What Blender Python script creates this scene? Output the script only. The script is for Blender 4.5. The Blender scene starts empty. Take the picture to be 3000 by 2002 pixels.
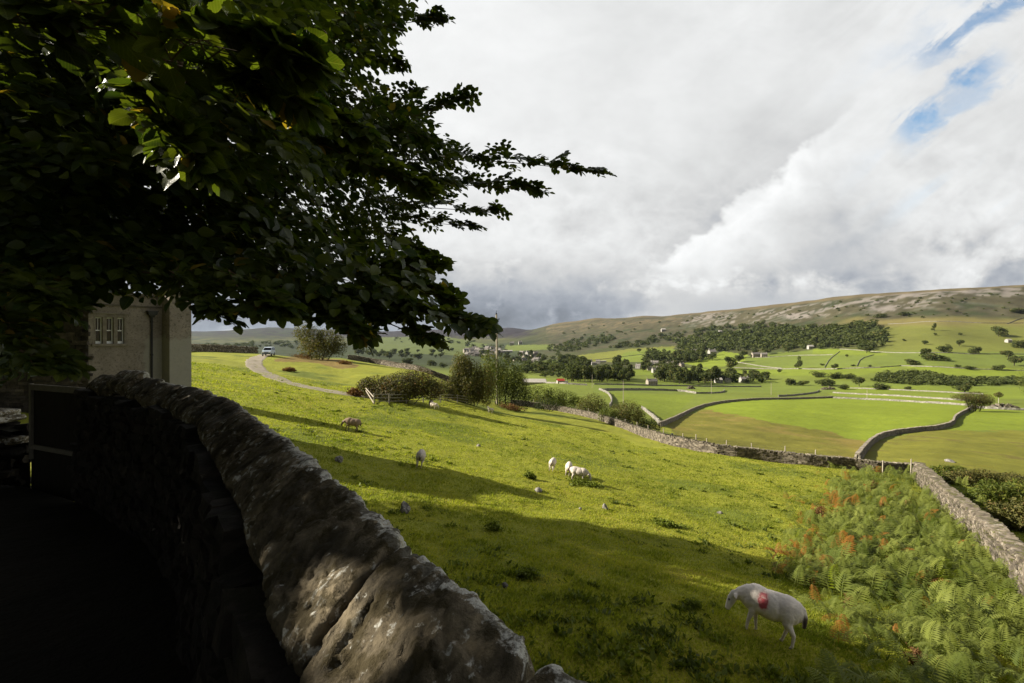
import bpy, bmesh, math, random
import numpy as np
from mathutils import Vector, Matrix

random.seed(7)
RNG = np.random.default_rng(11)
SC = bpy.context.scene
COL = SC.collection
R = math.radians

# ------------------------------------------------------------------ camera, sky, sun, exposure
F_PX, CX, CY = 1333.0, 1500.0, 1001.0          # 16 mm lens on a 36 mm sensor, measured on the 3000 px photograph
cam_data = bpy.data.cameras.new("camera")
cam_data.sensor_width = 36.0
cam_data.lens = 16.0
cam_data.clip_start = 0.05
cam_data.clip_end = 60000.0
cam = bpy.data.objects.new("camera", cam_data)
COL.objects.link(cam)
cam.location = (0, 0, 0)
cam.rotation_euler = (R(90), 0, 0)
SC.camera = cam

SUN_EL = R(28.0)
SUN_DIR = Vector((-0.9953 * math.cos(SUN_EL), 0.0966 * math.cos(SUN_EL), math.sin(SUN_EL)))
sun_data = bpy.data.lights.new("sun", 'SUN')
sun_data.energy = 5.0
sun_data.angle = R(0.5)
sun_data.color = (1.0, 0.93, 0.80)
sun = bpy.data.objects.new("sun", sun_data)
COL.objects.link(sun)
sun.rotation_euler = SUN_DIR.to_track_quat('Z', 'Y').to_euler()
sun.location = (-40, 4, 40)

SC.view_settings.view_transform = 'Standard'
SC.view_settings.look = 'None'
SC.view_settings.gamma = 1.0
SC.view_settings.exposure = 1.15
SC.render.engine = 'CYCLES'
SC.cycles.max_bounces = 6
SC.cycles.transparent_max_bounces = 8
SC.cycles.volume_bounces = 0
SC.cycles.use_denoising = True


class NT:
    """small expression builder for shader nodes"""
    def __init__(self, tree):
        self.t = tree
        self.n = tree.nodes
        self.l = tree.links

    def link(self, a, sock):
        if isinstance(a, (int, float)):
            sock.default_value = a
        elif isinstance(a, (tuple, list)):
            v = tuple(a)
            if len(sock.default_value) == 4 and len(v) == 3:
                v = v + (1.0,)
            sock.default_value = v
        else:
            self.l.new(a, sock)

    def m(self, op, a, b=0.0, c=0.0, clamp=False):
        nd = self.n.new('ShaderNodeMath')
        nd.operation = op
        nd.use_clamp = clamp
        self.link(a, nd.inputs[0])
        self.link(b, nd.inputs[1])
        self.link(c, nd.inputs[2])
        return nd.outputs[0]

    def add(self, a, b): return self.m('ADD', a, b)
    def sub(self, a, b): return self.m('SUBTRACT', a, b)
    def mul(self, a, b): return self.m('MULTIPLY', a, b)
    def div(self, a, b): return self.m('DIVIDE', a, b)
    def mad(self, a, b, c): return self.m('MULTIPLY_ADD', a, b, c)

    def sm(self, x, lo, hi, a=0.0, b=1.0):
        nd = self.n.new('ShaderNodeMapRange')
        nd.interpolation_type = 'SMOOTHSTEP'
        self.link(x, nd.inputs['Value'])
        nd.inputs['From Min'].default_value = lo
        nd.inputs['From Max'].default_value = hi
        nd.inputs['To Min'].default_value = a
        nd.inputs['To Max'].default_value = b
        return nd.outputs['Result']

    def noise(self, vec, scale, detail=4.0, rough=0.55, dist=0.0, out='Fac'):
        nd = self.n.new('ShaderNodeTexNoise')
        if vec is not None:
            self.l.new(vec, nd.inputs['Vector'])
        nd.inputs['Scale'].default_value = scale
        nd.inputs['Detail'].default_value = detail
        nd.inputs['Roughness'].default_value = rough
        nd.inputs['Distortion'].default_value = dist
        return nd.outputs[out]

    def voro(self, vec, scale, feature='F1', out='Distance', rand=1.0):
        nd = self.n.new('ShaderNodeTexVoronoi')
        nd.feature = feature
        if vec is not None:
            self.l.new(vec, nd.inputs['Vector'])
        nd.inputs['Scale'].default_value = scale
        nd.inputs['Randomness'].default_value = rand
        return nd.outputs[out]

    def mix(self, f, a, b, blend='MIX'):
        nd = self.n.new('ShaderNodeMix')
        nd.data_type = 'RGBA'
        nd.blend_type = blend
        self.link(f, nd.inputs[0])
        self.link(a, nd.inputs[6])
        self.link(b, nd.inputs[7])
        return nd.outputs[2]

    def comb(self, x, y, z):
        nd = self.n.new('ShaderNodeCombineXYZ')
        self.link(x, nd.inputs[0]); self.link(y, nd.inputs[1]); self.link(z, nd.inputs[2])
        return nd.outputs[0]

    def sep(self, v):
        nd = self.n.new('ShaderNodeSeparateXYZ')
        self.l.new(v, nd.inputs[0])
        return nd.outputs[0], nd.outputs[1], nd.outputs[2]

    def vscale(self, v, s):
        nd = self.n.new('ShaderNodeVectorMath')
        nd.operation = 'MULTIPLY'
        self.l.new(v, nd.inputs[0])
        nd.inputs[1].default_value = s
        return nd.outputs[0]

    def attr(self, name, out='Fac'):
        nd = self.n.new('ShaderNodeAttribute')
        nd.attribute_name = name
        return nd.outputs[out]

    def coord(self, which='Object'):
        return self.n.new('ShaderNodeTexCoord').outputs[which]

    def geo(self, which='Position'):
        return self.n.new('ShaderNodeNewGeometry').outputs[which]

    def bump(self, h, strength=0.5, dist=0.02, normal=None):
        nd = self.n.new('ShaderNodeBump')
        nd.inputs['Strength'].default_value = strength
        nd.inputs['Distance'].default_value = dist
        self.l.new(h, nd.inputs['Height'])
        if normal is not None:
            self.l.new(normal, nd.inputs['Normal'])
        return nd.outputs[0]


# ---- world: Nishita sky with broken cloud over it, laid out by direction
world = bpy.data.worlds.new("World")
SC.world = world
world.use_nodes = True
wt = world.node_tree
wt.nodes.clear()
W = NT(wt)
sky = wt.nodes.new('ShaderNodeTexSky')
sky.sky_type = 'NISHITA'
sky.sun_disc = False
sky.sun_elevation = SUN_EL
sky.sun_rotation = math.atan2(SUN_DIR.x, SUN_DIR.y) % (2 * math.pi)
dvec = W.coord('Generated')
dx, dy, dz = W.sep(dvec)
yy = W.m('MAXIMUM', dy, 0.12)
px = W.mad(W.div(dx, yy), F_PX, CX)            # bearing and height of a sky direction, as tangents from due north
hh = W.mul(W.div(dz, yy), F_PX)
py = W.sub(CY, hh)
# texture domains: a cloud layer seen in perspective, and the sky dome itself
zz = W.m('MAXIMUM', W.add(dz, 0.10), 0.03)
plane = W.comb(W.div(dx, zz), W.mul(W.div(dy, zz), 0.55), 0.0)
dome = W.comb(W.mul(px, 0.001), W.mul(py, 0.0014), 0.3)
n_big = W.noise(plane, 0.9, 6.0, 0.55, 0.4)
n_str = W.noise(W.vscale(plane, (2.2, 0.55, 1.0)), 1.3, 7.0, 0.6, 0.6)
n_dome = W.noise(dome, 3.2, 8.0, 0.58, 0.3)
n_fine = W.noise(dome, 9.0, 7.0, 0.6, 0.2)
nb = W.sub(n_big, 0.5)
nd_ = W.sub(n_dome, 0.5)
nf = W.sub(n_fine, 0.5)
ns = W.sub(n_str, 0.5)
# grey level of the cloud sheet
val = W.add(0.87, W.mul(nb, 0.14))
val = W.add(val, W.mul(nd_, 0.26))
bil = W.m('ABSOLUTE', W.sub(W.noise(dome, 4.2, 5.0, 0.52, 0.25), 0.5))
bil2 = W.m('ABSOLUTE', W.sub(W.noise(dome, 9.5, 4.0, 0.55, 0.2), 0.5))
puff = W.sub(0.10, W.add(bil, W.mul(bil2, 0.6)))
val = W.add(val, W.mul(puff, W.sm(py, 300.0, 700.0, 0.15, 0.75)))
val = W.add(val, W.mul(nf, 0.07))
stk = W.noise(W.comb(W.mul(W.add(W.mul(px, 0.80), W.mul(py, -0.60)), 0.0016), W.mul(W.add(W.mul(px, 0.60), W.mul(py, 0.80)), 0.0062), 2.1), 1.0, 7.0, 0.6, 0.5)
val = W.add(val, W.mul(W.sub(stk, 0.5), W.sm(px, 1700.0, 2700.0, 0.05, 0.42)))
# the dark bank low down, deepest west of the cumulus
pyn = W.add(py, W.add(W.mul(nd_, 190.0), W.mul(nf, 90.0)))
bank = W.mul(W.sm(pyn, 690.0, 930.0), W.sm(px, 2150.0, 1700.0))
val = W.sub(val, W.mul(bank, 0.49))
bank2 = W.mul(W.sm(W.add(py, W.mul(nd_, 160.0)), 640.0, 760.0), W.sm(px, 1900.0, 2300.0))
bank2 = W.mul(bank2, W.sm(n_dome, 0.40, 0.60))
val = W.sub(val, W.mul(bank2, 0.42))
# bright broken edges in the bank
brk = W.mul(W.sm(n_fine, 0.54, 0.70), W.sm(py, 660.0, 800.0))
val = W.add(val, W.mul(brk, 0.17))
low = W.mul(W.sm(py, 830.0, 900.0), W.sm(px, 1850.0, 2100.0))
val = W.mad(low, W.sub(0.62, val), val)
# the cumulus with a bright ragged north-west edge
rx = W.sub(px, 1905.0)
ry = W.sub(py, 800.0)
dd = W.add(W.mul(rx, 0.636), W.mul(ry, 0.773))
ss = W.sub(W.mul(rx, 0.773), W.mul(ry, 0.636))
lump = W.noise(dome, 6.0, 6.0, 0.55, 0.1)
dn = W.add(dd, W.add(W.mul(W.sub(lump, 0.5), 170.0), W.mul(nf, 55.0)))
cin = W.mul(W.sm(dn, -6.0, 22.0), W.mul(W.sm(ss, -40.0, 60.0), W.sm(ss, 760.0, 480.0)))
cin = W.mul(cin, W.sm(W.add(py, W.mul(nf, 120.0)), 840.0, 770.0))
cval = W.sub(1.02, W.mul(W.sm(dn, 10.0, 330.0), 0.42))
cval = W.add(W.add(cval, W.mul(nf, 0.12)), W.mul(puff, 0.55))
shade_out = W.mul(W.mul(W.sm(dn, -330.0, -10.0), W.sm(dn, 15.0, -10.0)), W.mul(W.sm(ss, 0.0, 120.0), W.sm(ss, 900.0, 600.0)))
val = W.sub(val, W.mul(shade_out, 0.15))
val = W.mad(cin, W.sub(cval, val), val)
val = W.m('MAXIMUM', val, 0.22)
# white above the trees, in the north-west
val = W.add(val, W.mul(W.mul(W.sm(px, 1900.0, 1300.0), W.sm(py, 760.0, 400.0)), 0.10))
cool = W.sm(val, 0.75, 0.30)
ccol = W.mix(cool, (0.99, 1.0, 1.0), (0.88, 0.97, 1.12))
ccol = W.mix(1.0, ccol, W.comb(val, val, val), 'MULTIPLY')
# blue gaps in the north-east, drawn out along the wind
gx = W.sub(px, 2650.0)
gy = W.sub(py, 400.0)
gd = W.add(W.mul(gx, 0.60), W.mul(gy, 0.80))
gs = W.sub(W.mul(gx, 0.80), W.mul(gy, 0.60))
streak = W.noise(W.comb(W.mul(gs, 0.0040), W.mul(gd, 0.0095), 0.7), 1.0, 8.0, 0.66, 0.5)
gdn = W.add(gd, W.add(W.mul(W.sub(streak, 0.5), 230.0), W.mul(nf, 70.0)))
g1 = W.mul(W.mul(W.sm(gdn, -62.0, -12.0), W.sm(gdn, 62.0, 12.0)), W.mul(W.sm(gs, -70.0, 70.0), W.sm(gs, 420.0, 260.0)))
g2 = W.mul(W.mul(W.sm(gdn, -175.0, -135.0), W.sm(gdn, -80.0, -120.0)), W.mul(W.sm(gs, 100.0, 260.0), W.sm(gs, 900.0, 600.0)))
g3 = W.mul(W.sm(stk, 0.52, 0.72), W.mul(W.sm(px, 2350.0, 2900.0), W.sm(py, 760.0, 520.0)))
gap = W.m('MINIMUM', W.add(W.add(g1, W.mul(g2, 0.85)), W.mul(g3, 0.50)), 1.0)
# unseen sky behind and overhead darkened to cut fill, east brightened to add it
front = W.sm(W.sub(W.add(W.mul(dy, 0.75), W.mul(dx, 0.45)), W.mul(W.m('MAXIMUM', W.sub(dz, 0.60), 0.0), 1.4)), -0.10, 0.30)
east = W.mul(W.sm(W.sub(W.mul(dx, 0.8), W.mul(W.m('ABSOLUTE', dy), 0.2)), 0.10, 0.50), W.sm(dz, 0.75, 0.50))
front = W.m('MAXIMUM', front, W.mul(east, 0.9))
ccol = W.mix(front, (0.16, 0.17, 0.185), ccol)
gap = W.mul(W.mul(gap, front), W.sm(W.add(n_fine, W.mul(W.sub(stk, 0.5), 0.8)), 0.32, 0.60, 0.45, 1.0))
sky10 = W.mix(1.0, sky.outputs[0], (0.80, 0.86, 0.84), 'MULTIPLY')
cloud10 = W.mix(1.0, ccol, (4.25, 4.25, 4.25), 'MULTIPLY')
wcol = W.mix(gap, cloud10, sky10)
bg = wt.nodes.new('ShaderNodeBackground')
bg.inputs['Strength'].default_value = 0.10
wt.links.new(wcol, bg.inputs['Color'])
wo = wt.nodes.new('ShaderNodeOutputWorld')
wt.links.new(bg.outputs[0], wo.inputs['Surface'])


# ------------------------------------------------------------------ helpers
def _hash2(ix, iy, seed):
    h = (ix.astype(np.int64) * 374761393 + iy.astype(np.int64) * 668265263 + seed * 1442695041) & 0x7fffffff
    h = ((h ^ (h >> 13)) * 1274126177) & 0x7fffffff
    return ((h ^ (h >> 16)) & 0xffff) / 65535.0


def vnoise(x, y, seed=0):
    x = np.asarray(x, float); y = np.asarray(y, float)
    ix = np.floor(x); iy = np.floor(y)
    fx = x - ix; fy = y - iy
    fx = fx * fx * fx * (fx * (fx * 6 - 15) + 10)
    fy = fy * fy * fy * (fy * (fy * 6 - 15) + 10)
    a = _hash2(ix, iy, seed); b = _hash2(ix + 1, iy, seed)
    c = _hash2(ix, iy + 1, seed); d = _hash2(ix + 1, iy + 1, seed)
    return (a + (b - a) * fx) * (1 - fy) + (c + (d - c) * fx) * fy - 0.5


def fbm(x, y, seed=0, octaves=4, gain=0.5):
    s = 0; a = 1.0; t = 0
    for k in range(octaves):
        s = s + a * vnoise(x * 2 ** k + 17.3 * k, y * 2 ** k - 9.1 * k, seed + k)
        t += a
        a *= gain
    return s / t * 2.0


def sstep(x, lo, hi):
    t = np.clip((x - lo) / (hi - lo), 0, 1)
    return t * t * (3 - 2 * t)


def mesh_np(name, verts, faces, mats, parent=None, var=None, col=None, smooth=False, mat_idx=None, link=True):
    """one mesh object from numpy arrays; faces is an (n,3) or (n,4) array or a list of such"""
    verts = np.asarray(verts, dtype=np.float32)
    fl = faces if isinstance(faces, list) else [faces]
    fl = [np.asarray(f, dtype=np.int32) for f in fl if len(f)]
    me = bpy.data.meshes.new(name)
    me.vertices.add(len(verts))
    me.vertices.foreach_set('co', verts.ravel())
    loops = np.concatenate([f.ravel() for f in fl])
    sizes = np.concatenate([np.full(len(f), f.shape[1], np.int32) for f in fl])
    starts = np.concatenate([[0], np.cumsum(sizes)[:-1]]).astype(np.int32)
    me.loops.add(len(loops))
    me.loops.foreach_set('vertex_index', loops)
    me.polygons.add(len(sizes))
    me.polygons.foreach_set('loop_start', starts)
    me.polygons.foreach_set('loop_total', sizes)
    if mat_idx is not None:
        me.polygons.foreach_set('material_index', np.asarray(mat_idx, np.int32))
    me.polygons.foreach_set('use_smooth', np.full(len(sizes), bool(smooth)))
    me.update(calc_edges=True)
    if var is not None:
        a = me.attributes.new('var', 'FLOAT', 'POINT')
        a.data.foreach_set('value', np.asarray(var, np.float32))
    if col is not None:
        c4 = np.ones((len(verts), 4), np.float32)
        c4[:, :3] = col
        a = me.attributes.new('Col', 'FLOAT_COLOR', 'POINT')
        a.data.foreach_set('color', c4.ravel())
    for m in (mats if isinstance(mats, (list, tuple)) else [mats]):
        me.materials.append(m)
    if not link:
        return me
    o = bpy.data.objects.new(name, me)
    COL.objects.link(o)
    if parent is not None:
        o.parent = parent
    return o


def tag(o, label=None, cat=None, group=None, kind=None):
    if label: o['label'] = label
    if cat: o['category'] = cat
    if group: o['group'] = group
    if kind: o['kind'] = kind
    return o


def empty(name, loc=(0, 0, 0), rz=0.0, label=None, cat=None, group=None):
    o = bpy.data.objects.new(name, None)
    o.empty_display_size = 0.3
    COL.objects.link(o)
    o.location = loc
    o.rotation_euler = (0, 0, rz)
    return tag(o, label, cat, group)


def copy_tree(o, parent=None):
    c = o.copy()
    COL.objects.link(c)
    if parent is not None:
        c.parent = parent
    for ch in o.children:
        copy_tree(ch, c)
    return c


class MB:
    """collects shapes into one mesh"""
    def __init__(self):
        self.v = []; self.f3 = []; self.f4 = []; self.n = 0

    def add(self, verts, tris=(), quads=()):
        verts = np.asarray(verts, float)
        if len(tris): self.f3.append(np.asarray(tris) + self.n)
        if len(quads): self.f4.append(np.asarray(quads) + self.n)
        self.v.append(verts); self.n += len(verts)
        return self

    BQ = np.array([[0, 3, 2, 1], [4, 5, 6, 7], [0, 1, 5, 4], [1, 2, 6, 5], [2, 3, 7, 6], [3, 0, 4, 7]])

    def box(self, c, s, mat=None, taper=1.0):
        x, y, z = s[0] / 2, s[1] / 2, s[2] / 2
        t = taper
        v = np.array([[-x, -y, -z], [x, -y, -z], [x, y, -z], [-x, y, -z],
                      [-x * t, -y * t, z], [x * t, -y * t, z], [x * t, y * t, z], [-x * t, y * t, z]])
        if mat is not None:
            v = v @ np.array(mat).T
        return self.add(v + np.asarray(c, float), quads=self.BQ)

    def tube(self, pts, rad, seg=6, cap=True):
        pts = np.asarray(pts, float)
        n = len(pts)
        rad = np.full(n, rad) if np.isscalar(rad) else np.asarray(rad, float)
        tan = np.gradient(pts, axis=0)
        tan /= np.linalg.norm(tan, axis=1)[:, None] + 1e-9
        ref = np.array([0, 0, 1.0]) if abs(tan[0, 2]) < 0.9 else np.array([1.0, 0, 0])
        a = np.cross(tan, ref); a /= np.linalg.norm(a, axis=1)[:, None] + 1e-9
        b = np.cross(tan, a)
        th = np.linspace(0, 2 * np.pi, seg, endpoint=False)
        v = (pts[:, None, :] + rad[:, None, None] * (np.cos(th)[None, :, None] * a[:, None, :] + np.sin(th)[None, :, None] * b[:, None, :])).reshape(-1, 3)
        i, j = np.meshgrid(np.arange(n - 1), np.arange(seg), indexing='ij')
        j2 = (j + 1) % seg
        q = np.stack([i * seg + j, i * seg + j2, (i + 1) * seg + j2, (i + 1) * seg + j], -1).reshape(-1, 4)
        t = []
        if cap:
            v = np.vstack([v, pts[:1], pts[-1:]])
            k = n * seg
            for jj in range(seg):
                t.append([k, (jj + 1) % seg, jj])
                t.append([k + 1, (n - 1) * seg + jj, (n - 1) * seg + (jj + 1) % seg])
        return self.add(v, tris=t, quads=q)

    def prism(self, poly, z0, z1):
        """vertical prism over a 2D polygon"""
        n = len(poly)
        v = [(p[0], p[1], z0) for p in poly] + [(p[0], p[1], z1) for p in poly]
        q = [[i, (i + 1) % n, n + (i + 1) % n, n + i] for i in range(n)]
        t = [[0, i + 1, i] for i in range(1, n - 1)] + [[n, n + i, n + i + 1] for i in range(1, n - 1)]
        return self.add(v, tris=t, quads=q)

    def build(self, name, mats, parent=None, smooth=False, var=None, col=None):
        v = np.vstack(self.v)
        fl = []
        if self.f4: fl.append(np.vstack(self.f4))
        if self.f3: fl.append(np.vstack(self.f3))
        return mesh_np(name, v, fl, mats, parent, smooth=smooth, var=var, col=col)


# ------------------------------------------------------------------ materials
def new_mat(name):
    m = bpy.data.materials.new(name)
    m.use_nodes = True
    m.node_tree.nodes.clear()
    t = NT(m.node_tree)
    out = m.node_tree.nodes.new('ShaderNodeOutputMaterial')
    return m, t, out


def principled(t, out, col, rough=0.8, spec=0.3, normal=None, metal=0.0):
    p = t.n.new('ShaderNodeBsdfPrincipled')
    t.link(col, p.inputs['Base Color'])
    t.link(rough, p.inputs['Roughness'])
    t.link(spec, p.inputs['Specular IOR Level'])
    p.inputs['Metallic'].default_value = metal
    if normal is not None:
        t.l.new(normal, p.inputs['Normal'])
    t.l.new(p.outputs[0], out.inputs['Surface'])
    return p


def plain(name, col, rough=0.6, spec=0.3, nscale=6.0, namt=0.25, bump=0.0, metal=0.0, bdist=0.01):
    m, t, out = new_mat(name)
    co = t.coord('Object')
    n = t.noise(co, nscale, 5.0, 0.6)
    f = t.add(1.0 - namt, t.mul(n, 2 * namt))
    c = t.mix(1.0, col, t.comb(f, f, f), 'MULTIPLY')
    nm = t.bump(t.noise(co, nscale * 4, 4.0), bump, bdist) if bump else None
    principled(t, out, c, rough, spec, nm, metal)
    return m


def leaf_mat(name, c0, c1, c2=None, rough=0.45, spec=0.35, trans=0.45, cut=0.86):
    """leaves: each carries its own 'var' 0..1; c2 is the colour of the few turned ones"""
    m, t, out = new_mat(name)
    v = t.attr('var')
    c = t.mix(v, c0, c1)
    if c2:
        c = t.mix(t.sm(v, cut, cut + 0.1), c, c2)
    p = t.n.new('ShaderNodeBsdfPrincipled')
    t.link(c, p.inputs['Base Color'])
    p.inputs['Roughness'].default_value = rough
    p.inputs['Specular IOR Level'].default_value = spec
    tr = t.n.new('ShaderNodeBsdfTranslucent')
    tc = t.mix(1.0, c, (1.5, 1.6, 0.5), 'MULTIPLY')
    t.l.new(tc, tr.inputs['Color'])
    ms = t.n.new('ShaderNodeMixShader')
    ms.inputs[0].default_value = trans
    t.l.new(p.outputs[0], ms.inputs[1])
    t.l.new(tr.outputs[0], ms.inputs[2])
    t.l.new(ms.outputs[0], out.inputs['Surface'])
    return m


M = {}


def ground_mat():
    m, t, out = new_mat('ground')
    pos = t.geo('Position')
    c = t.attr('Col', 'Color')
    n1 = t.noise(pos, 0.55, 6.0, 0.65)
    n2 = t.noise(pos, 5.0, 5.0, 0.7)
    n3 = t.noise(pos, 0.035, 5.0, 0.6)
    n4 = t.noise(pos, 0.11, 7.0, 0.72)
    f = t.add(0.18, t.add(t.mul(n1, 0.45), t.add(t.mul(n2, 0.42), t.add(t.mul(n3, 0.30), t.mul(n4, 0.50)))))
    c = t.mix(1.0, c, t.comb(f, f, f), 'MULTIPLY')
    # yellower thin turf and darker lusher spots
    c = t.mix(t.mul(t.sm(n1, 0.52, 0.72), 0.35), c, t.mix(1.0, c, (1.35, 1.05, 0.7), 'MULTIPLY'))
    c = t.mix(t.mul(t.sm(n2, 0.56, 0.74), 0.45), c, t.mix(1.0, c, (0.50, 0.72, 0.7), 'MULTIPLY'))
    nm = t.bump(t.add(t.mul(n2, 0.6), n1), 0.55, 0.25)
    principled(t, out, c, 0.95, 0.12, nm)
    return m


def stone_mat(name, base, dark, lichen, moss=None, scale=1.0, lich=0.6, bump=0.6, bdist=0.02):
    m, t, out = new_mat(name)
    pos = t.geo('Position')
    v = t.attr('var')
    n1 = t.noise(pos, 2.5 * scale, 8.0, 0.65, 0.4)
    n2 = t.noise(pos, 11.0 * scale, 7.0, 0.65)
    n3 = t.noise(pos, 40.0 * scale, 4.0, 0.7)
    c = t.mix(t.sm(n1, 0.35, 0.68), dark, base)
    f = t.add(0.55, t.mul(t.m('MINIMUM', v, 1.0), 0.85))
    c = t.mix(1.0, c, t.comb(f, f, f), 'MULTIPLY')
    l = t.mul(t.sm(t.add(n2, t.add(t.mul(t.sub(n1, 0.5), 0.6), t.mul(t.m('MAXIMUM', t.sub(v, 0.8), 0.0), 0.55))), lich, lich + 0.08), t.sm(n3, 0.30, 0.55))
    c = t.mix(l, c, lichen)
    if moss:
        nx, ny, nz = t.sep(t.geo('Normal'))
        mm = t.noise(pos, 4.0 * scale, 6.0, 0.7)
        c = t.mix(t.mul(t.sm(t.add(mm, t.mul(nz, 0.10)), 0.58, 0.66), 0.85), c, moss)
    nm = t.bump(t.add(t.mul(n1, 1.2), t.add(t.mul(n2, 0.7), t.mul(n3, 0.25))), bump, bdist)
    principled(t, out, c, 0.9, 0.2, nm)
    return m


M['ground'] = ground_mat()
M['wall_near'] = stone_mat('mossy_gritstone', (0.215, 0.172, 0.108), (0.042, 0.034, 0.021), (0.46, 0.45, 0.40), (0.030, 0.022, 0.006), 1.6, 0.57, 0.9, 0.03)
M['wall_far'] = stone_mat('drystone', (0.225, 0.188, 0.143), (0.075, 0.063, 0.048), (0.36, 0.345, 0.30), (0.085, 0.085, 0.025), 1.0, 0.66, 0.5, 0.03)
M['wall_vale'] = stone_mat('dale_drystone', (0.30, 0.262, 0.21), (0.13, 0.112, 0.09), (0.42, 0.40, 0.35), None, 1.0, 0.66, 0.5, 0.03)
M['wall_line'] = stone_mat('distant_drystone', (0.30, 0.275, 0.23), (0.14, 0.13, 0.11), (0.42, 0.41, 0.37), None, 0.5, 0.6, 0.8, 0.15)
M['wall_shaded'] = stone_mat('shade_dark_mossy_stone', (0.034, 0.027, 0.020), (0.010, 0.008, 0.006), (0.16, 0.15, 0.12), (0.012, 0.011, 0.004), 1.6, 0.70, 0.8, 0.03)  # darker copy of the mossy stone, tree shade put into its colour
M['rock'] = stone_mat('field_stone', (0.26, 0.24, 0.21), (0.10, 0.09, 0.08), (0.50, 0.49, 0.45), None, 3.0, 0.6, 0.5, 0.02)
# ------------------------------------------------------------------ terrain
# columns of (distance, sight-line) pairs surveyed off the photograph; everything is then built in metres on this surface
COLS = {
    -200: [(90, 1020), (150, 1000), (400, 985), (1500, 980), (4000, 962), (8000, 958), (12000, 985)],
    300: [(60, 1060), (92, 1022), (130, 1008), (400, 1000), (1500, 995), (4000, 975), (7000, 966), (9000, 980), (12000, 1000)],
    560: [(70, 1050), (92, 1032), (112, 1018), (150, 1009), (300, 1020), (1000, 1030), (2000, 1012), (3500, 994), (6000, 972), (8000, 985), (12000, 1000)],
    800: [(75, 1075), (97, 1043), (110, 1040), (140, 1050), (300, 1075), (1000, 1050), (1800, 1024), (3000, 1000), (6000, 960), (8000, 978), (12000, 1000)],
    1000: [(75, 1102), (100, 1062), (114, 1050), (140, 1058), (300, 1090), (700, 1072), (1200, 1050), (2500, 1015), (4500, 985), (6500, 967), (8500, 985), (12000, 1000)],
    1250: [(70, 1142), (88, 1103), (100, 1094), (130, 1108), (250, 1130), (500, 1102), (800, 1078), (1300, 1052), (2200, 1024), (3500, 1000), (6000, 966), (8000, 978), (12000, 1000)],
    1500: [(75, 1206), (95, 1188), (112, 1180), (150, 1192), (240, 1172), (350, 1140), (450, 1120), (700, 1092), (1000, 1068), (1600, 1042), (2500, 1016), (4000, 982), (5500, 961), (7500, 985), (12000, 1000)],
    1620: [(85, 1212), (110, 1200), (150, 1188), (220, 1158), (300, 1130), (450, 1115), (700, 1088), (1000, 1066), (1600, 1034), (2400, 1000), (3300, 962), (3800, 950), (5500, 985), (12000, 1010)],
    1750: [(90, 1228), (115, 1216), (160, 1186), (220, 1162), (300, 1138), (450, 1114), (700, 1086), (1000, 1064), (1500, 1030), (2100, 1000), (2800, 958), (3300, 933), (4600, 975), (12000, 1010)],
    2000: [(62, 1298), (80, 1284), (105, 1258), (150, 1220), (220, 1184), (260, 1168), (330, 1150), (450, 1126), (600, 1106), (800, 1080), (1000, 1056), (1400, 1020), (1900, 975), (2400, 929), (2600, 921), (3800, 965), (12000, 1010)],
    2250: [(66, 1330), (80, 1310), (105, 1270), (150, 1220), (200, 1192), (260, 1170), (330, 1155), (450, 1138), (600, 1110), (800, 1066), (1000, 1030), (1300, 984), (1600, 938), (1850, 899), (2000, 896), (3000, 940), (12000, 1010)],
    2500: [(66, 1350), (80, 1328), (105, 1288), (135, 1258), (180, 1213), (240, 1185), (300, 1165), (400, 1146), (500, 1116), (620, 1080), (800, 1030), (1000, 978), (1300, 910), (1500, 868), (1650, 866), (2500, 905), (12000, 1010)],
    2750: [(60, 1362), (80, 1320), (100, 1290), (135, 1250), (180, 1210), (240, 1184), (300, 1166), (400, 1140), (500, 1105), (600, 1066), (750, 1015), (900, 968), (1100, 906), (1280, 853), (1400, 849), (2200, 890), (12000, 1010)],
    3000: [(60, 1385), (80, 1335), (100, 1302), (135, 1258), (180, 1214), (240, 1186), (300, 1168), (400, 1140), (500, 1105), (600, 1066), (750, 1012), (900, 962), (1100, 892), (1230, 839), (1350, 835), (2100, 880), (12000, 1010)],
    3400: [(60, 1400), (80, 1350), (100, 1312), (135, 1265), (180, 1220), (240, 1190), (300, 1170), (400, 1140), (500, 1105), (600, 1064), (750, 1008), (900, 952), (1100, 880), (1230, 826), (1350, 822), (2100, 870), (12000, 1010)],
}


def near_plane(X, Y):
    z = -5.25 - 0.18 * X - 0.08 * Y + 0.085 * np.maximum(0, X - 10)
    z = z + 1.15 * np.exp(-((X - 4.6) ** 2 + (Y - 8.0) ** 2) / 42.0)
    return z


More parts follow.
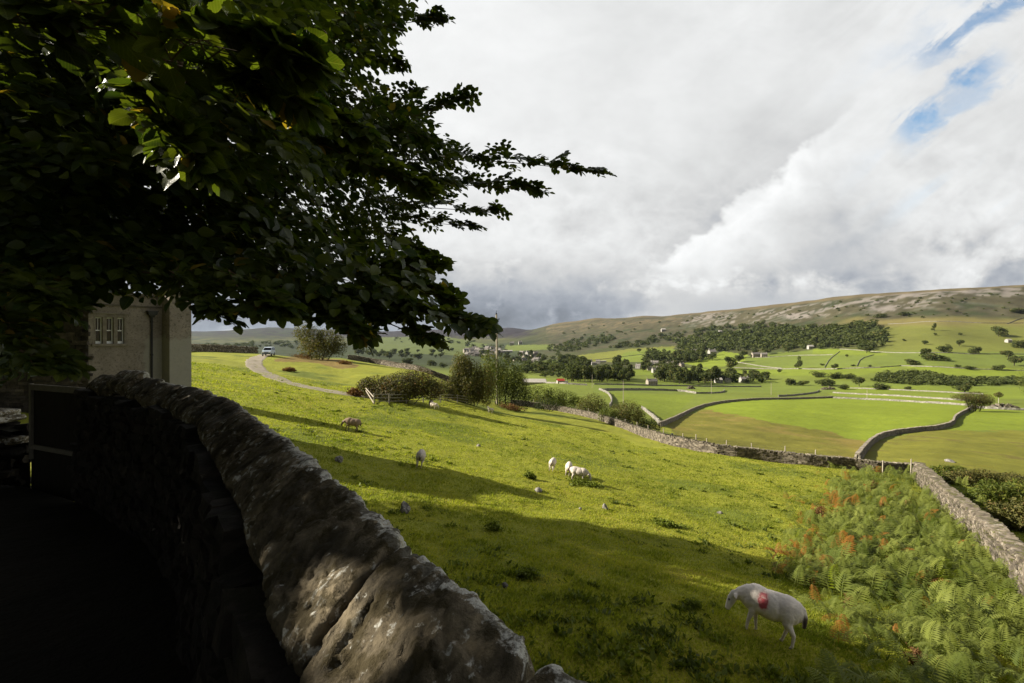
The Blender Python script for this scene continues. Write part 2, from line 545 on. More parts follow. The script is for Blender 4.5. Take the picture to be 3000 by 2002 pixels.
_cu, _cl, _cq = [], [], []
for u in (-1.6, -1.3, -1.0, -0.85, -0.7, -0.55, -0.4, -0.25, -0.1, 0.05, 0.2, 0.35, 0.5, 0.65, 0.8, 0.95, 1.1, 1.3, 1.6):
    for Y in (3.5, 5, 7, 9, 12, 16, 21, 28, 36, 46):
        z = float(near_plane(np.array(u * Y), np.array(float(Y))))
        _cu.append(u); _cl.append(math.log(Y)); _cq.append(-z / Y - 5.25 / Y)
for pxc, lst in COLS.items():
    for Y, pyv in lst:
        _cu.append((pxc - CX) / F_PX); _cl.append(math.log(Y)); _cq.append((pyv - CY) / F_PX - 5.25 / Y)
_ck = sorted(COLS)
for c0_, c1_ in zip(_ck[:-1], _ck[1:]):
    if len(COLS[c0_]) == len(COLS[c1_]) and c0_ > 800:
        for f_ in (0.33, 0.67):
            for (Y0, p0), (Y1, p1) in zip(COLS[c0_], COLS[c1_]):
                _cu.append((c0_ + f_ * (c1_ - c0_) - CX) / F_PX); Y = math.exp((1 - f_) * math.log(Y0) + f_ * math.log(Y1))
                _cl.append(math.log(Y)); _cq.append(((1 - f_) * p0 + f_ * p1 - CY) / F_PX - 5.25 / Y)
for Y, pyv in [(1000, 1060), (1400, 1026), (2000, 985), (2600, 938), (2950, 927), (4200, 970)]:
    _cu.append((1875 - CX) / F_PX); _cl.append(math.log(Y)); _cq.append((pyv - CY) / F_PX - 5.25 / Y)
_cu = np.array(_cu); _cl = np.array(_cl); _cq = np.array(_cq)
_S = np.stack([_cu * 4.0, _cl], 1)


def _tps(r2):
    return 0.5 * r2 * np.log(r2 + 1e-12)


_n = len(_S)
_K = _tps(((_S[:, None, :] - _S[None, :, :]) ** 2).sum(-1)) + 2e-4 * np.eye(_n)
_Pm = np.hstack([np.ones((_n, 1)), _S])
_A = np.block([[_K, _Pm], [_Pm.T, np.zeros((3, 3))]])
_wt = np.linalg.solve(_A, np.concatenate([_cq, np.zeros(3)]))
GU = np.linspace(-1.55, 1.5, 300)
GL = np.linspace(math.log(2.5), math.log(12500), 520)
_gq = np.zeros((len(GU), len(GL)))
for i, u in enumerate(GU):
    pts = np.stack([np.full(len(GL), u * 4.0), GL], 1)
    K = _tps(((pts[:, None, :] - _S[None, :, :]) ** 2).sum(-1))
    _gq[i] = K @ _wt[:_n] + _wt[_n] + pts @ _wt[_n + 1:]


def _lookup(u, L):
    a = np.clip((u - GU[0]) / (GU[1] - GU[0]), 0, len(GU) - 1.001)
    b = np.clip((L - GL[0]) / (GL[1] - GL[0]), 0, len(GL) - 1.001)
    i = a.astype(int); j = b.astype(int); fa = a - i; fb = b - j
    return (_gq[i, j] * (1 - fa) + _gq[i + 1, j] * fa) * (1 - fb) + (_gq[i, j + 1] * (1 - fa) + _gq[i + 1, j + 1] * fa) * fb


AMAX = math.radians(55.0)



def _field(a, r):
    """height at bearing a (from north) within +-55 degrees and range r"""
    Y = np.maximum(r * np.cos(a), 2.6)
    u = np.tan(a)
    q = _lookup(u, np.log(Y)) + 5.25 / Y
    return -q * Y


# crest line of the wall beside the camera, and its course on past the gate
CREST = np.array([(5.0, -5.2), (1.9, -1.35), (0.75, 0.10), (0.12, .80), (.034, .876), (-.048, .99), (-.152, 1.12), (-.299, 1.337), (-.458, 1.538), (-.62, 1.785),
                  (-.902, 2.156), (-1.125, 2.446), (-1.62, 3.11), (-2.13, 3.72), (-2.85, 4.65), (-4.0, 5.8), (-4.76, 6.35), (-5.89, 7.27), (-6.75, 7.85), (-7.35, 8.2)])
LINE2 = np.vstack([CREST[:1] + [3, -2.5], CREST, [(-9.4, 9.3), (-14, 10.6), (-30, 13), (-60, 16)]])
WALL_TOP = -0.60


def side_dist(X, Y, L=LINE2):
    """distance to the wall line, positive on the camera's side"""
    best = np.full(X.shape, 1e9); sg = np.ones(X.shape)
    for (ax, ay), (bx, by) in zip(L[:-1], L[1:]):
        ex, ey = bx - ax, by - ay
        ll = ex * ex + ey * ey
        t = np.clip(((X - ax) * ex + (Y - ay) * ey) / ll, 0, 1)
        qx, qy = X - ax - t * ex, Y - ay - t * ey
        d = qx * qx + qy * qy
        m = d < best
        cr = ex * qy - ey * qx
        best = np.where(m, d, best)
        sg = np.where(m, np.where(cr > 0, 1.0, -1.0), sg)
    return np.sqrt(best) * sg


def terrain(X, Y, detail=True):
    X = np.asarray(X, float); Y = np.asarray(Y, float)
    r = np.hypot(X, Y)
    a = np.arctan2(X, Y)
    ac = np.clip(a, -AMAX, AMAX)
    z = _field(ac, r)
    back = np.abs(a) > AMAX
    if back.any():
        w = sstep(np.abs(a), AMAX, math.pi)
        zm = 0.5 * (_field(np.full_like(a, AMAX), r) + _field(np.full_like(a, -AMAX), r))
        z = np.where(back, z * (1 - w) + zm * w, z)
    if detail:
        amp = np.clip(r / 60.0, 0.25, 1.0)
        z = z + amp * 0.14 * fbm(X / 3.1, Y / 3.1, 3, 3) * sstep(r, 5, 12)
        z = z + 0.045 * fbm(X / 0.7, Y / 0.7, 9, 3) * sstep(r, 3, 8) * (1 - sstep(r, 80, 200))
        far = sstep(r, 500, 1500)
        z = z + far * np.clip(r / 2500.0, 0, 1.6) * 4.0 * fbm(X / 130.0, Y / 130.0, 21, 4)
    near = r < 90
    if near.any():
        sd = np.full(X.shape, -99.0)
        sd[near] = side_dist(X[near], Y[near])
        w = sstep(sd, 0.05, 0.42) * (1 - sstep(r, 16, 26))
        zt = -1.95 - 0.10 * np.clip(Y, 0, 30) + 0.03 * fbm(X / 0.8, Y / 0.8, 31, 3)
        z = z * (1 - w) + zt * w
    return z


_LY = np.exp(np.linspace(math.log(5.0), math.log(9000), 4000))


def gp(pxv, pyv, ymin=5.0, ymax=9000.0):
    if 60 < ymin < 90 and ymax == 9000.0 and pxv < 1420: ymax = 128.0
    """the point of the ground that lies on a surveyed sight-line"""
    u = (pxv - CX) / F_PX
    v = (pyv - CY) / F_PX
    Y = _LY[(_LY >= ymin) & (_LY <= ymax)]
    z = terrain(u * Y, Y, False)
    g = -v * Y - z                                  # >0 while the ray is above the ground
    k = np.nonzero((g[:-1] > 0) & (g[1:] <= 0))[0]
    if len(k):
        i = k[0]
        f = g[i] / (g[i] - g[i + 1])
        yy_ = Y[i] + f * (Y[i + 1] - Y[i])
    else:
        yy_ = Y[np.argmin(np.abs(g / Y))]
    return (u * yy_, yy_, float(terrain(np.array([u * yy_]), np.array([yy_]))[0]))


def gz(x, y):
    return float(terrain(np.array([float(x)]), np.array([float(y)]))[0])


def poly_in(P, X, Y):
    P = np.asarray(P, float)
    inside = np.zeros(X.shape, bool)
    n = len(P)
    for i in range(n):
        x0, y0 = P[i]; x1, y1 = P[(i + 1) % n]
        c = ((y0 > Y) != (y1 > Y)) & (X < (x1 - x0) * (Y - y0) / (y1 - y0 + 1e-12) + x0)
        inside ^= c
    return inside


# ---- the ground sheet: rings out to the horizon
th_f = np.linspace(-R(53), R(53), 720)
th_b = np.linspace(R(53), R(307), 120)[1:-1]
TH = np.concatenate([th_f, th_b])
RR = np.exp(np.linspace(math.log(0.5), math.log(11800), 820))
tt, rr = np.meshgrid(TH, RR, indexing='ij')
GX = (rr * np.sin(tt)).ravel(); GY = (rr * np.cos(tt)).ravel()
GZ = terrain(GX, GY)
nT, nR = len(TH), len(RR)
ii, jj = np.meshgrid(np.arange(nT), np.arange(nR - 1), indexing='ij')
i2 = (ii + 1) % nT
quads = np.stack([ii * nR + jj, ii * nR + jj + 1, i2 * nR + jj + 1, i2 * nR + jj], -1).reshape(-1, 4)
gv = np.vstack([np.stack([GX, GY, GZ], 1), [[0, 0, gz(0, 0.3)]]])
cen = len(gv) - 1
fan = np.array([[i * nR, ((i + 1) % nT) * nR, cen] for i in range(nT)])

# ---- what grows where (base colours of the ground cover, shade painted into some)
gYs = np.maximum(GY, 1.0)
gpx = np.where(GY > 1, CX + F_PX * GX / gYs, np.where(GX > 0, 4000, -1500))
gpy = CY - F_PX * GZ / gYs
gd = np.hypot(GX, GY)
col = np.zeros((len(GX), 3))
nA = fbm(GX / 40.0, GY / 40.0, 51, 4); nB = fbm(GX / 250.0, GY / 250.0, 57, 5); nC = fbm(GX / 6.0, GY / 6.0, 61, 4)
nE = fbm(GX / 70.0, GY / 70.0, 91, 5)
nF = fbm(GX / 22.0, GY / 22.0, 95, 4)


def paint(mask, c, var=0.0, nz=None, k_=1.0):
    c = np.array(c) * k_
    k = np.asarray(mask, float)[:, None]
    cc = c[None, :] * (1 + var * (nz if nz is not None else nA))[:, None]
    col[:] = col * (1 - k) + np.clip(cc, 0.005, 0.8) * k


G_NEAR = (0.225, 0.235, 0.026)
G_VALE = (0.140, 0.170, 0.026)
G_ROUGH = (0.150, 0.140, 0.026)
G_TAN = (0.240, 0.185, 0.080)
G_SCREE = (0.195, 0.172, 0.152)
G_HEATH = (0.062, 0.050, 0.054)
G_WOOD = (0.030, 0.042, 0.014)
wx = gpx + 26 * nA + 14 * nC * 0
wy = gpy + 7 * nE
fieldm = gd < 118
paint(np.ones(len(GX)), G_VALE, 0.18)
paint(sstep(gd, 1800, 2600), (0.085, 0.088, 0.028), 0.4, nB)
# far fells in the west: heather above, rough pasture below, cloud shadow painted in
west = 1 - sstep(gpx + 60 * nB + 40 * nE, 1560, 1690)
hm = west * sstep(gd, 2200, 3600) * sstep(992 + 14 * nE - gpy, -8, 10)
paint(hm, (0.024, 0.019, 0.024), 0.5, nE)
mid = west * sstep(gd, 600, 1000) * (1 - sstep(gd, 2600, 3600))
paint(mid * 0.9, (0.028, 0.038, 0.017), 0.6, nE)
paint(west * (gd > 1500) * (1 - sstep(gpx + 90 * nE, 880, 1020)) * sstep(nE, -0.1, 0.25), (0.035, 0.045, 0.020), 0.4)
# the long edge to the north-east
ridge_x = np.array([1500, 1600, 1750, 2000, 2250, 2500, 2750, 3000, 3400])
ridge_y = np.array([962, 953, 933, 921, 899, 868, 850, 836, 824])
ry_ = np.interp(gpx, ridge_x, ridge_y)
below = gpy - ry_
hill = sstep(gpx + 60 * nE, 1540, 1620) * sstep(gd, 480, 700)
olive = hill * (1 - sstep(below, 135, 185))
paint(olive, (0.072, 0.075, 0.027), 0.4, nE)
paint(olive * sstep(nA + 0.6 * nE, -0.1, 0.35), (0.060, 0.074, 0.022), 0.4, nF)
up = hill * (1 - sstep(below + 16 * nE, 74, 100))
paint(up * 0.9, (0.072, 0.064, 0.036), 0.55, nF)
paint(up * sstep(nE + 0.5 * nA + 0.5 * nF, 0.0, 0.3), (0.040, 0.048, 0.019), 0.4, nF)
scr = hill * sstep(below, 3, 12) * (1 - sstep(below + 18 * nE, 30, 62)) * sstep(nA * 0.5 + nE * 0.5 + 0.8 * nF, 0.08, 0.30) * sstep(gpx, 1900, 2150)
paint(scr * 0.8, G_SCREE, 0.3, nF)
scr2 = hill * ((gpx > 1600) & (gpx < 2000)) * sstep(below, 4, 10) * (1 - sstep(below + 18 * nE, 22, 44)) * sstep(nA + nE, -0.15, 0.2)
paint(scr2 * 0.7, (0.150, 0.115, 0.066), 0.3, nF)
for P in ([(2310, 925), (2370, 905), (2385, 930), (2350, 945), (2320, 945)], [(2500, 885), (2680, 875), (2690, 900), (2600, 912), (2540, 900)],
          [(2560, 866), (2990, 842), (2990, 858), (2700, 872), (2580, 878)], [(1990, 945), (2120, 905), (2160, 900), (2060, 945)]):
    mk = poly_in(P, gpx + 30 * nA + 25 * nF, gpy + 8 * nE + 4 * nF) & (gd > 700)
    paint(mk * sstep(nF + 0.4 * nA, -0.25, 0.1) * 0.85, G_SCREE, 0.3, nF)
paint(hill * (1 - sstep(below, 2.5, 6)), (0.12, 0.095, 0.05), 0.2)
tan1 = hill * sstep(gpx + 60 * nE, 2430, 2560) * sstep(gpy + 9 * nE, 926, 940) * (1 - sstep(gpy + 9 * nE, 958, 970))
paint(tan1 * 0.7, (0.20, 0.165, 0.055), 0.2)
past = hill * sstep(gpx + 40 * nE, 2520, 2640) * sstep(gpy + 5 * nE, 948, 962) * (1 - sstep(gpy, 1030, 1042))
paint(past * 0.8, (0.145, 0.155, 0.030), 0.25, nE)
FIELDS = [
    ([(2150, 1046), (2420, 1022), (2620, 1030), (3300, 1035), (3300, 1075), (2660, 1072), (2200, 1078)], (0.136, 0.171, 0.031)),
    ([(2380, 1022), (2590, 1030), (2600, 1042), (2380, 1040)], (0.163, 0.204, 0.026)),
    ([(2100, 1082), (2540, 1080), (2640, 1074), (2500, 1104), (2100, 1100)], (0.163, 0.204, 0.024)),
    ([(2640, 1074), (3300, 1088), (3300, 1106), (2800, 1100)], (0.178, 0.223, 0.022)),
    ([(2000, 1065), (2120, 1030), (2190, 1040), (2180, 1062), (2080, 1080)], (0.182, 0.228, 0.026)),
    ([(1760, 1092), (1960, 1078), (2250, 1086), (2300, 1096), (1900, 1100)], (0.170, 0.214, 0.024)),
    ([(1690, 1042), (1850, 1022), (1980, 1014), (1960, 1040), (1800, 1062), (1690, 1060)], (0.165, 0.175, 0.032)),
    ([(1830, 1032), (1960, 1018), (1990, 1030), (1880, 1060), (1800, 1066)], (0.152, 0.190, 0.029)),
    ([(1480, 1012), (1620, 1010), (1620, 1024), (1480, 1030)], (0.114, 0.142, 0.028)),
    ([(1560, 1058), (1680, 1056), (1680, 1070), (1560, 1070)], (0.129, 0.162, 0.028)),
    ([(1080, 990), (1300, 985), (1430, 1010), (1350, 1042), (1090, 1032)], (0.095, 0.119, 0.029)),
    ([(1740, 1122), (2500, 1118), (3300, 1120), (3300, 1150), (1740, 1150)], (0.140, 0.176, 0.029)),
    ([(1750, 1150), (2040, 1158), (1940, 1250), (1870, 1190)], (0.148, 0.185, 0.020)),
    ([(1960, 1243), (2050, 1188), (2200, 1170), (2450, 1166), (2830, 1188), (2800, 1230), (2600, 1265), (2540, 1300), (2200, 1235), (2050, 1195)], (0.170, 0.214, 0.018)),
    ([(2850, 1195), (3300, 1195), (3300, 1255), (2780, 1262), (2810, 1225)], (0.170, 0.214, 0.020)),
    ([(2420, 1150), (2830, 1172), (2830, 1183), (2440, 1160)], (0.170, 0.214, 0.020)),
    ([(2500, 1130), (3300, 1140), (3300, 1162), (2830, 1172), (2440, 1148)], (0.155, 0.195, 0.022)),
]
for P, c in FIELDS:
    mk = poly_in(P, gpx + 4 * nC, gpy + 2.0 * nC) & (gd > 118)
    paint(mk, c, 0.16, nA)
# rough banks inside the vale fields
bankm = poly_in([(1950, 1240), (2060, 1200), (2250, 1235), (2420, 1262), (2540, 1300), (2510, 1350), (2300, 1330), (2000, 1300)], gpx, gpy + 7 * nC) & (gd > 55) & (gd < 240)
paint(bankm, (0.150, 0.142, 0.022), 0.30, nC)
paint(bankm * sstep(nF + 0.6 * nC, 0.05, 0.6) * 0.6, (0.185, 0.130, 0.040), 0.3, nC)
bank3 = poly_in([(2560, 1300), (2700, 1262), (3300, 1262), (3300, 1430), (2700, 1380), (2520, 1350)], gpx, gpy + 8 * nC) & (gd > 48) & (gd < 240)
paint(bank3, (0.160, 0.158, 0.022), 0.25, nC)
paint(bank3 * sstep(nC + 0.5 * nA, 0.1, 0.5) * 0.7, (0.120, 0.095, 0.028), 0.2)
# the pasture below the wall
past = (gd < 118) & (side_dist(GX, GY) < 0.3) & ~bankm & ~bank3
pm = past & ((gpx < 1740) | (gpy > 1215 + (gpx - 1740) * 0.166 + np.maximum(0, gpx - 2560) * 0.35))
paint(pm, G_NEAR, 0.16, nC)
paint(pm * sstep(nA + 0.8 * nC, 0.15, 0.6) * 0.55, (0.215, 0.180, 0.022), 0.15, nC)
paint(pm * sstep(-nC - 0.4 * nA, 0.30, 0.55) * 0.6, (0.085, 0.125, 0.020), 0.2)
brown = poly_in([(860, 1042), (1010, 1055), (1060, 1075), (1010, 1085), (930, 1066), (800, 1058)], gpx + 10 * nC, gpy + 6 * nC) & (gd > 60) & (gd < 118)
paint(brown * 0.8, (0.185, 0.115, 0.045), 0.3, nC)
moorstrip = poly_in([(500, 1004), (620, 1008), (760, 1024), (760, 1036), (500, 1022)], gpx, gpy) & (gd > 95) & (gd < 400)
paint(moorstrip, (0.21, 0.115, 0.072), 0.2, nC)
camside = side_dist(GX, GY)
paint(((camside > 0.0) & (gd < 26)) * 1.0, (0.016, 0.014, 0.010), 0.3, nC)  # lane ground painted near black to deepen the tree shade
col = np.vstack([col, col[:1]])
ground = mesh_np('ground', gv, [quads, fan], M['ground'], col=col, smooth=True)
tag(ground, 'rolling green pasture and dale floor rising to a limestone edge and heather fells', 'ground', kind='structure')


# ---- the stony farm track across the pasture
def resample(P, step):
    P = np.asarray(P, float)
    d = np.concatenate([[0], np.cumsum(np.linalg.norm(np.diff(P, axis=0), axis=1))])
    n = max(2, int(d[-1] / step) + 1)
    s = np.linspace(0, d[-1], n)
    return np.stack([np.interp(s, d, P[:, k]) for k in range(P.shape[1])], 1), s


def smooth_path(P, it=2):
    P = np.asarray(P, float)
    for _ in range(it):
        Q = [P[0]]
        for a, b in zip(P[:-1], P[1:]):
            Q += [0.75 * a + 0.25 * b, 0.25 * a + 0.75 * b]
        Q.append(P[-1])
        P = np.array(Q)
    return P


def normals2(P):
    t = np.gradient(P[:, :2], axis=0)
    t /= np.linalg.norm(t, axis=1)[:, None] + 1e-9
    return t, np.stack([-t[:, 1], t[:, 0]], 1)


TRACK_PX = [(800, 1040), (768, 1043), (750, 1052), (742, 1066), (756, 1084), (800, 1106), (870, 1128), (960, 1146), (1065, 1161), (1110, 1167)]
tp = smooth_path([gp(a, b, 30)[:2] for a, b in TRACK_PX], 2)
tp, ts = resample(tp, 0.35)
tt_, tn_ = normals2(tp)
rows = []
K = 13
wv = np.linspace(-1, 1, K)
edge = 1.45 + 0.25 * fbm(ts / 1.7, ts * 0, 71, 3)
edge2 = 1.45 + 0.25 * fbm(ts / 1.7, ts * 0 + 9, 72, 3)
off = np.where(wv[None, :] < 0, wv[None, :] * edge[:, None], wv[None, :] * edge2[:, None])
TXY = tp[:, None, :] + off[:, :, None] * tn_[:, None, :]
TZ = terrain(TXY[..., 0], TXY[..., 1]) + 0.035 + 0.03 * fbm(TXY[..., 0] / 0.3, TXY[..., 1] / 0.3, 77, 3)
TZ[:, 0] -= 0.12; TZ[:, -1] -= 0.12
n_ = len(tp)
a_, b_ = np.meshgrid(np.arange(n_ - 1), np.arange(K - 1), indexing='ij')
tq = np.stack([a_ * K + b_, a_ * K + b_ + 1, (a_ + 1) * K + b_ + 1, (a_ + 1) * K + b_], -1).reshape(-1, 4)
mt, t_, out_ = new_mat('track_stone')
pos_ = t_.geo('Position')
c_ = t_.mix(t_.noise(pos_, 2.0, 6.0, 0.7), (0.20, 0.165, 0.115), (0.40, 0.35, 0.28))
c_ = t_.mix(t_.mul(t_.sm(t_.noise(pos_, 0.9, 4.0), 0.56, 0.66), 0.6), c_, (0.15, 0.15, 0.03))
principled(t_, out_, c_, 0.95, 0.1, t_.bump(t_.noise(pos_, 7.0, 4.0), 0.6, 0.05))
track = mesh_np('path', np.concatenate([TXY, TZ[..., None]], -1).reshape(-1, 3), tq, mt, smooth=True)
tag(track, 'pale stony farm track curving down across the pasture', 'track', kind='structure')
# ------------------------------------------------------------------ dry stone walls
# a rounded stone: the 26 surface points of a 3x3x3 lattice
_LAT = np.array([(x, y, z) for x in (-1, 0, 1) for y in (-1, 0, 1) for z in (-1, 0, 1) if (x, y, z) != (0, 0, 0)], float)
_idx = {tuple(int(c) for c in p): i for i, p in enumerate(_LAT)}
_LQ = []
for ax in range(3):
    for sgn in (-1, 1):
        o = [k for k in range(3) if k != ax]
        for a in (-1, 0):
            for b in (-1, 0):
                q = []
                for (p, r_) in ((a, b), (a + 1, b), (a + 1, b + 1), (a, b + 1)):
                    c = [0, 0, 0]; c[ax] = sgn; c[o[0]] = p; c[o[1]] = r_
                    q.append(_idx[tuple(c)])
                if (sgn == 1) == (ax == 1): q = q[::-1]
                _LQ.append(q)
_LQ = np.array(_LQ)
_BOX8 = np.array([(x, y, z) for z in (-1, 1) for (x, y) in ((-1, -1), (1, -1), (1, 1), (-1, 1))], float)
_B8Q = np.array([[0, 3, 2, 1], [4, 5, 6, 7], [0, 1, 5, 4], [1, 2, 6, 5], [2, 3, 7, 6], [3, 0, 4, 7]])


def stones(C, T, N, S, rng, rounded=True, tilt=0.10, jit=0.16):
    """C centres, T/N horizontal tangent and normal (n,2), S half sizes (n,3) along tangent, normal, up"""
    n = len(C)
    base = _LAT if rounded else _BOX8
    q = _LQ if rounded else _B8Q
    k = len(base)
    b = base[None].repeat(n, 0)
    if rounded:
        nrm = np.linalg.norm(base, axis=1)
        b = b * (1.0 - 0.13 * (nrm[None, :, None] - 1.0) / 0.732)
    b = b + rng.normal(0, jit, b.shape) * 0.6
    b = b * S[:, None, :]
    a = rng.normal(0, tilt, n)
    ca, sa = np.cos(a)[:, None], np.sin(a)[:, None]
    bx = b[..., 0] * ca - b[..., 2] * sa
    bz = b[..., 0] * sa + b[..., 2] * ca
    by = b[..., 1]
    V = np.empty((n, k, 3))
    V[..., 0] = C[:, 0:1] + bx * T[:, 0:1] + by * N[:, 0:1]
    V[..., 1] = C[:, 1:2] + bx * T[:, 1:2] + by * N[:, 1:2]
    V[..., 2] = C[:, 2:3] + bz
    Q = (q[None] + (np.arange(n) * k)[:, None, None]).reshape(-1, 4)
    var = rng.random(n).repeat(k)
    return V.reshape(-1, 3), Q, var


def drystone(name, path, height, width, mat, stone=(0.34, 0.15), rng=None, rounded=True, zb=None, zt=None, sides=(-1, 1), cope=True,
             cope_h=0.20, cope_len=0.16, batter=0.12, rough_top=0.07, parent=None, sink=0.15):
    """courses of separate stones on both faces of a core, and cope stones on edge; returns (courses, coping) objects"""
    rng = rng or RNG
    P, s = resample(path, 0.25)
    T, N = normals2(P)
    ZB = (terrain(P[:, 0], P[:, 1]) if zb is None else np.interp(s, np.linspace(0, s[-1], len(zb)), zb))
    if zt is None:
        zs = np.convolve(np.pad(ZB, 12, mode='edge'), np.ones(25) / 25, 'valid')
        ZT = zs + height + rough_top * fbm(s / 2.2, s * 0 + 3, int(s[-1]) + 5, 3)
    else:
        ZT = np.interp(s, np.linspace(0, s[-1], len(zt)), zt)
    at = lambda A, q: np.interp(q, s, A)
    Cs, Ts, Ns, Ss = [], [], [], []
    for sd in sides:
        zoff = -sink
        k = 0
        hmax = float((ZT - ZB).max())
        while zoff < hmax:
            h = stone[1] * rng.uniform(0.75, 1.3)
            q = -rng.uniform(0, stone[0])
            while q < s[-1]:
                L = stone[0] * rng.uniform(0.5, 1.6)
                m = q + L / 2
                z = at(ZB, m) + zoff + h / 2
                top = at(ZT, m)
                if 0 <= m <= s[-1] and z + h * 0.3 < top:
                    t = np.array([at(T[:, 0], m), at(T[:, 1], m)]); t /= np.linalg.norm(t)
                    nn = np.array([-t[1], t[0]])
                    f = (z - at(ZB, m)) / max(top - at(ZB, m), 0.2)
                    hw = width / 2 + batter * (1 - f) - 0.09 + rng.uniform(-0.03, 0.035)
                    Cs.append((at(P[:, 0], m) + sd * nn[0] * hw, at(P[:, 1], m) + sd * nn[1] * hw, z))
                    Ts.append(t); Ns.append(nn); Ss.append((L * 0.53, 0.13, h * 0.55))
                q += L
            zoff += h
            k += 1
    V, Q, var = stones(np.array(Cs), np.array(Ts), np.array(Ns), np.array(Ss), rng, rounded)
    # dark core so that no light shows between the stones
    w2 = width / 2 - 0.08
    core = []
    for i in range(len(P)):
        for sd, z in ((-1, ZB[i] - 0.3), (-1, ZT[i] - 0.08), (1, ZT[i] - 0.08), (1, ZB[i] - 0.3)):
            core.append((P[i, 0] + sd * N[i, 0] * w2, P[i, 1] + sd * N[i, 1] * w2, z))
    n0 = len(V)
    cq = []
    for i in range(len(P) - 1):
        for a in range(3):
            cq.append([n0 + i * 4 + a, n0 + i * 4 + a + 1, n0 + (i + 1) * 4 + a + 1, n0 + (i + 1) * 4 + a])
    V = np.vstack([V, core]); Q = np.vstack([Q, cq]); var = np.concatenate([var, np.zeros(len(core))])
    a = mesh_np('stone_courses', V, Q, mat, parent, var=var)
    if not cope:
        return a, None
    Cs, Ts, Ns, Ss = [], [], [], []
    q = 0.0
    while q < s[-1]:
        L = cope_len * rng.uniform(0.6, 1.6)
        m = min(q + L / 2, s[-1])
        t = np.array([at(T[:, 0], m), at(T[:, 1], m)]); t /= np.linalg.norm(t)
        h = cope_h * rng.uniform(0.65, 1.25)
        Cs.append((at(P[:, 0], m), at(P[:, 1], m), at(ZT, m) + h / 2 - 0.05))
        Ts.append(t); Ns.append((-t[1], t[0])); Ss.append((L * 0.52, width / 2 * rng.uniform(0.85, 1.1), h / 2))
        q += L
    V, Q, var = stones(np.array(Cs), np.array(Ts), np.array(Ns), np.array(Ss), rng, rounded, tilt=0.25)
    b = mesh_np('coping', V, Q, mat, parent, var=var * 0.6 + 0.4)
    return a, b


def px_path(pts, ymin=5.0, sm=1):
    return smooth_path([gp(a, b, ymin)[:2] for a, b in pts], sm)


def line_wall(name, pts, label, h=1.2, w=0.6, ymin=60, sm=1, group=None, step=1.2):
    """a wall far off: one ridged strip of masonry with a ragged top"""
    P, s = resample(px_path(pts, ymin, sm), step)
    T, N = normals2(P)
    zg = terrain(P[:, 0], P[:, 1])
    h = h * 0.82; w = w * 0.8
    top = zg + h * (1 + 0.16 * fbm(s / 3.0, s * 0, int(abs(P[0, 0]) * 7) % 97, 4))
    prof = [(-w * 0.62, -0.4, 0), (-w * 0.5, 0.5, 1), (-w * 0.36, 1.0, 1), (w * 0.36, 1.0, 1), (w * 0.5, 0.5, 1), (w * 0.62, -0.4, 0)]
    V = []
    for i in range(len(P)):
        for o, f, k in prof:
            z = zg[i] + f if k == 0 else zg[i] + f * (top[i] - zg[i])
            j = RNG.normal(0, 0.04, 2) if k else (0, 0)
            V.append((P[i, 0] + N[i, 0] * (o + j[0]), P[i, 1] + N[i, 1] * (o + j[0]), z + j[1]))
    K = len(prof)
    Q = [[i * K + a, i * K + a + 1, (i + 1) * K + a + 1, (i + 1) * K + a] for i in range(len(P) - 1) for a in range(K - 1)]
    Q += [[0, 1, 4, 5], [1, 2, 3, 4]]
    e = (len(P) - 1) * K
    Q += [[e, e + 5, e + 4, e + 1], [e + 1, e + 4, e + 3, e + 2]]
    o = mesh_np(name, np.array(V), np.array(Q), M['wall_line'], var=RNG.random(len(V)) * 0.7 + 0.15)
    return tag(o, label, 'stone wall', group)


# ---- the wall beside the camera
near_wall = empty('drystone_wall', (0, 0.8, -1.9), 0, 'dark mossy coped wall curving away from the camera to the gate by the house', 'stone wall')
CR, cs = resample(CREST, 0.02)
# keep the survey's own small bends but round the corners
ker = np.ones(13) / 13
CR = np.stack([np.convolve(np.pad(CR[:, k], 6, mode='edge'), ker, 'valid') for k in range(2)], 1)
CT, CN = normals2(CR)            # CN points left (towards the camera's side)
if CN[len(CN) // 2, 0] > 0: CN = -CN
cY = lambda y: cs[np.argmin(np.abs(CR[:, 1] - y))]
SEC = np.array([(0.0, -0.36), (-0.030, -0.20), (-0.035, -0.07), (-0.022, -0.008), (0.03, 0.006), (0.09, -0.016), (0.16, -0.060), (0.23, -0.106),
                (0.290, -0.150), (0.318, -0.20), (0.300, -0.28), (0.24, -0.36)])
sd_ = np.concatenate([[0], np.cumsum(np.linalg.norm(np.diff(SEC, axis=0), axis=1))])


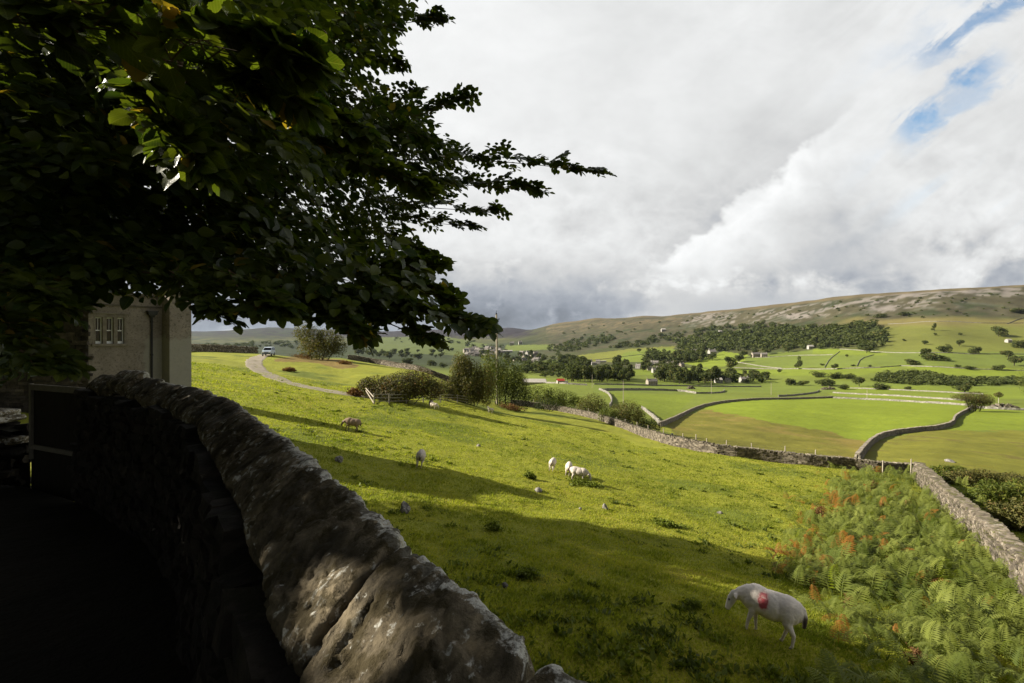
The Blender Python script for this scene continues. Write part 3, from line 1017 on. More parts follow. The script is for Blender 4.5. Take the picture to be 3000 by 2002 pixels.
def cope_stone(s0, s1, dz, roll, seed, nu, nv, bulge):
    u = np.linspace(0, 1, nu); v = np.linspace(0, sd_[-1], nv)
    sx = np.interp(v, sd_, SEC[:, 0]); sz = np.interp(v, sd_, SEC[:, 1])
    for _ in range(2):
        sx[1:-1] = (sx[:-2] + 2 * sx[1:-1] + sx[2:]) / 4; sz[1:-1] = (sz[:-2] + 2 * sz[1:-1] + sz[2:]) / 4
    U, Vv = np.meshgrid(u, np.arange(nv), indexing='ij')
    X0 = sx[Vv]; Z0 = sz[Vv]
    L = s1 - s0
    e = np.minimum(U, 1 - U) * L
    rnd = 1 - np.clip(1 - e / 0.035, 0, 1) ** 2.2             # ends roll over into the joint
    cxn, czn = 0.15, -0.22
    k = 0.925 + 0.075 * rnd
    X = cxn + (X0 - cxn) * k; Z = czn + (Z0 - czn) * k
    a = s0 + U * L; b = sd_[-1] * Vv / (nv - 1)
    d = 0.020 * fbm(a / 0.34, b / 0.24, seed, 2) + 0.012 * fbm(a / 0.10, b / 0.09, seed + 5, 4) + bulge * (np.sin(np.pi * U) - 0.6)
    d = d - 0.011 * sstep(-np.abs(fbm(a / 0.22 + b * 1.5, b / 0.10, seed + 9, 3)), -0.08, 0.0) - 0.012 * sstep(fbm(a / 0.05, b / 0.05, seed + 15, 2), 0.35, 0.6) + 0.008 * fbm(a / 0.03, b / 0.03, seed + 12, 3)
    nx = X - cxn; nz = Z - czn; ln = np.hypot(nx, nz) + 1e-6
    X = X + d * nx / ln; Z = Z + d * nz / ln
    along = np.clip(a - 0.40 * np.clip(X, 0, 1) + 0.02 * fbm(b / 0.1, U * 0, seed + 3, 2), cs[0], cs[-1])
    bx = np.interp(along, cs, CR[:, 0]); by = np.interp(along, cs, CR[:, 1])
    nxx = np.interp(along, cs, CN[:, 0]); nyy = np.interp(along, cs, CN[:, 1])
    P = np.stack([bx + nxx * X, by + nyy * X, WALL_TOP + dz + Z + roll * (X - 0.15)], -1).reshape(-1, 3)
    ii, jj = np.meshgrid(np.arange(nu - 1), np.arange(nv - 1), indexing='ij')
    q = np.stack([ii * nv + jj, (ii + 1) * nv + jj, (ii + 1) * nv + jj + 1, ii * nv + jj + 1], -1).reshape(-1, 4)
    c0 = P[:nv].mean(0); c1 = P[-nv:].mean(0)
    P = np.vstack([P, c0[None], c1[None]])
    n = nu * nv
    t = [[n, j, j + 1] for j in range(nv - 1)] + [[n + 1, (nu - 1) * nv + j + 1, (nu - 1) * nv + j] for j in range(nv - 1)]
    return P, [q, np.array(t)]


bounds = [cY(v) for v in (-3.2, -1.6, -0.55, 0.30, 0.885, 1.37, 2.02, 2.62, 3.3, 3.95, 4.7, 5.35, 6.0, 6.55, 7.1, 7.7)] + [cs[-1]]
for i, (a, b) in enumerate(zip(bounds[:-1], bounds[1:])):
    nearst = 2 <= i <= 8
    mid = CR[np.argmin(np.abs(cs - (a + b) / 2))]
    dz = RNG.uniform(-0.018, 0.016) + (0.13 if i == len(bounds) - 3 else 0) + (0.05 if i == len(bounds) - 4 else 0)
    P, F = cope_stone(a + 0.008, b - 0.008, dz, RNG.uniform(-0.07, 0.05), 40 + 7 * i, 110 if nearst else 40, 90 if nearst else 36, 0.006)
    o = mesh_np('coping_stone', P, F, M['wall_near'], near_wall, smooth=True, var=RNG.uniform(0.35, 0.70) + 0.75 * np.exp(-((np.concatenate([np.tile(np.linspace(0, sd_[-1], 90 if nearst else 36), 110 if nearst else 40), [0, 0]]) - 0.36) / 0.075) ** 2))
    o.location = -near_wall.location
body = CR[::6] + CN[::6] * 0.17
zbl = terrain(body[:, 0] + CN[::6][:, 0] * 0.35, body[:, 1] + CN[::6][:, 1] * 0.35)
a, _ = drystone('w', body, 1.2, 0.40, M['wall_shaded'], stone=(0.30, 0.12), zb=zbl, zt=np.full(len(body), WALL_TOP - 0.24), sides=(1,), cope=False, batter=0.06)
a.parent = near_wall; a.location = -near_wall.location
zbr = terrain(body[:, 0] - CN[::6][:, 0] * 0.4, body[:, 1] - CN[::6][:, 1] * 0.4)
a, _ = drystone('w', body, 1.2, 0.40, M['wall_near'], stone=(0.42, 0.18), zb=zbr, zt=np.full(len(body), WALL_TOP - 0.24), sides=(-1,), cope=False, batter=0.12, rounded=False)
a.name = 'retaining_courses'; a.parent = near_wall; a.location = -near_wall.location

# ---- the low wall beyond the gate, at the left edge
lw = empty('drystone_wall', (-11, 9.6, -2.9), 0, 'low shade-dark wall with flat mossy top slabs beyond the wooden gate', 'stone wall')
lpath = smooth_path([(-10.2, 9.45), (-11.5, 9.6), (-13.5, 9.5), (-16, 9.2)], 2)
a, b = drystone('w', lpath, 1.95, 0.5, M['wall_shaded'], stone=(0.40, 0.14), cope=False, rounded=True)
a.parent = lw; a.location = -lw.location
for k, (q, L, zz_) in enumerate([(0.05, 0.9, 0), (0.16, 1.1, 0.03), (0.30, 1.3, 0.0), (0.48, 1.2, 0.02), (0.70, 1.3, 0), (0.9, 1.2, 0), (0.12, 0.8, 0.13), (0.33, 0.9, 0.14)]):
    P, s = resample(lpath, 0.05)
    i = int(q * (len(P) - 1))
    zt = gz(P[i, 0], P[i, 1]) + 1.95 + zz_
    V, Q, var = stones(np.array([[P[i, 0], P[i, 1], zt + 0.05]]), np.array([[1.0, 0.0]]), np.array([[0.0, 1.0]]), np.array([[L / 2, 0.33, 0.065]]), RNG, True, 0.03, 0.10)
    o = mesh_np('top_slab', V, Q, M['wall_near'], lw, var=np.full(len(V), 0.95))
    o.location = -lw.location

# ---- stone pier that catches the sun in the gateway
pier = empty('stone_pier', (-10.35, 11.6, -3.2), 0, 'sunlit mossy stone pier seen through the gap under the gate rail', 'gate pier')
a, b = drystone('w', [(-10.05, 11.2), (-10.5, 12.2)], 1.75, 0.5, M['wall_far'], stone=(0.3, 0.15), cope=True)
for o in (a, b):
    o.parent = pier; o.location = -pier.location

# ---- wooden gate across the gap
M['old_wood'] = plain('weathered_wood', (0.21, 0.19, 0.15), 0.85, 0.1, 9.0, 0.35, 0.4)
gate = empty('field_gate', (-8.6, 8.85, -2.8), 0, 'grey weathered wooden gate between the dark wall end and the left slab wall', 'gate')
gA, gB = np.array([-7.55, 8.35]), np.array([-9.9, 9.35])
gd_ = (gB - gA) / np.linalg.norm(gB - gA); glen = np.linalg.norm(gB - gA)
gr = np.array([[gd_[0], -gd_[1], 0], [gd_[1], gd_[0], 0], [0, 0, 1]])
gmid = (gA + gB) / 2
M['shade_wood'] = plain('shade_dark_wood', (0.028, 0.024, 0.018), 0.9, 0.1, 9.0, 0.4, 0.4)
for k in range(14):  # added boards, near black in place of the shade under the rail
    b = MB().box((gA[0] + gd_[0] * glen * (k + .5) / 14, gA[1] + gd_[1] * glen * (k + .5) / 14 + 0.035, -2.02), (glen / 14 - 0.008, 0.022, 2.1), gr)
    o = b.build('shade_board', M['shade_wood'], gate); o.location = -gate.location
for k, zz_ in enumerate((-0.93, -2.15)):
    b = MB().box((gmid[0], gmid[1], zz_), (glen, 0.035, 0.12 if k == 0 else 0.085), gr)
    o = b.build('rail', M['gate_wood'] if 'gate_wood' in M else M['old_wood'], gate); o.location = -gate.location
for e, hgt in ((gA + gd_ * 0.05, 1.55), (gB - gd_ * 0.05, 1.55)):
    b = MB().box((e[0], e[1], -0.93 - hgt / 2 + 0.07), (0.08, 0.05, hgt), gr)
    o = b.build('stile', M['gate_wood'] if 'gate_wood' in M else M['old_wood'], gate); o.location = -gate.location

# ---- the long pasture wall and its neighbours
MAINW = [(1500, 1187), (1560, 1193), (1640, 1206), (1700, 1217), (1780, 1240), (1850, 1264), (1910, 1287), (1960, 1303), (2040, 1320), (2120, 1334), (2250, 1351), (2400, 1367), (2480, 1375), (2580, 1384), (2700, 1392)]
mw = empty('drystone_wall', gp(2000, 1312, 30), 0, 'long tan field wall running down across the middle of the pasture', 'stone wall')
a, b = drystone('w', px_path(MAINW, 30, 1), 1.02, 0.55, M['wall_far'], stone=(0.36, 0.16), rounded=False)
for o in (a, b):
    o.parent = mw; o.location = -mw.location
RW = [(12.5, 8.0), (15.5, 12.5), (19.0, 17.0), (24.7, 24.4), (31.0, 33.0), (36.5, 40.0), (40.2, 45.0)]
rw = empty('drystone_wall', (24.7, 24.4, gz(24.7, 24.4)), 0, 'thick pale grey wall beside the bracken slope, largest of the field walls', 'stone wall')
a, b = drystone('w', smooth_path(RW, 2), 1.35, 0.72, M['wall_far'], stone=(0.34, 0.13), rounded=True, cope_h=0.26, cope_len=0.20)
for o in (a, b):
    o.parent = rw; o.location = -rw.location
uw = empty('drystone_wall', gp(1170, 1072, 80), 0, 'brownish wall along the top of the small field behind the bushes', 'stone wall')
a, b = drystone('w', px_path([(1020, 1053), (1100, 1060), (1180, 1072), (1250, 1085), (1320, 1097), (1400, 1118)], 78, 1), 1.15, 0.55, M['wall_far'], stone=(0.45, 0.2), rounded=False)
for o in (a, b):
    o.parent = uw; o.location = -uw.location
bw = empty('drystone_wall', gp(650, 1030, 80), 0, 'dark wall on the skyline between the house and the farm track', 'stone wall')
a, b = drystone('w', px_path([(470, 1028), (560, 1030), (650, 1032), (752, 1036)], 84, 1), 1.35, 0.55, M['wall_near'], stone=(0.5, 0.22), rounded=False)
for o in (a, b):
    o.parent = bw; o.location = -bw.location
vw = empty('drystone_wall', gp(2600, 1270, 60), 0, 'crooked grey wall snaking up from the pasture wall to the windswept thorn', 'stone wall')
a, b = drystone('w', px_path([(2512, 1352), (2530, 1325), (2555, 1298), (2600, 1276), (2680, 1266), (2745, 1260), (2792, 1246), (2797, 1228), (2812, 1217), (2835, 1206), (2848, 1194)], 48, 1), 1.12, 0.48, M['wall_vale'], stone=(0.5, 0.22), rounded=False)
for o in (a, b):
    o.parent = vw; o.location = -vw.location
cw = empty('drystone_wall', gp(2010, 1204, 60), 0, 'dark wall bending over the green hillock in the middle of the dale', 'stone wall')
a, b = drystone('w', px_path([(1932, 1250), (1965, 1237), (2000, 1218), (2035, 1201), (2070, 1189), (2130, 1179), (2200, 1173), (2290, 1171), (2440, 1166)], 100, 1), 1.0, 0.42, M['wall_vale'], stone=(0.6, 0.26), rounded=False)
for o in (a, b):
    o.parent = cw; o.location = -cw.location
LW = [
    ([(1762, 1145), (1850, 1143), (1930, 1144), (2000, 1147), (2040, 1154)], 'dark wall along the top of the green field above the lane', 1.7, 150),
    ([(1755, 1142), (1780, 1152), (1792, 1168), (1792, 1184), (1786, 1194)], 'curved lane wall dropping between the bushes and the green field', 1.4, 100),
    ([(1880, 1197), (1905, 1216), (1925, 1234), (1935, 1250)], 'broken grey wall meeting the hillock wall at the hollow', 1.2, 90),
    ([(2440, 1167), (2560, 1172), (2700, 1180), (2835, 1189)], 'pale wall along the far side of the large bright green field', 1.2, 150),
    ([(2440, 1152), (2560, 1158), (2700, 1166), (2830, 1175)], 'pale wall above the narrow strip of green behind the large field', 1.2, 150),
    ([(2040, 1154), (2080, 1154), (2120, 1151), (2122, 1144)], 'short dark wall end in the rough field past the lane', 1.4, 150),
    ([(2280, 1163), (2330, 1160), (2390, 1152), (2400, 1146)], 'short dark wall below the ruined barn', 1.4, 150),
    ([(2850, 1195), (2900, 1199), (3000, 1203), (3150, 1206)], 'pale low wall running on from the windswept thorn to the rubble heap', 1.2, 120),
    ([(2490, 1138), (2620, 1143), (2760, 1150), (2880, 1156)], 'faint straight wall across the green strips below the scrub', 1.1, 200),
    ([(2150, 1078), (2300, 1081), (2440, 1083), (2560, 1079), (2640, 1073)], 'thin dark wall below the isolated hillside tree', 1.5, 300),
    ([(2640, 1073), (2760, 1078), (2900, 1084), (3100, 1090)], 'thin pale wall edging the bright strip above the dark scrub', 1.3, 300),
    ([(2460, 1024), (2600, 1034), (2760, 1037), (3100, 1040)], 'thin grey wall across the hillside below the two round trees', 1.3, 350),
    ([(2170, 1048), (2240, 1049), (2330, 1042), (2440, 1040)], 'faint hillside wall beside the hill farm', 1.3, 400),
    ([(2560, 1040), (2520, 1052), (2510, 1074)], 'faint wall dropping straight down the olive slope', 1.3, 400),
    ([(2460, 1030), (2430, 1052), (2415, 1078)], 'faint slanting wall on the olive slope nearest the wood', 1.3, 400),
    ([(2600, 950), (2800, 946), (3100, 944)], 'thin wall below the scree between pasture and rough hill', 1.4, 700),
    ([(2950, 948), (2985, 935), (3020, 925)], 'short dark wall climbing the upper slope under the scree', 1.5, 700),
    ([(2160, 1062), (2230, 1074), (2290, 1080)], 'dark wall below the small emerald field by the hamlet', 1.5, 400),
    ([(1690, 1060), (1790, 1050), (1880, 1040), (1960, 1030)], 'thin wall between the sunlit fields above the village', 1.3, 500),
    ([(1560, 1122), (1640, 1125), (1720, 1130)], 'grey wall in front of the barn with the red roof', 1.4, 200),
    ([(1740, 1127), (1850, 1129), (1960, 1131), (2100, 1134), (2230, 1134)], 'wall along the meadow below the riverside trees', 1.3, 250),
]
for pts, lab, h, ym in LW:
    line_wall('drystone_wall', pts, lab, h, 0.6, ym, 1, step=0.9 if ym < 200 else 2.0)

for o in list(COL.objects):
    if o.parent is None and o.name.startswith('drystone_wall'):
        o['kind'] = 'thing'
        o['category'] = 'stone wall'
        if o.type == 'MESH': o['group'] = 'dry stone walls across the dale'
# ------------------------------------------------------------------ the roughcast house
M['roughcast'] = None
m, t, out = new_mat('roughcast_render')
pos = t.coord('Object')
n1 = t.noise(pos, 1.3, 5.0, 0.6); n2 = t.noise(pos, 10.0, 6.0, 0.85)
c = t.mix(t.sm(n1, 0.35, 0.7), (0.205, 0.176, 0.142), (0.28, 0.242, 0.20))
c = t.mix(t.sm(n2, 0.50, 0.62), c, t.mix(1.0, c, (0.42, 0.42, 0.42), 'MULTIPLY'))
sx_, sy_, sz_ = t.sep(pos)
damp = t.mul(t.sm(t.add(sx_, t.mul(t.sub(n1, 0.5), 0.5)), 1.95, 2.15), t.sm(t.add(sz_, t.mul(t.sub(n1, 0.5), 2.0)), 4.1, 3.8))
c = t.mix(t.mul(damp, 0.7), c, (0.31, 0.30, 0.25))
principled(t, out, c, 0.95, 0.1, t.bump(n2, 0.7, 0.02))
M['roughcast'] = m
M['quoin'] = stone_mat('dressed_sandstone', (0.25, 0.22, 0.175), (0.15, 0.13, 0.10), (0.30, 0.28, 0.24), None, 1.5, 0.66, 0.4, 0.01)
M['dark_stone'] = stone_mat('coursed_dark_stone', (0.085, 0.07, 0.058), (0.03, 0.026, 0.022), (0.16, 0.14, 0.10), None, 1.5, 0.68, 0.8, 0.03)
M['white_paint'] = plain('white_painted_wood', (0.78, 0.78, 0.76), 0.5, 0.4, 3.0, 0.06)
M['iron'] = plain('black_iron', (0.022, 0.022, 0.024), 0.5, 0.4, 8.0, 0.3)
M['slate'] = plain('stone_slate', (0.17, 0.155, 0.14), 0.8, 0.2, 2.0, 0.5, 0.5, bdist=0.05)
m, t, out = new_mat('window_glass')
g = principled(t, out, (0.012, 0.014, 0.016), 0.06, 0.6)
M['glass'] = m

HA = (-18.6, 20.0)
hz0 = gz(*HA) - 0.3
house = empty('house', (HA[0], HA[1], hz0), R(60), 'grey roughcast house with a triple sash window and black downpipe behind the wall', 'house')
ZT_ = 2.18 - hz0                 # parapet height above the base
zl = lambda z: z - hz0
wallm = MB()
S0, S1, SB, DEP = 0.17, 1.33, 2.76, 1.7
SILL, HEAD = zl(-0.10), zl(1.10)
wallm.box(((0 + S0) / 2, 0.15, ZT_ / 2), (S0, 0.3, ZT_))
wallm.box(((S1 + SB) / 2, 0.15, ZT_ / 2), (SB - S1, 0.3, ZT_))
wallm.box(((S0 + S1) / 2, 0.15, SILL / 2), (S1 - S0, 0.3, SILL))
wallm.box(((S0 + S1) / 2, 0.15, (HEAD + ZT_) / 2), (S1 - S0, 0.3, ZT_ - HEAD))
wallm.box((SB / 2, 0.3 + DEP / 2, ZT_ / 2 - 0.01), (SB, DEP, ZT_ - 0.02))
hw = wallm.build('wall', M['roughcast'], house)
bm_ = MB().box((SB + 0.475, (2.2 - 0.763) / 2, ZT_ / 2 + 0.05), (0.95, 2.2 + 0.763, ZT_ + 0.1))
bm_.build('chimney_breast', M['roughcast'], house)
cp = MB().box((SB / 2 - 0.02, 1.0, ZT_ + 0.04), (SB + 0.10, 2.3, 0.11)).box((SB + 0.49, (2.2 - 0.763) / 2, ZT_ + 0.16), (1.05, 3.1, 0.12))
cp.build('parapet_coping', M['quoin'], house)
MB().box((SB / 2, -0.02, zl(1.66)), (SB, 0.06, 0.07)).build('string_course', M['quoin'], house)
q = MB(); zq = 0.0; k = 0
while zq < ZT_ - 0.3:
    h = RNG.uniform(0.26, 0.38)
    w = 0.16 if k % 2 else 0.12
    q.box((w / 2 - 0.012, 0.02, zq + h / 2), (w, 0.055, h - 0.012))
    zq += h; k += 1
q.build('quoin', M['quoin'], house, var=RNG.random(8 * k).repeat(1))
win = empty('window', (0, 0, 0)); win.parent = house
fr = MB()
fr.box(((S0 + S1) / 2, 0.02, SILL - 0.055), (S1 - S0 + 0.16, 0.2, 0.11))
fr.box(((S0 + S1) / 2, 0.04, HEAD + 0.07), (S1 - S0 + 0.04, 0.10, 0.14))
fr.box(((S0 + S1) / 2 + 0.02, -0.015, HEAD + 0.17), (S1 - S0 + 0.16, 0.09, 0.045))
LWD = (S1 - S0 - 2 * 0.14 - 2 * 0.06) / 3
edges = []
x = S0
fr.box((x + 0.03, 0.07, (SILL + HEAD) / 2), (0.06, 0.13, HEAD - SILL)); x += 0.06
for k in range(3):
    edges.append((x, x + LWD)); x += LWD
    w = 0.14 if k < 2 else 0.06
    fr.box((x + w / 2, 0.07, (SILL + HEAD) / 2), (w, 0.13, HEAD - SILL)); x += w
fr.build('frame', M['quoin'], win, var=np.full(fr.n, 0.5))
for (a, b) in edges:
    s_ = MB()
    zc = (SILL + HEAD) / 2
    for xx in (a + 0.02, b - 0.02):
        s_.box((xx, 0.16, zc), (0.045, 0.05, HEAD - SILL - 0.01))
    for zz_, hh_ in ((SILL + 0.06, 0.11), (zc, 0.045), (HEAD - 0.03, 0.055)):
        s_.box(((a + b) / 2, 0.158, zz_), (b - a - 0.01, 0.05, hh_))
    s_.box(((a + b) / 2, 0.165, zc + (HEAD - zc) / 2), (0.014, 0.025, HEAD - zc - 0.06))
    s_.build('sash', M['white_paint'], win)
    MB().box(((a + b) / 2, 0.19, zc), (b - a, 0.01, HEAD - SILL)).build('pane', M['glass'], win)
dp = MB().tube([(2.31, -0.07, zl(1.28)), (2.31, -0.07, 0.0)], 0.045, 8)
for zz_ in (zl(1.0), zl(-0.6), zl(-2.2)):
    dp.tube([(2.31, -0.07, zz_), (2.31, -0.07, zz_ - 0.09)], 0.062, 8)
dpo = dp.build('downpipe', M['iron'], house)
hp = MB().box((2.31, -0.10, zl(1.36)), (0.34, 0.22, 0.16), taper=1.12).box((2.31, -0.09, zl(1.22)), (0.15, 0.14, 0.13), taper=1.5)
hp.box((2.31, -0.10, zl(1.45)), (0.44, 0.27, 0.05))
ho = hp.build('rainwater_hopper', M['iron'], dpo)
# the darker stone wing that faces the lane, and the low range behind
wx_, wy_ = -0.673, 0.766
wg = MB().prism([(-0.03, -0.02), (-0.03 + wx_ * 10, -0.02 + wy_ * 10), (-0.03 + wx_ * 10 + 3, wy_ * 10 + 3), (2.0, 2.15)], 0, ZT_ + 0.6)
wgo = wg.build('stone_wing', M['dark_stone'], house, var=np.full(wg.n, 0.5))
# courses on its face
Cs, Ts, Ns, Ss = [], [], [], []
z_ = 0.0
while z_ < ZT_ + 0.8:
    h = RNG.uniform(0.12, 0.22); q_ = RNG.uniform(-0.3, 0)
    while q_ < 9.5:
        L = RNG.uniform(0.25, 0.7)
        m_ = q_ + L / 2
        if m_ > 0.1:
            Cs.append((-0.05 + wx_ * m_ - 0.03 * wy_, -0.02 + wy_ * m_ + 0.03 * wx_, z_ + h / 2))
            Ts.append((wx_, wy_)); Ns.append((-wy_, wx_)); Ss.append((L * 0.49, 0.06, h * 0.47))
        q_ += L
    z_ += h
V, Q, var = stones(np.array(Cs), np.array(Ts), np.array(Ns), np.array(Ss), RNG, False, 0.02, 0.09)
mesh_np('stone_facing', V, Q, M['dark_stone'], wgo, var=var)
lowr = MB()
ih = Matrix.Rotation(-R(60), 3, 'Z')
poly = []
for (X, Y) in ((-29, 29.6), (-23.0, 29.9), (-23.0, 31.4), (-29, 31.6)):
    p = ih @ Vector((X - HA[0], Y - HA[1], 0)); poly.append((p.x, p.y))
lowr.prism(poly[::-1] if False else poly, 0, zl(1.3)).build('rear_range', M['dark_stone'], house, var=np.full(lowr.n, 0.5))


# ------------------------------------------------------------------ foliage
def expand_leaves(pos, d, n, size, wid=0.78, fold=0.14, droop=0.12):
    """real leaf outlines: 11 points, 12 triangles each"""
    d = d / (np.linalg.norm(d, axis=1)[:, None] + 1e-9)
    s = np.cross(d, n); s /= np.linalg.norm(s, axis=1)[:, None] + 1e-9
    n = np.cross(s, d)
    T = np.array([(0, 0), (.16, -.36), (.16, 0), (.16, .36), (.47, -.5), (.47, 0), (.47, .5), (.78, -.30), (.78, 0), (.78, .30), (1.0, 0)])
    z = fold * np.abs(T[:, 1]) * 2 * 0.5 - droop * T[:, 0] ** 2
    V = pos[:, None, :] + size[:, None, None] * (T[None, :, 0, None] * d[:, None, :] + (wid * T[None, :, 1, None]) * s[:, None, :] + z[None, :, None] * n[:, None, :])
    F = np.array([(0, 1, 2), (0, 2, 3), (1, 4, 5), (1, 5, 2), (2, 5, 6), (2, 6, 3), (4, 7, 8), (4, 8, 5), (5, 8, 9), (5, 9, 6), (7, 10, 8), (8, 10, 9)])
    Fa = (F[None] + (np.arange(len(pos)) * 11)[:, None, None]).reshape(-1, 3)
    return V.reshape(-1, 3), Fa


def make_spray(rng, L=0.6, leaf=0.075):
    """a flat leafy shoot along +x; returns leaf arrays and twig polylines"""
    P, D, N, S, tw = [], [], [], [], []

    def shoot(p0, dirv, length, lf):
        dirv = np.array(dirv, float) / np.linalg.norm(dirv)
        n = max(3, int(length / (lf * 0.62)))
        side = np.cross(np.array([0, 0, 1.0]), dirv)
        pts = []
        for i in range(n + 1):
            t_ = i / n
            p = p0 + dirv * length * t_ + np.array([0, 0, -0.16 * length * t_ ** 2]) + side * 0.04 * length * math.sin(3 * t_ + p0[1] * 9)
            pts.append(p)
            if i > 0:
                sg = 1 if i % 2 else -1
                ang = R(rng.uniform(38, 68)) if i < n else R(rng.uniform(-15, 15))
                dd_ = dirv * math.cos(ang) + side * sg * math.sin(ang) + np.array([0, 0, rng.uniform(-0.45, 0.12)])
                P.append(p); D.append(dd_)
                N.append(np.array([rng.normal(0, .33), rng.normal(0, .33), 1.0]))
                S.append(lf * rng.uniform(0.72, 1.15) * (1.0 - 0.25 * t_))
        tw.append(np.array(pts))
        return pts

    main = shoot(np.zeros(3), (1, 0, 0), L, leaf)
    for k in range(5):
        t_ = 0.12 + 0.17 * k
        p = main[int(t_ * (len(main) - 1))]
        sg = 1 if k % 2 else -1
        shoot(p, (math.cos(0.75), sg * math.sin(0.75), rng.uniform(-.15, .15)), L * (0.52 * (1 - t_) + 0.12), leaf * 0.95)
    return np.array(P), np.array(D), np.array(N), np.array(S), tw


SPR = [make_spray(np.random.default_rng(100 + k), 0.58, 0.105) for k in range(10)]


def frame_of(dirs, rng, roll=0.35):
    d = dirs / (np.linalg.norm(dirs, axis=1)[:, None] + 1e-9)
    up = np.tile(np.array([0, 0, 1.0]), (len(d), 1)) + rng.normal(0, roll, d.shape)
    y = np.cross(up, d); y /= np.linalg.norm(y, axis=1)[:, None] + 1e-9
    z = np.cross(d, y)
    return np.stack([d, y, z], -1)       # columns


def place_sprays(tips, dirs, scale, rng, leafmul=None):
    """leaf arrays and twig tubes for many shoots whose ends are at the given points"""
    RM = frame_of(dirs, rng)
    kind = rng.integers(0, len(SPR), len(tips))
    LP, LD, LN, LS, tw = [], [], [], [], []
    for i in range(len(tips)):
        P, D, N, S, t_ = SPR[kind[i]]
        Rm = RM[i]; sc = scale[i]
        base = tips[i] - Rm @ (np.array([0.58, 0, -0.09]) * sc)
        LP.append(base + (P * sc) @ Rm.T); LD.append(D @ Rm.T); LN.append(N @ Rm.T); LS.append(S * (max(sc, 0.85) if leafmul is None else leafmul[i]))
        tw.append((base, Rm, sc, kind[i]))
    return np.vstack(LP), np.vstack(LD), np.vstack(LN), np.concatenate(LS), tw


def pix(P):
    y = np.maximum(P[:, 1], 1e-3)
    return CX + F_PX * P[:, 0] / y, CY - F_PX * P[:, 2] / y


def at_px(px_, py_, Y):
    return np.array([(px_ - CX) / F_PX * Y, Y, -(py_ - CY) / F_PX * Y])


M['leaf_near'] = leaf_mat('broad_leaf', (0.016, 0.032, 0.007), (0.075, 0.092, 0.012), (0.26, 0.17, 0.03), 0.38, 0.40, 0.42, 0.94)
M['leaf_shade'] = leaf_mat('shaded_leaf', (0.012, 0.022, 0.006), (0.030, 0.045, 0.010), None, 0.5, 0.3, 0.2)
M['bark'] = plain('bark', (0.055, 0.045, 0.036), 0.9, 0.15, 12.0, 0.5, 0.8, bdist=0.03)
M['twig'] = plain('twig_bark', (0.10, 0.065, 0.042), 0.8, 0.2, 20.0, 0.3)

MASS = [(-700, -700), (1250, -700), (1275, -30), (1235, 50), (1185, 100), (1165, 185), (1105, 240), (1140, 300), (1250, 318), (1310, 400), (1420, 470), (1470, 555), (1420, 600),
        (1340, 585), (1285, 590), (1235, 670), (1225, 735), (1275, 785), (1250, 850), (1300, 925), (1330, 965), (1260, 965), (1195, 935), (1090, 972), (1030, 985), (970, 935), (880, 915),
        (800, 902), (760, 885), (700, 900), (620, 868), (560, 880), (480, 868), (440, 890), (380, 862), (290, 872), (230, 905), (120, 1010), (-60, 1060), (-700, 1100)]
tr_ = np.random.default_rng(5)
tips, dirs, scl = [], [], []
HUB = np.array([-6.0, 5.5, 3.2])
while len(tips) < 2700:
    a, b = tr_.uniform(-120, 1480), tr_.uniform(-120, 1010)
    if not poly_in(MASS, np.array([a]), np.array([b]))[0]: continue
    if b > 760 and a > 640 and tr_.random() < 0.45: continue
    if b > 780: Y = tr_.uniform(2.3, 5.0)
    elif a > 1000: Y = tr_.uniform(4.0, 7.5)
    elif a < 900 and b < 560 and tr_.random() < 0.12: Y = tr_.uniform(1.9, 3.2)
    else: Y = tr_.uniform(3.0, 8.8)
    # fewer shoots out at the airy edge
    if a > 1000 and tr_.random() < 0.25 + 0.3 * (a - 1000) / 300: continue
    p = at_px(a, b, Y)
    d = (p - HUB); d /= np.linalg.norm(d)
    d = d * 0.7 + np.array([0.55, -0.15, -0.22]) + tr_.normal(0, 0.28, 3)
    tips.append(p); dirs.append(d); scl.append(tr_.uniform(0.8, 1.25))


def bough(p0, p1, n, spread, sc, seed, sag=0.0):
    """a leading shoot with side shoots along it; returns its axis"""
    rg = np.random.default_rng(seed)
    p0 = np.array(p0); p1 = np.array(p1)
    ax = p1 - p0; L = np.linalg.norm(ax); ax /= L
    sd = np.cross(ax, [0, 0, 1.0]); sd /= np.linalg.norm(sd); upv = np.cross(sd, ax)
    axis = []
    for i in range(n + 1):
        t_ = i / n
        p = p0 + (p1 - p0) * t_ + np.array([0, 0, sag * math.sin(math.pi * t_)])
        axis.append(p)
        if i == n:
            tips.append(p); dirs.append(ax + rg.normal(0, .05, 3)); scl.append(sc * 0.6)
            continue
        for sg in (-1, 1):
            reach = spread * (1 - t_) ** 0.7 * rg.uniform(0.5, 1.1) + 0.07
            lift = rg.uniform(-0.35, 0.9)
            dv = ax * 0.8 + sd * sg * 0.55 + upv * lift * 0.6
            dv /= np.linalg.norm(dv)
            tips.append(p + dv * reach * 1.0); dirs.append(dv); scl.append(sc * max(0.42, reach / (spread + 0.07)))
    return np.array(axis)


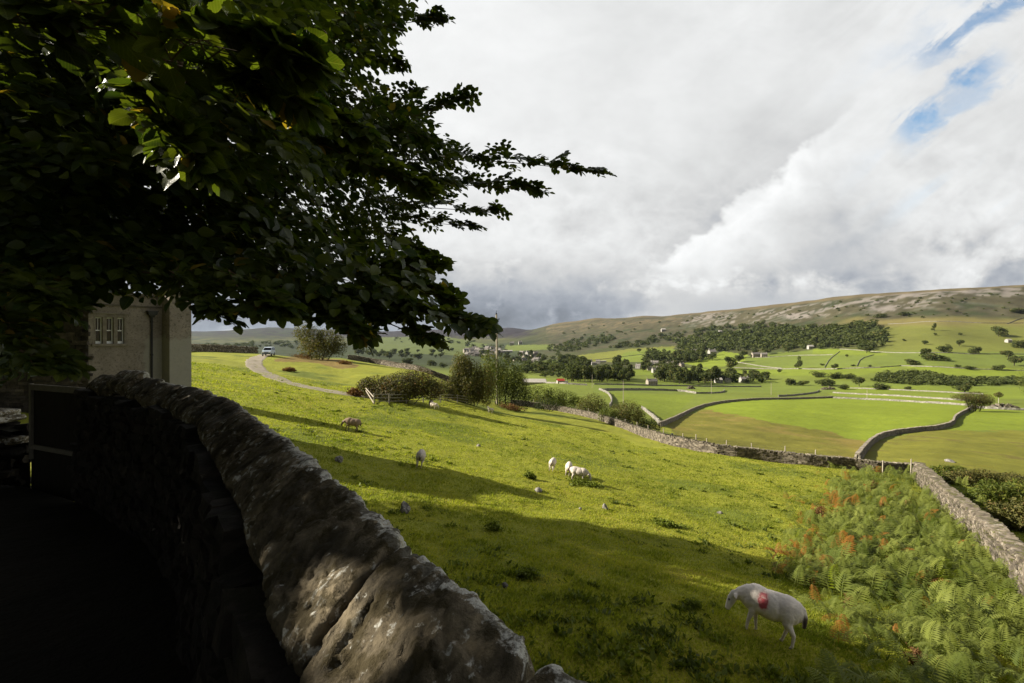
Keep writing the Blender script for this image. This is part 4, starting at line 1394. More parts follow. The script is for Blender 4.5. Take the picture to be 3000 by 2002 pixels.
N_BEFORE = len(tips)
BOUGHS = [
    (at_px(1150, 470, 5.0), at_px(1795, 513, 4.7), 11, 0.42, 0.85, 1, 0.06),
    (at_px(1180, 540, 5.2), at_px(1610, 565, 4.9), 8, 0.40, 0.85, 2, 0.03),
    (at_px(1050, 400, 5.0), at_px(1400, 276, 4.7), 7, 0.36, 0.80, 3, 0.0),
    (at_px(1080, 330, 6.0), at_px(1245, 262, 5.6), 4, 0.36, 0.8, 4, 0.0),
    (at_px(1120, 600, 6.0), at_px(1490, 625, 5.6), 7, 0.45, 0.85, 5, 0.0),
    (at_px(1120, 640, 6.2), at_px(1420, 668, 5.8), 6, 0.40, 0.85, 6, 0.0),
    (at_px(980, 110, 5.6), at_px(1322, 52, 5.2), 7, 0.38, 0.8, 7, 0.03),
    (at_px(1000, 160, 5.8), at_px(1200, 190, 5.5), 4, 0.36, 0.8, 8, 0.0),
    (at_px(1080, 800, 3.4), at_px(1310, 790, 3.1), 6, 0.22, 0.75, 9, 0.02),
    (at_px(1060, 830, 3.3), at_px(1345, 885, 3.0), 7, 0.22, 0.72, 10, 0.02),
    (at_px(1020, 870, 3.0), at_px(1450, 975, 2.7), 9, 0.17, 0.66, 11, 0.02),
    (at_px(940, 880, 3.0), at_px(1290, 1015, 2.7), 8, 0.18, 0.66, 12, 0.02),
    (at_px(860, 880, 2.8), at_px(1090, 1000, 2.6), 6, 0.18, 0.66, 13, 0.0),
    (at_px(1130, 700, 4.4), at_px(1270, 760, 4.1), 4, 0.26, 0.75, 14, 0.0),
    (at_px(540, 840, 2.2), at_px(690, 955, 2.1), 4, 0.10, 0.62, 15, 0.0),
    (at_px(700, 840, 2.3), at_px(850, 935, 2.2), 4, 0.14, 0.66, 16, 0.0),
    (at_px(-60, 60, 1.45), at_px(940, 205, 1.45), 11, 0.12, 0.72, 17, 0.03),
    (at_px(80, 10, 1.6), at_px(640, 130, 1.55), 7, 0.16, 0.8, 18, 0.02),
    (at_px(330, 150, 1.7), at_px(915, 320, 1.7), 8, 0.14, 0.75, 19, 0.02),
    (at_px(380, 240, 1.9), at_px(600, 520, 1.8), 6, 0.14, 0.75, 20, 0.0),
    (at_px(600, 250, 2.2), at_px(1110, 420, 2.3), 9, 0.20, 0.85, 21, 0.02),
    (at_px(700, 330, 2.6), at_px(1290, 585, 2.8), 9, 0.22, 0.85, 22, 0.02),
    (at_px(-90, 790, 2.0), at_px(210, 930, 1.9), 5, 0.14, 0.8, 23, 0.0),
    (at_px(-90, 900, 2.1), at_px(205, 1095, 2.0), 6, 0.09, 0.6, 24, 0.0),
]
axes = []
for b in BOUGHS:
    if b[5] == 17: BIG0 = len(tips)
    axes.append(bough(*b))
    if b[5] == 20: BIG1 = len(tips)
n_sig = len(tips)
tips = np.array(tips); dirs = np.array(dirs); scl = np.array(scl)
lmul = np.clip(scl, 0.85, 1.25)
lmul[BIG0:BIG1] = 1.25
LP, LD, LN, LS, TW = place_sprays(tips, dirs, scl, tr_, lmul)
# shoots of the mass stay inside the crown's outline; the leading boughs are free
cnt = np.array([len(SPR[k][0]) for (_, _, _, k) in TW])
own = np.repeat(np.arange(len(TW)), cnt)
lx, ly = pix(LP)
wn = 22 * tr_.normal(0, 1, len(lx))
inside = poly_in(MASS, lx + wn, ly + 0.7 * wn)
dcam = np.linalg.norm(LP, axis=1)
keep = (inside | (own >= N_BEFORE)) & (dcam > 1.15)
keep &= LP[:, 1] > 0.9
# the shading crown overhead and to the west, out of the picture
ot, od, os_ = [], [], []
while len(ot) < 1000:
    q_ = tr_.normal(0, 1, 3); q_ /= np.linalg.norm(q_)
    rr_ = tr_.uniform(0.55, 1.0)
    p = np.array([-9.0, 3.0, 4.8]) + q_ * rr_ * np.array([8.5, 7.5, 4.6])
    if p[2] < 0.9 or np.linalg.norm(p) < 2.2: continue
    ot.append(p); od.append(q_ * [1, 1, 0.4] + np.array([0.2, 0, -0.3])); os_.append(tr_.uniform(1.6, 2.3))
OP, OD, ON, OS, _ = place_sprays(np.array(ot), np.array(od), np.array(os_), tr_, np.array(os_))
ox, oy = pix(OP)
vis = (OP[:, 1] > 0.1) & (ox > -60) & (ox < 3060) & (oy > -60) & (oy < 2060)
okp = (~vis) | (poly_in(MASS, ox + 40, oy + 30) & (OP[:, 1] > 3.2))
okp &= np.linalg.norm(OP, axis=1) > 1.6
OP, OD, ON, OS = OP[okp], OD[okp], ON[okp], OS[okp]
AP = np.vstack([LP[keep], OP]); AD = np.vstack([LD[keep], OD]); AN = np.vstack([LN[keep], ON]); AS = np.concatenate([LS[keep], OS])
CHINKS = [(1090, 1745, 0.055), (1075, 1800, 0.04), (1025, 1895, 0.05), (1190, 1980, 0.035), (800, 1590, 0.035)]


def in_chink(Q, sz=0.0):
    hit = np.zeros(len(Q), bool)
    for (a, b, rad) in CHINKS:
        o = at_px(a, b, 0.72 / ((b - CY) / F_PX))
        rel = Q - o
        tpar = rel @ np.array(SUN_DIR)
        dist = np.linalg.norm(rel - tpar[:, None] * np.array(SUN_DIR)[None], axis=1)
        hit |= (tpar > 0) & (dist < rad + 0.02 + sz)
    return hit


# chinks that let the sun through onto the coping
k_ = in_chink(AP + AD * (AS / 2 / np.linalg.norm(AD, axis=1))[:, None], AS * 0.32)
AP, AD, AN, AS = AP[~k_], AD[~k_], AN[~k_], AS[~k_]
# openings to the sun for the boughs that hang nearest the lane
SDN = np.array(SUN_DIR)
for ax_ in axes[16:20]:
    for k_ in range(1, len(ax_), 2):
        rel = AP - ax_[k_]
        tpar = rel @ SDN
        dist = np.linalg.norm(rel - tpar[:, None] * SDN[None], axis=1)
        kk = (tpar > 0.35) & (dist < 0.12 + AS * 0.3)
        AP, AD, AN, AS = AP[~kk], AD[~kk], AN[~kk], AS[~kk]
tree = empty('broadleaf_tree', (-9.6, 3.6, -2.3), 0, 'huge dark leafy tree whose boughs hang over the coped wall', 'tree')
big = (np.linalg.norm(AP, axis=1) < 3.4) & (AP[:, 1] > 0.9) & (AS < 0.2)
BP, BD, BN, BS = AP[big], AD[big], AN[big], AS[big]
AP, AD, AN, AS = AP[~big], AD[~big], AN[~big], AS[~big]
V, F = expand_leaves(AP, AD, AN, AS)
vv = np.clip(tr_.random(len(AP)) * 0.85 + 0.2 * fbm(AP[:, 0] * 1.2, AP[:, 2] * 1.2, 5, 2), 0, 0.93)
turned = tr_.random(len(AP)) < 0.012
vv[turned] = 1.0
ro = tree.location
def hang(o, par):
    o.parent = par; o.location = -Vector(par.location)
    return o
hang(mesh_np('crown', V, F, M['leaf_near'], smooth=True, var=vv.repeat(11)), tree)


def fine_leaves(pos, d, n, size, rng, wid=0.74):
    """the leaves nearest the camera: toothed edge, rolled blade, ribs"""
    d = d / np.linalg.norm(d, axis=1)[:, None]
    s = np.cross(d, n); s /= np.linalg.norm(s, axis=1)[:, None] + 1e-9
    n = np.cross(s, d)
    T = np.linspace(0, 1, 13)
    prof = np.sin(np.pi * T ** 0.78) ** 0.72 * 0.5
    prof[0] = 0.03; prof[-1] = 0.0
    tooth = 1 + 0.05 * np.where(np.arange(13) % 2, 1, -1)
    Y_ = np.array([-1, -0.5, 0, 0.5, 1.0])
    tt, yy = np.meshgrid(T, Y_, indexing='ij')
    hw = (prof * tooth)[:, None] * yy
    N = len(pos)
    fold = rng.uniform(0.05, 0.30, N); drp = rng.uniform(0.0, 0.35, N); tw = rng.normal(0, 0.18, N); wav = rng.uniform(0, 6, N)
    x = tt[None] - 0.10 * drp[:, None, None] * tt[None] ** 2
    z = fold[:, None, None] * np.abs(hw)[None] * 1.1 - drp[:, None, None] * tt[None] ** 2 * 0.55 + tw[:, None, None] * hw[None] * tt[None] + 0.022 * np.sin(tt[None] * 9 + wav[:, None, None]) * np.abs(yy)[None]
    V = pos[:, None, None, :] + size[:, None, None, None] * (x[..., None] * d[:, None, None, :] + (wid * hw[None])[..., None] * s[:, None, None, :] + z[..., None] * n[:, None, None, :])
    i, j = np.meshgrid(np.arange(12), np.arange(4), indexing='ij')
    q = np.stack([i * 5 + j, (i + 1) * 5 + j, (i + 1) * 5 + j + 1, i * 5 + j + 1], -1).reshape(-1, 4)
    Q = (q[None] + (np.arange(N) * 65)[:, None, None]).reshape(-1, 4)
    rib = np.abs(hw).ravel(); along = tt.ravel()
    return V.reshape(-1, 3), Q, np.tile(rib, N), np.tile(along, N)


m, t, out = new_mat('veined_leaf')
v_ = t.attr('var'); rb = t.attr('rib'); al = t.attr('along')
c = t.mix(v_, (0.020, 0.040, 0.008), (0.095, 0.112, 0.014))
c = t.mix(t.sm(v_, 0.94, 0.99), c, (0.26, 0.17, 0.03))
vein = t.m('MAXIMUM', t.sm(rb, 0.030, 0.008), t.mul(t.sm(t.m('SINE', t.mul(t.sub(al, t.mul(rb, 0.9)), 52.0)), 0.80, 0.98), 0.55))
c = t.mix(t.mul(vein, 0.45), c, (0.16, 0.17, 0.05))
blot = t.noise(t.geo('Position'), 38.0, 4.0, 0.7)
c = t.mix(t.mul(t.sm(blot, 0.62, 0.72), 0.5), c, (0.09, 0.06, 0.015))
p = t.n.new('ShaderNodeBsdfPrincipled')
t.link(c, p.inputs['Base Color']); p.inputs['Roughness'].default_value = 0.34; p.inputs['Specular IOR Level'].default_value = 0.45
t.l.new(t.bump(t.sub(blot, t.mul(vein, 0.8)), 0.5, 0.004), p.inputs['Normal'])
trn = t.n.new('ShaderNodeBsdfTranslucent')
t.l.new(t.mix(1.0, c, (1.6, 1.7, 0.5), 'MULTIPLY'), trn.inputs['Color'])
ms_ = t.n.new('ShaderNodeMixShader'); ms_.inputs[0].default_value = 0.45
t.l.new(p.outputs[0], ms_.inputs[1]); t.l.new(trn.outputs[0], ms_.inputs[2]); t.l.new(ms_.outputs[0], out.inputs['Surface'])
V, Q, rib, alng = fine_leaves(BP, BD, BN, BS, tr_)
bv = np.clip(tr_.random(len(BP)) * 0.93, 0, 0.93)
bv[tr_.random(len(BP)) < 0.02] = 1.0
lo_ = mesh_np('leaves', V, Q, m, smooth=True, var=bv.repeat(65))
for nm_, ar_ in (('rib', rib), ('along', alng)):
    at_ = lo_.data.attributes.new(nm_, 'FLOAT', 'POINT'); at_.data.foreach_set('value', ar_.astype(np.float32))
hang(lo_, tree)
# twigs
tm = MB()
for i, (base, Rm, sc, k) in enumerate(TW):
    if i < N_BEFORE and (i % 2 or base[1] < 3.0): continue
    for j, pl in enumerate(SPR[k][4][:3]):
        pw = base + (pl[[0, len(pl) // 2, -1]] * sc) @ Rm.T
        mx, my = pix(pw)
        if (i >= N_BEFORE or poly_in(MASS, mx + 12, my).all()) and np.linalg.norm(pw, axis=1).min() > 1.1:
            tm.tube(pw, [0.0028, 0.0022, 0.0012], 3, False)
for ax in axes:
    tm.tube(ax, np.linspace(0.007, 0.0022, len(ax)) * (1.0 if ax[0][1] > 2.5 else 0.5), 5, False)
hang(tm.build('twigs', M['twig']), tree)
tk = MB()
tb = np.array([-9.6, 3.6, -2.6])
tk.tube([tb, tb + [0.1, 0, 1.5], tb + [0.25, .1, 3.5], tb + [0.2, .2, 6], tb + [0, .3, 9]], [0.62, 0.48, 0.42, 0.33, 0.16], 14)
hang(tk.build('trunk', M['bark']), tree)
for (z0, tip_, r0) in ((1.2, at_px(900, 520, 5.2), 0.13), (1.8, at_px(1000, 330, 5.5), 0.15), (2.4, at_px(800, 100, 5.5), 0.14), (0.7, at_px(850, 800, 3.4), 0.10), (3.0, np.array([-3, -2.5, 4.5]), 0.16), (2.0, np.array([-16, 8, 5]), 0.16), (2.6, np.array([-14, -3, 5.5]), 0.16), (0.9, at_px(400, 650, 4.5), 0.09)):
    b0 = tb + [0.2, 0.1, z0 + 2.0]
    md = (b0 + tip_) / 2 + np.array([0, 0, 0.5])
    cps = smooth_path(np.array([b0, b0 * 0.7 + md * 0.3 + [0, 0, .15], md, tip_]), 2)
    hang(MB().tube(cps, np.linspace(r0, 0.015, len(cps)), 7).build('limb', M['bark']), tree)


def crown_pts(lobes, n, rng, inner=0.45):
    lobes = np.array(lobes, float)
    w = (lobes[:, 3] * lobes[:, 4] * lobes[:, 5]) ** 0.67
    k = rng.choice(len(lobes), n, p=w / w.sum())
    d = rng.normal(0, 1, (n, 3)); d /= np.linalg.norm(d, axis=1)[:, None]
    r = inner + (1 - inner) * rng.random(n) ** 0.5
    bump = 1 + 0.22 * fbm(d[:, 0] * 2.1 + k * 3.7, d[:, 1] * 2.1 + d[:, 2] * 1.7, 13, 3)
    P = lobes[k, :3] + lobes[k, 3:] * d * (r * bump)[:, None]
    return P, d, k


def crown_arrays(lobes, n, size, rng, up=0.35, long=1.0, inner=0.45, hang_=0.0):
    P, d, k = crown_pts(lobes, n, rng, inner)
    nr = d * 0.9 + rng.normal(0, 0.6, d.shape) + np.array([0, 0, up])
    nr /= np.linalg.norm(nr, axis=1)[:, None]
    a = np.cross(nr, rng.normal(0, 1, d.shape)) + np.array([0, 0, hang_])
    a /= np.linalg.norm(a, axis=1)[:, None]
    b = np.cross(nr, a)
    s = size * rng.uniform(0.6, 1.35, n)
    V = np.stack([P - a * s[:, None] * 0.5 * long, P + b * s[:, None] * 0.36 + nr * s[:, None] * 0.1, P + a * s[:, None] * 0.6 * long - nr * s[:, None] * 0.08, P - b * s[:, None] * 0.36 + nr * s[:, None] * 0.1], 1)
    F = np.array([(0, 1, 2), (0, 2, 3)])
    F = (F[None] + (np.arange(n) * 4)[:, None, None]).reshape(-1, 3)
    lump = fbm(P[:, 0] / size / 9 + k, P[:, 2] / size / 9 + P[:, 1] / size / 11, 17, 2)
    var = np.clip(0.45 + 0.28 * rng.normal(0, 1, n) + 0.35 * lump, 0, 1)
    return V.reshape(-1, 3), F, var.repeat(4)


# ---- the trees that darken the lane and throw the broad shade over the pasture
def shade_tree(base, lobes, n, size, label, seed, trunk_r=0.25):
    rg = np.random.default_rng(seed)
    t_ = empty('broadleaf_tree', base, 0, label, 'tree', None)
    V, F, var = crown_arrays(lobes, n, size, rg)
    Qc = V.reshape(-1, 4, 3).mean(1)
    kq = ~in_chink(Qc, 0.07)
    if seed == 33:
        for ax_ in axes[16:20]:
            for k_ in range(1, len(ax_), 2):
                rel = Qc - ax_[k_]
                kq &= np.linalg.norm(rel - (rel @ SDN)[:, None] * SDN[None], axis=1) > 0.26
    F = F.reshape(-1, 2, 3)[kq].reshape(-1, 3)
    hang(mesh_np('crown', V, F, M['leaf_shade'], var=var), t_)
    c = np.array(lobes)[:, :3].mean(0)
    hang(MB().tube([np.array(base) - [0, 0, .3], (np.array(base) + c) / 2 + [0.1, 0, 0], c + [0, 0, .6]], [trunk_r, trunk_r * 0.75, trunk_r * 0.3], 9).build('trunk', M['bark']), t_)
    return t_


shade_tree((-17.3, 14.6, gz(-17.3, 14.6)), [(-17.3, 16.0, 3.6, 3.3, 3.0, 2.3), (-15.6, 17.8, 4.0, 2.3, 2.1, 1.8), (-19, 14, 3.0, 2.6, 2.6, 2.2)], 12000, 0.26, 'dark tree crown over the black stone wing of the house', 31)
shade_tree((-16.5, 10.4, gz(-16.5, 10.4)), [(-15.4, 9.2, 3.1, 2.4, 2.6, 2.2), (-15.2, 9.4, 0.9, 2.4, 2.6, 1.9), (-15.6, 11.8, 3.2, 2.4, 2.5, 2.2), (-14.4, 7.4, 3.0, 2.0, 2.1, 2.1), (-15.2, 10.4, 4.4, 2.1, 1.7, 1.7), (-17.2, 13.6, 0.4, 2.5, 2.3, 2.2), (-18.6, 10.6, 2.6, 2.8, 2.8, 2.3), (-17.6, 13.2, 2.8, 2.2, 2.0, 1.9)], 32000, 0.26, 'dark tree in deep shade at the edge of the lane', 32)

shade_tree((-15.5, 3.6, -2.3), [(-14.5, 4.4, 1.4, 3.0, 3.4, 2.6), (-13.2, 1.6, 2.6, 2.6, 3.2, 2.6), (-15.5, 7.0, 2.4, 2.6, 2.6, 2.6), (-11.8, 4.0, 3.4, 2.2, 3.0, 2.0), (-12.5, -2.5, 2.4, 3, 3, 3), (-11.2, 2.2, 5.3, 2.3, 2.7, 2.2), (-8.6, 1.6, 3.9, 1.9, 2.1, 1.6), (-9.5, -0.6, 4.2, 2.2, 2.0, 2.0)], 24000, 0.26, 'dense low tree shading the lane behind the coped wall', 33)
# ------------------------------------------------------------------ bushes and trees of the pasture edge
M['lf_olive'] = leaf_mat('olive_leaf', (0.052, 0.056, 0.014), (0.165, 0.150, 0.042), (0.20, 0.13, 0.05), 0.6, 0.2, 0.3, 0.88)
M['lf_brown'] = leaf_mat('russet_leaf', (0.045, 0.048, 0.014), (0.120, 0.100, 0.032), (0.19, 0.10, 0.04), 0.6, 0.2, 0.25, 0.85)
M['lf_dark'] = leaf_mat('dark_leaf', (0.018, 0.028, 0.008), (0.060, 0.075, 0.018), None, 0.6, 0.2, 0.2)
M['lf_bright'] = leaf_mat('bright_leaf', (0.060, 0.085, 0.012), (0.165, 0.185, 0.028), (0.24, 0.19, 0.04), 0.55, 0.25, 0.3, 0.92)
M['lf_far'] = leaf_mat('woodland_leaf', (0.034, 0.048, 0.016), (0.110, 0.125, 0.034), (0.16, 0.135, 0.045), 0.7, 0.1, 0.22, 0.90)


def bush(name, pxs, base_py, top_py, mat, n, size, label, seed, ymin=30, lobes=None, depth=0.7, long=1.0, hang_=0.0, inner=0.35, cat='bush', group=None, stems=5, thick=0.05):
    """a shrub standing on the ground between two sight-lines; lobes are (x 0..1, z 0..1, rx, rz) fractions of its size"""
    rg = np.random.default_rng(seed)
    x0, x1 = pxs
    b = gp((x0 + x1) / 2, base_py, ymin)
    Y = b[1]
    W_ = (x1 - x0) / F_PX * Y
    H_ = (base_py - top_py) / F_PX * Y
    lobes = lobes or [(0.3, 0.42, 0.32, 0.45), (0.68, 0.40, 0.34, 0.45), (0.5, 0.55, 0.36, 0.48), (0.15, 0.3, 0.2, 0.32), (0.86, 0.28, 0.2, 0.30)]
    L = []
    for (fx, fz, rx, rz) in lobes:
        yy0 = rg.uniform(-0.15, 0.25) * W_ * depth * 0.5
        lx_ = (fx - 0.5) * W_
        L.append((lx_, yy0, fz * H_, rx * W_, max(rx * W_ * depth, 0.3), rz * H_))
    V, F, var = crown_arrays(L, n, size, rg, long=long, inner=inner, hang_=hang_)
    # settle skirts onto the ground
    gzv = terrain(b[0] + V[:, 0], b[1] + V[:, 1]) - b[2]
    V[:, 2] = np.maximum(V[:, 2], gzv + 0.02 + 0.1 * rg.random(len(V)))
    e = empty(name, b, 0, label, cat, group)
    mesh_np('crown', V, F, mat, e, var=var)
    st = MB()
    for k in range(stems):
        fx, fz, rx, rz = lobes[k % len(lobes)]
        tx = (fx - 0.5) * W_
        g0 = gz(b[0] + tx * 0.45, b[1]) - b[2] - 0.1
        st.tube([(tx * 0.45, 0, g0), (tx * 0.75 + rg.uniform(-.1, .1), 0.1, fz * H_ * 0.55), (tx + rg.uniform(-.2, .2), 0.05, (fz + rz * 0.7) * H_)], [thick, thick * 0.7, thick * 0.25], 5)
    st.build('stems', M['bark'], e)
    return e


bush('hawthorn_bush', (1050, 1285), 1176, 1076, M['lf_brown'], 16000, 0.16, 'broad russet bush behind the wooden rails by the track end', 201, 40,
     [(0.25, 0.40, 0.26, 0.36), (0.55, 0.48, 0.30, 0.42), (0.74, 0.58, 0.24, 0.40), (0.10, 0.45, 0.15, 0.28), (0.9, 0.35, 0.15, 0.32), (0.42, 0.25, 0.4, 0.28)], long=1.2)
bush('thorn_bush', (1255, 1335), 1172, 1112, M['lf_brown'], 3000, 0.15, 'small dark russet bush filling the gap between the broad bush and the willow', 202, 48)
bush('willow_bush', (1308, 1452), 1186, 1035, M['lf_olive'], 19000, 0.15, 'tall pale olive willow bush with upright twigs below the telegraph pole', 203, 50,
     [(0.28, 0.50, 0.24, 0.50), (0.50, 0.42, 0.30, 0.44), (0.75, 0.38, 0.26, 0.40), (0.18, 0.30, 0.18, 0.34), (0.36, 0.70, 0.18, 0.30)], long=1.7, hang_=0.9, inner=0.25, stems=9)
bush('sallow_tree', (1395, 1545), 1192, 1030, M['lf_bright'], 11000, 0.17, 'taller yellow green tree beside the willow bush, tips catching the sun', 204, 58,
     [(0.25, 0.72, 0.20, 0.30), (0.42, 0.62, 0.26, 0.32), (0.62, 0.50, 0.30, 0.34), (0.80, 0.42, 0.22, 0.30), (0.34, 0.45, 0.3, 0.35)], long=1.4, stems=7, thick=0.09, cat='tree')
bush('holly_bush', (1458, 1556), 1201, 1082, M['lf_dark'], 8000, 0.15, 'nearly black round evergreen bush at the end of the bush clump', 205, 56)
bush('hedge_bank', (1530, 1712), 1200, 1118, M['lf_bright'], 12000, 0.22, 'wide sunlit green hedge bank behind the top of the pasture wall', 206, 90,
     [(0.12, 0.55, 0.16, 0.42), (0.32, 0.55, 0.2, 0.40), (0.52, 0.45, 0.2, 0.36), (0.72, 0.36, 0.2, 0.34), (0.88, 0.25, 0.15, 0.26), (0.4, 0.25, 0.4, 0.28)], depth=0.35, cat='hedge')
bush('elder_bush', (1690, 1782), 1222, 1152, M['lf_olive'], 5000, 0.18, 'round olive bush standing behind the pasture wall before the lane', 207, 84, long=1.3, hang_=0.5)
bush('thorn_bush', (1788, 1892), 1250, 1172, M['lf_olive'], 6000, 0.17, 'larger dark olive bush behind the posts of the pasture wall', 208, 80, long=1.3, hang_=0.5)
bush('gorse_bush', (1752, 1805), 1240, 1185, M['lf_bright'], 2000, 0.15, 'small bright yellow green bush between the two olive bushes', 209, 84)
bush('thorn_bush', (1870, 1935), 1262, 1225, M['lf_dark'], 2200, 0.16, 'low dark bush in the hollow where two walls meet', 210, 80)
bush('bramble_bush', (1565, 1640), 1205, 1165, M['lf_dark'], 2500, 0.15, 'dark low bramble against the top of the pasture wall', 211, 80)
bush('ash_tree', (858, 1012), 1054, 946, M['lf_olive'], 9000, 0.28, 'pale olive tree behind the rough grass past the parked van', 212, 85,
     [(0.2, 0.72, 0.2, 0.30), (0.4, 0.55, 0.26, 0.36), (0.65, 0.5, 0.26, 0.36), (0.85, 0.38, 0.18, 0.3), (0.5, 0.3, 0.4, 0.3)], cat='tree', thick=0.12)
bush('thorn_tree', (2798, 2912), 1206, 1140, M['lf_brown'], 9000, 0.26, 'windswept dark thorn tree at the top of the crooked wall', 213, 60,
     [(0.25, 0.62, 0.26, 0.17), (0.55, 0.62, 0.30, 0.26), (0.78, 0.52, 0.2, 0.27), (0.45, 0.38, 0.18, 0.25), (0.62, 0.3, 0.14, 0.25), (0.92, 0.38, 0.1, 0.14)], depth=0.8, stems=4, thick=0.16, cat='tree')
bush('oak_tree', (2975, 3110), 1190, 1068, M['lf_bright'], 9000, 0.26, 'yellowing tree cut by the edge of the view beyond the thorn', 214, 60,
     [(0.3, 0.7, 0.3, 0.28), (0.55, 0.75, 0.35, 0.27), (0.35, 0.4, 0.3, 0.25), (0.65, 0.45, 0.35, 0.3)], stems=3, thick=0.2, cat='tree')
LOW = [(0.1, 0.3, 0.16, 0.5), (0.3, 0.4, 0.2, 0.55), (0.5, 0.35, 0.2, 0.5), (0.7, 0.4, 0.2, 0.55), (0.9, 0.3, 0.16, 0.45)]
for (x0, x1, bp, tp_, ym, lab, sd__) in (
        (2770, 2930, 1425, 1372, 30, 'low yellowing bramble on the far side of the thick pale wall', 221), (2850, 3060, 1490, 1400, 24, 'dark green bramble thicket behind the thick pale wall', 222),
        (2920, 3160, 1560, 1450, 20, 'nearest dark bramble behind the thick pale wall, at the edge', 223), (2730, 2830, 1392, 1362, 36, 'small bramble at the far end of the thick pale wall', 224),
        (2900, 3100, 1420, 1385, 34, 'brown bracken ridge farthest behind the thick pale wall', 225)):
    bush('bramble_bush', (x0, x1), bp, tp_, M['lf_olive'] if sd__ % 2 else M['lf_bright'], 7000, 0.12, lab, sd__, ym, LOW, stems=1, depth=0.9, inner=0.1, long=1.4)

# thin pale-stemmed tree near the rubble heap
b = gp(2925, 1182, 100)
e = empty('thin_tree', b, 0, 'thin tree with a pale bare stem beside the rubble heap', 'tree')
V, F, var = crown_arrays([(0, 0, 4.6, 2.0, 1.8, 1.3), (0.5, 0, 5.4, 1.1, 1.1, .9)], 700, 0.4, RNG)
mesh_np('crown', V, F, M['lf_olive'], e, var=var)
M['pale_bark'] = plain('pale_bark', (0.42, 0.38, 0.30), 0.9, 0.1, 5.0, 0.3)
MB().tube([(0, 0, -0.2), (0.05, 0, 2.5), (0.1, 0, 5.2)], [0.14, 0.11, 0.05], 6).build('trunk', M['pale_bark'], e)


# ------------------------------------------------------------------ trees of the dale, copied from a few grown ones
def far_proto(seed, kind=0, mat=None):
    rg = np.random.default_rng(seed)
    L = []
    if kind == 0:       # round field tree
        for k in range(9):
            a = rg.uniform(0, 2 * np.pi); r = rg.uniform(0.05, 0.30)
            L.append((r * math.cos(a), r * math.sin(a), rg.uniform(0.34, 0.74), rg.uniform(.14, .26), rg.uniform(.14, .26), rg.uniform(.13, .24)))
    elif kind == 1:     # low spreading bush
        for k in range(8):
            a = rg.uniform(0, 2 * np.pi); r = rg.uniform(0.05, 0.33)
            L.append((r * math.cos(a), r * math.sin(a), rg.uniform(0.2, 0.6), rg.uniform(.16, .26), rg.uniform(.16, .26), rg.uniform(.2, .34)))
    else:               # tall
        for k in range(9):
            a = rg.uniform(0, 2 * np.pi); z = rg.uniform(0.25, 0.88); r = rg.uniform(0.02, 0.28) * (1.1 - z)
            L.append((r * math.cos(a), r * math.sin(a), z, rg.uniform(.16, .28) * (1.25 - z * .7), rg.uniform(.16, .28) * (1.25 - z * .7), rg.uniform(.10, .18)))
    V, F, var = crown_arrays(L, 900, 0.085, rg, inner=0.4)
    V[:, 2] = np.maximum(V[:, 2], 0.02)
    tv = MB().tube([(0, 0, -0.06), (0.01, 0, 0.2), (0, 0.01, 0.5)], [0.028, 0.022, 0.012], 5)
    tv_ = np.vstack(tv.v); nq = len(tv.f4[0]); nt = len(tv.f3[0])
    Va = np.vstack([V, tv_])
    faces = [F, tv.f4[0] + len(V), tv.f3[0] + len(V)]
    mi = np.concatenate([np.zeros(len(F)), np.ones(nq + nt)])
    return mesh_np('field_tree', Va, faces, [mat or M['lf_far'], M['bark']], var=np.concatenate([var, np.zeros(len(tv_))]), mat_idx=mi, link=False)


PROTO = {k: [far_proto(300 + 10 * k + j, k) for j in range(4)] for k in (0, 1, 2)}
_prof_cache = {}


def gp_fast(pxv, pyv, ymin, ymax=9000):
    key = (int(round(pxv / 8.0)), )
    if key not in _prof_cache:
        Yc = _LY[::2]
        u = key[0] * 8.0 / F_PX - CX / F_PX
        _prof_cache[key] = (Yc, CY - F_PX * terrain(u * Yc, Yc, False) / Yc)
    Yc, P = _prof_cache[key]
    s = (Yc >= ymin) & (Yc <= ymax)
    Ys, Ps = Yc[s], P[s]
    # first distance at which the running highest sight-line reaches this one
    run = np.minimum.accumulate(Ps)
    k = np.argmax(run <= pyv)
    if run[k] > pyv: k = len(Ys) - 1
    Y = Ys[k]
    X = (pxv - CX) / F_PX * Y
    return X, Y


def field_tree(pxc, base, wpx, hpx, label, kind=0, ymin=100, ymax=2500, group=None, name='field_tree', cat='tree'):
    X, Y = gp_fast(pxc, base, ymin, ymax)
    o = bpy.data.objects.new(name, PROTO[kind][RNG.integers(0, 4)])
    COL.objects.link(o)
    o.location = (X, Y, gz(X, Y) - 0.2)
    w = wpx / F_PX * Y / 0.86; h = hpx / F_PX * Y / 0.95
    o.scale = (w, w * RNG.uniform(0.85, 1.15), h)
    o.rotation_euler = (0, 0, RNG.uniform(0, 6.28))
    return tag(o, label, cat, group)


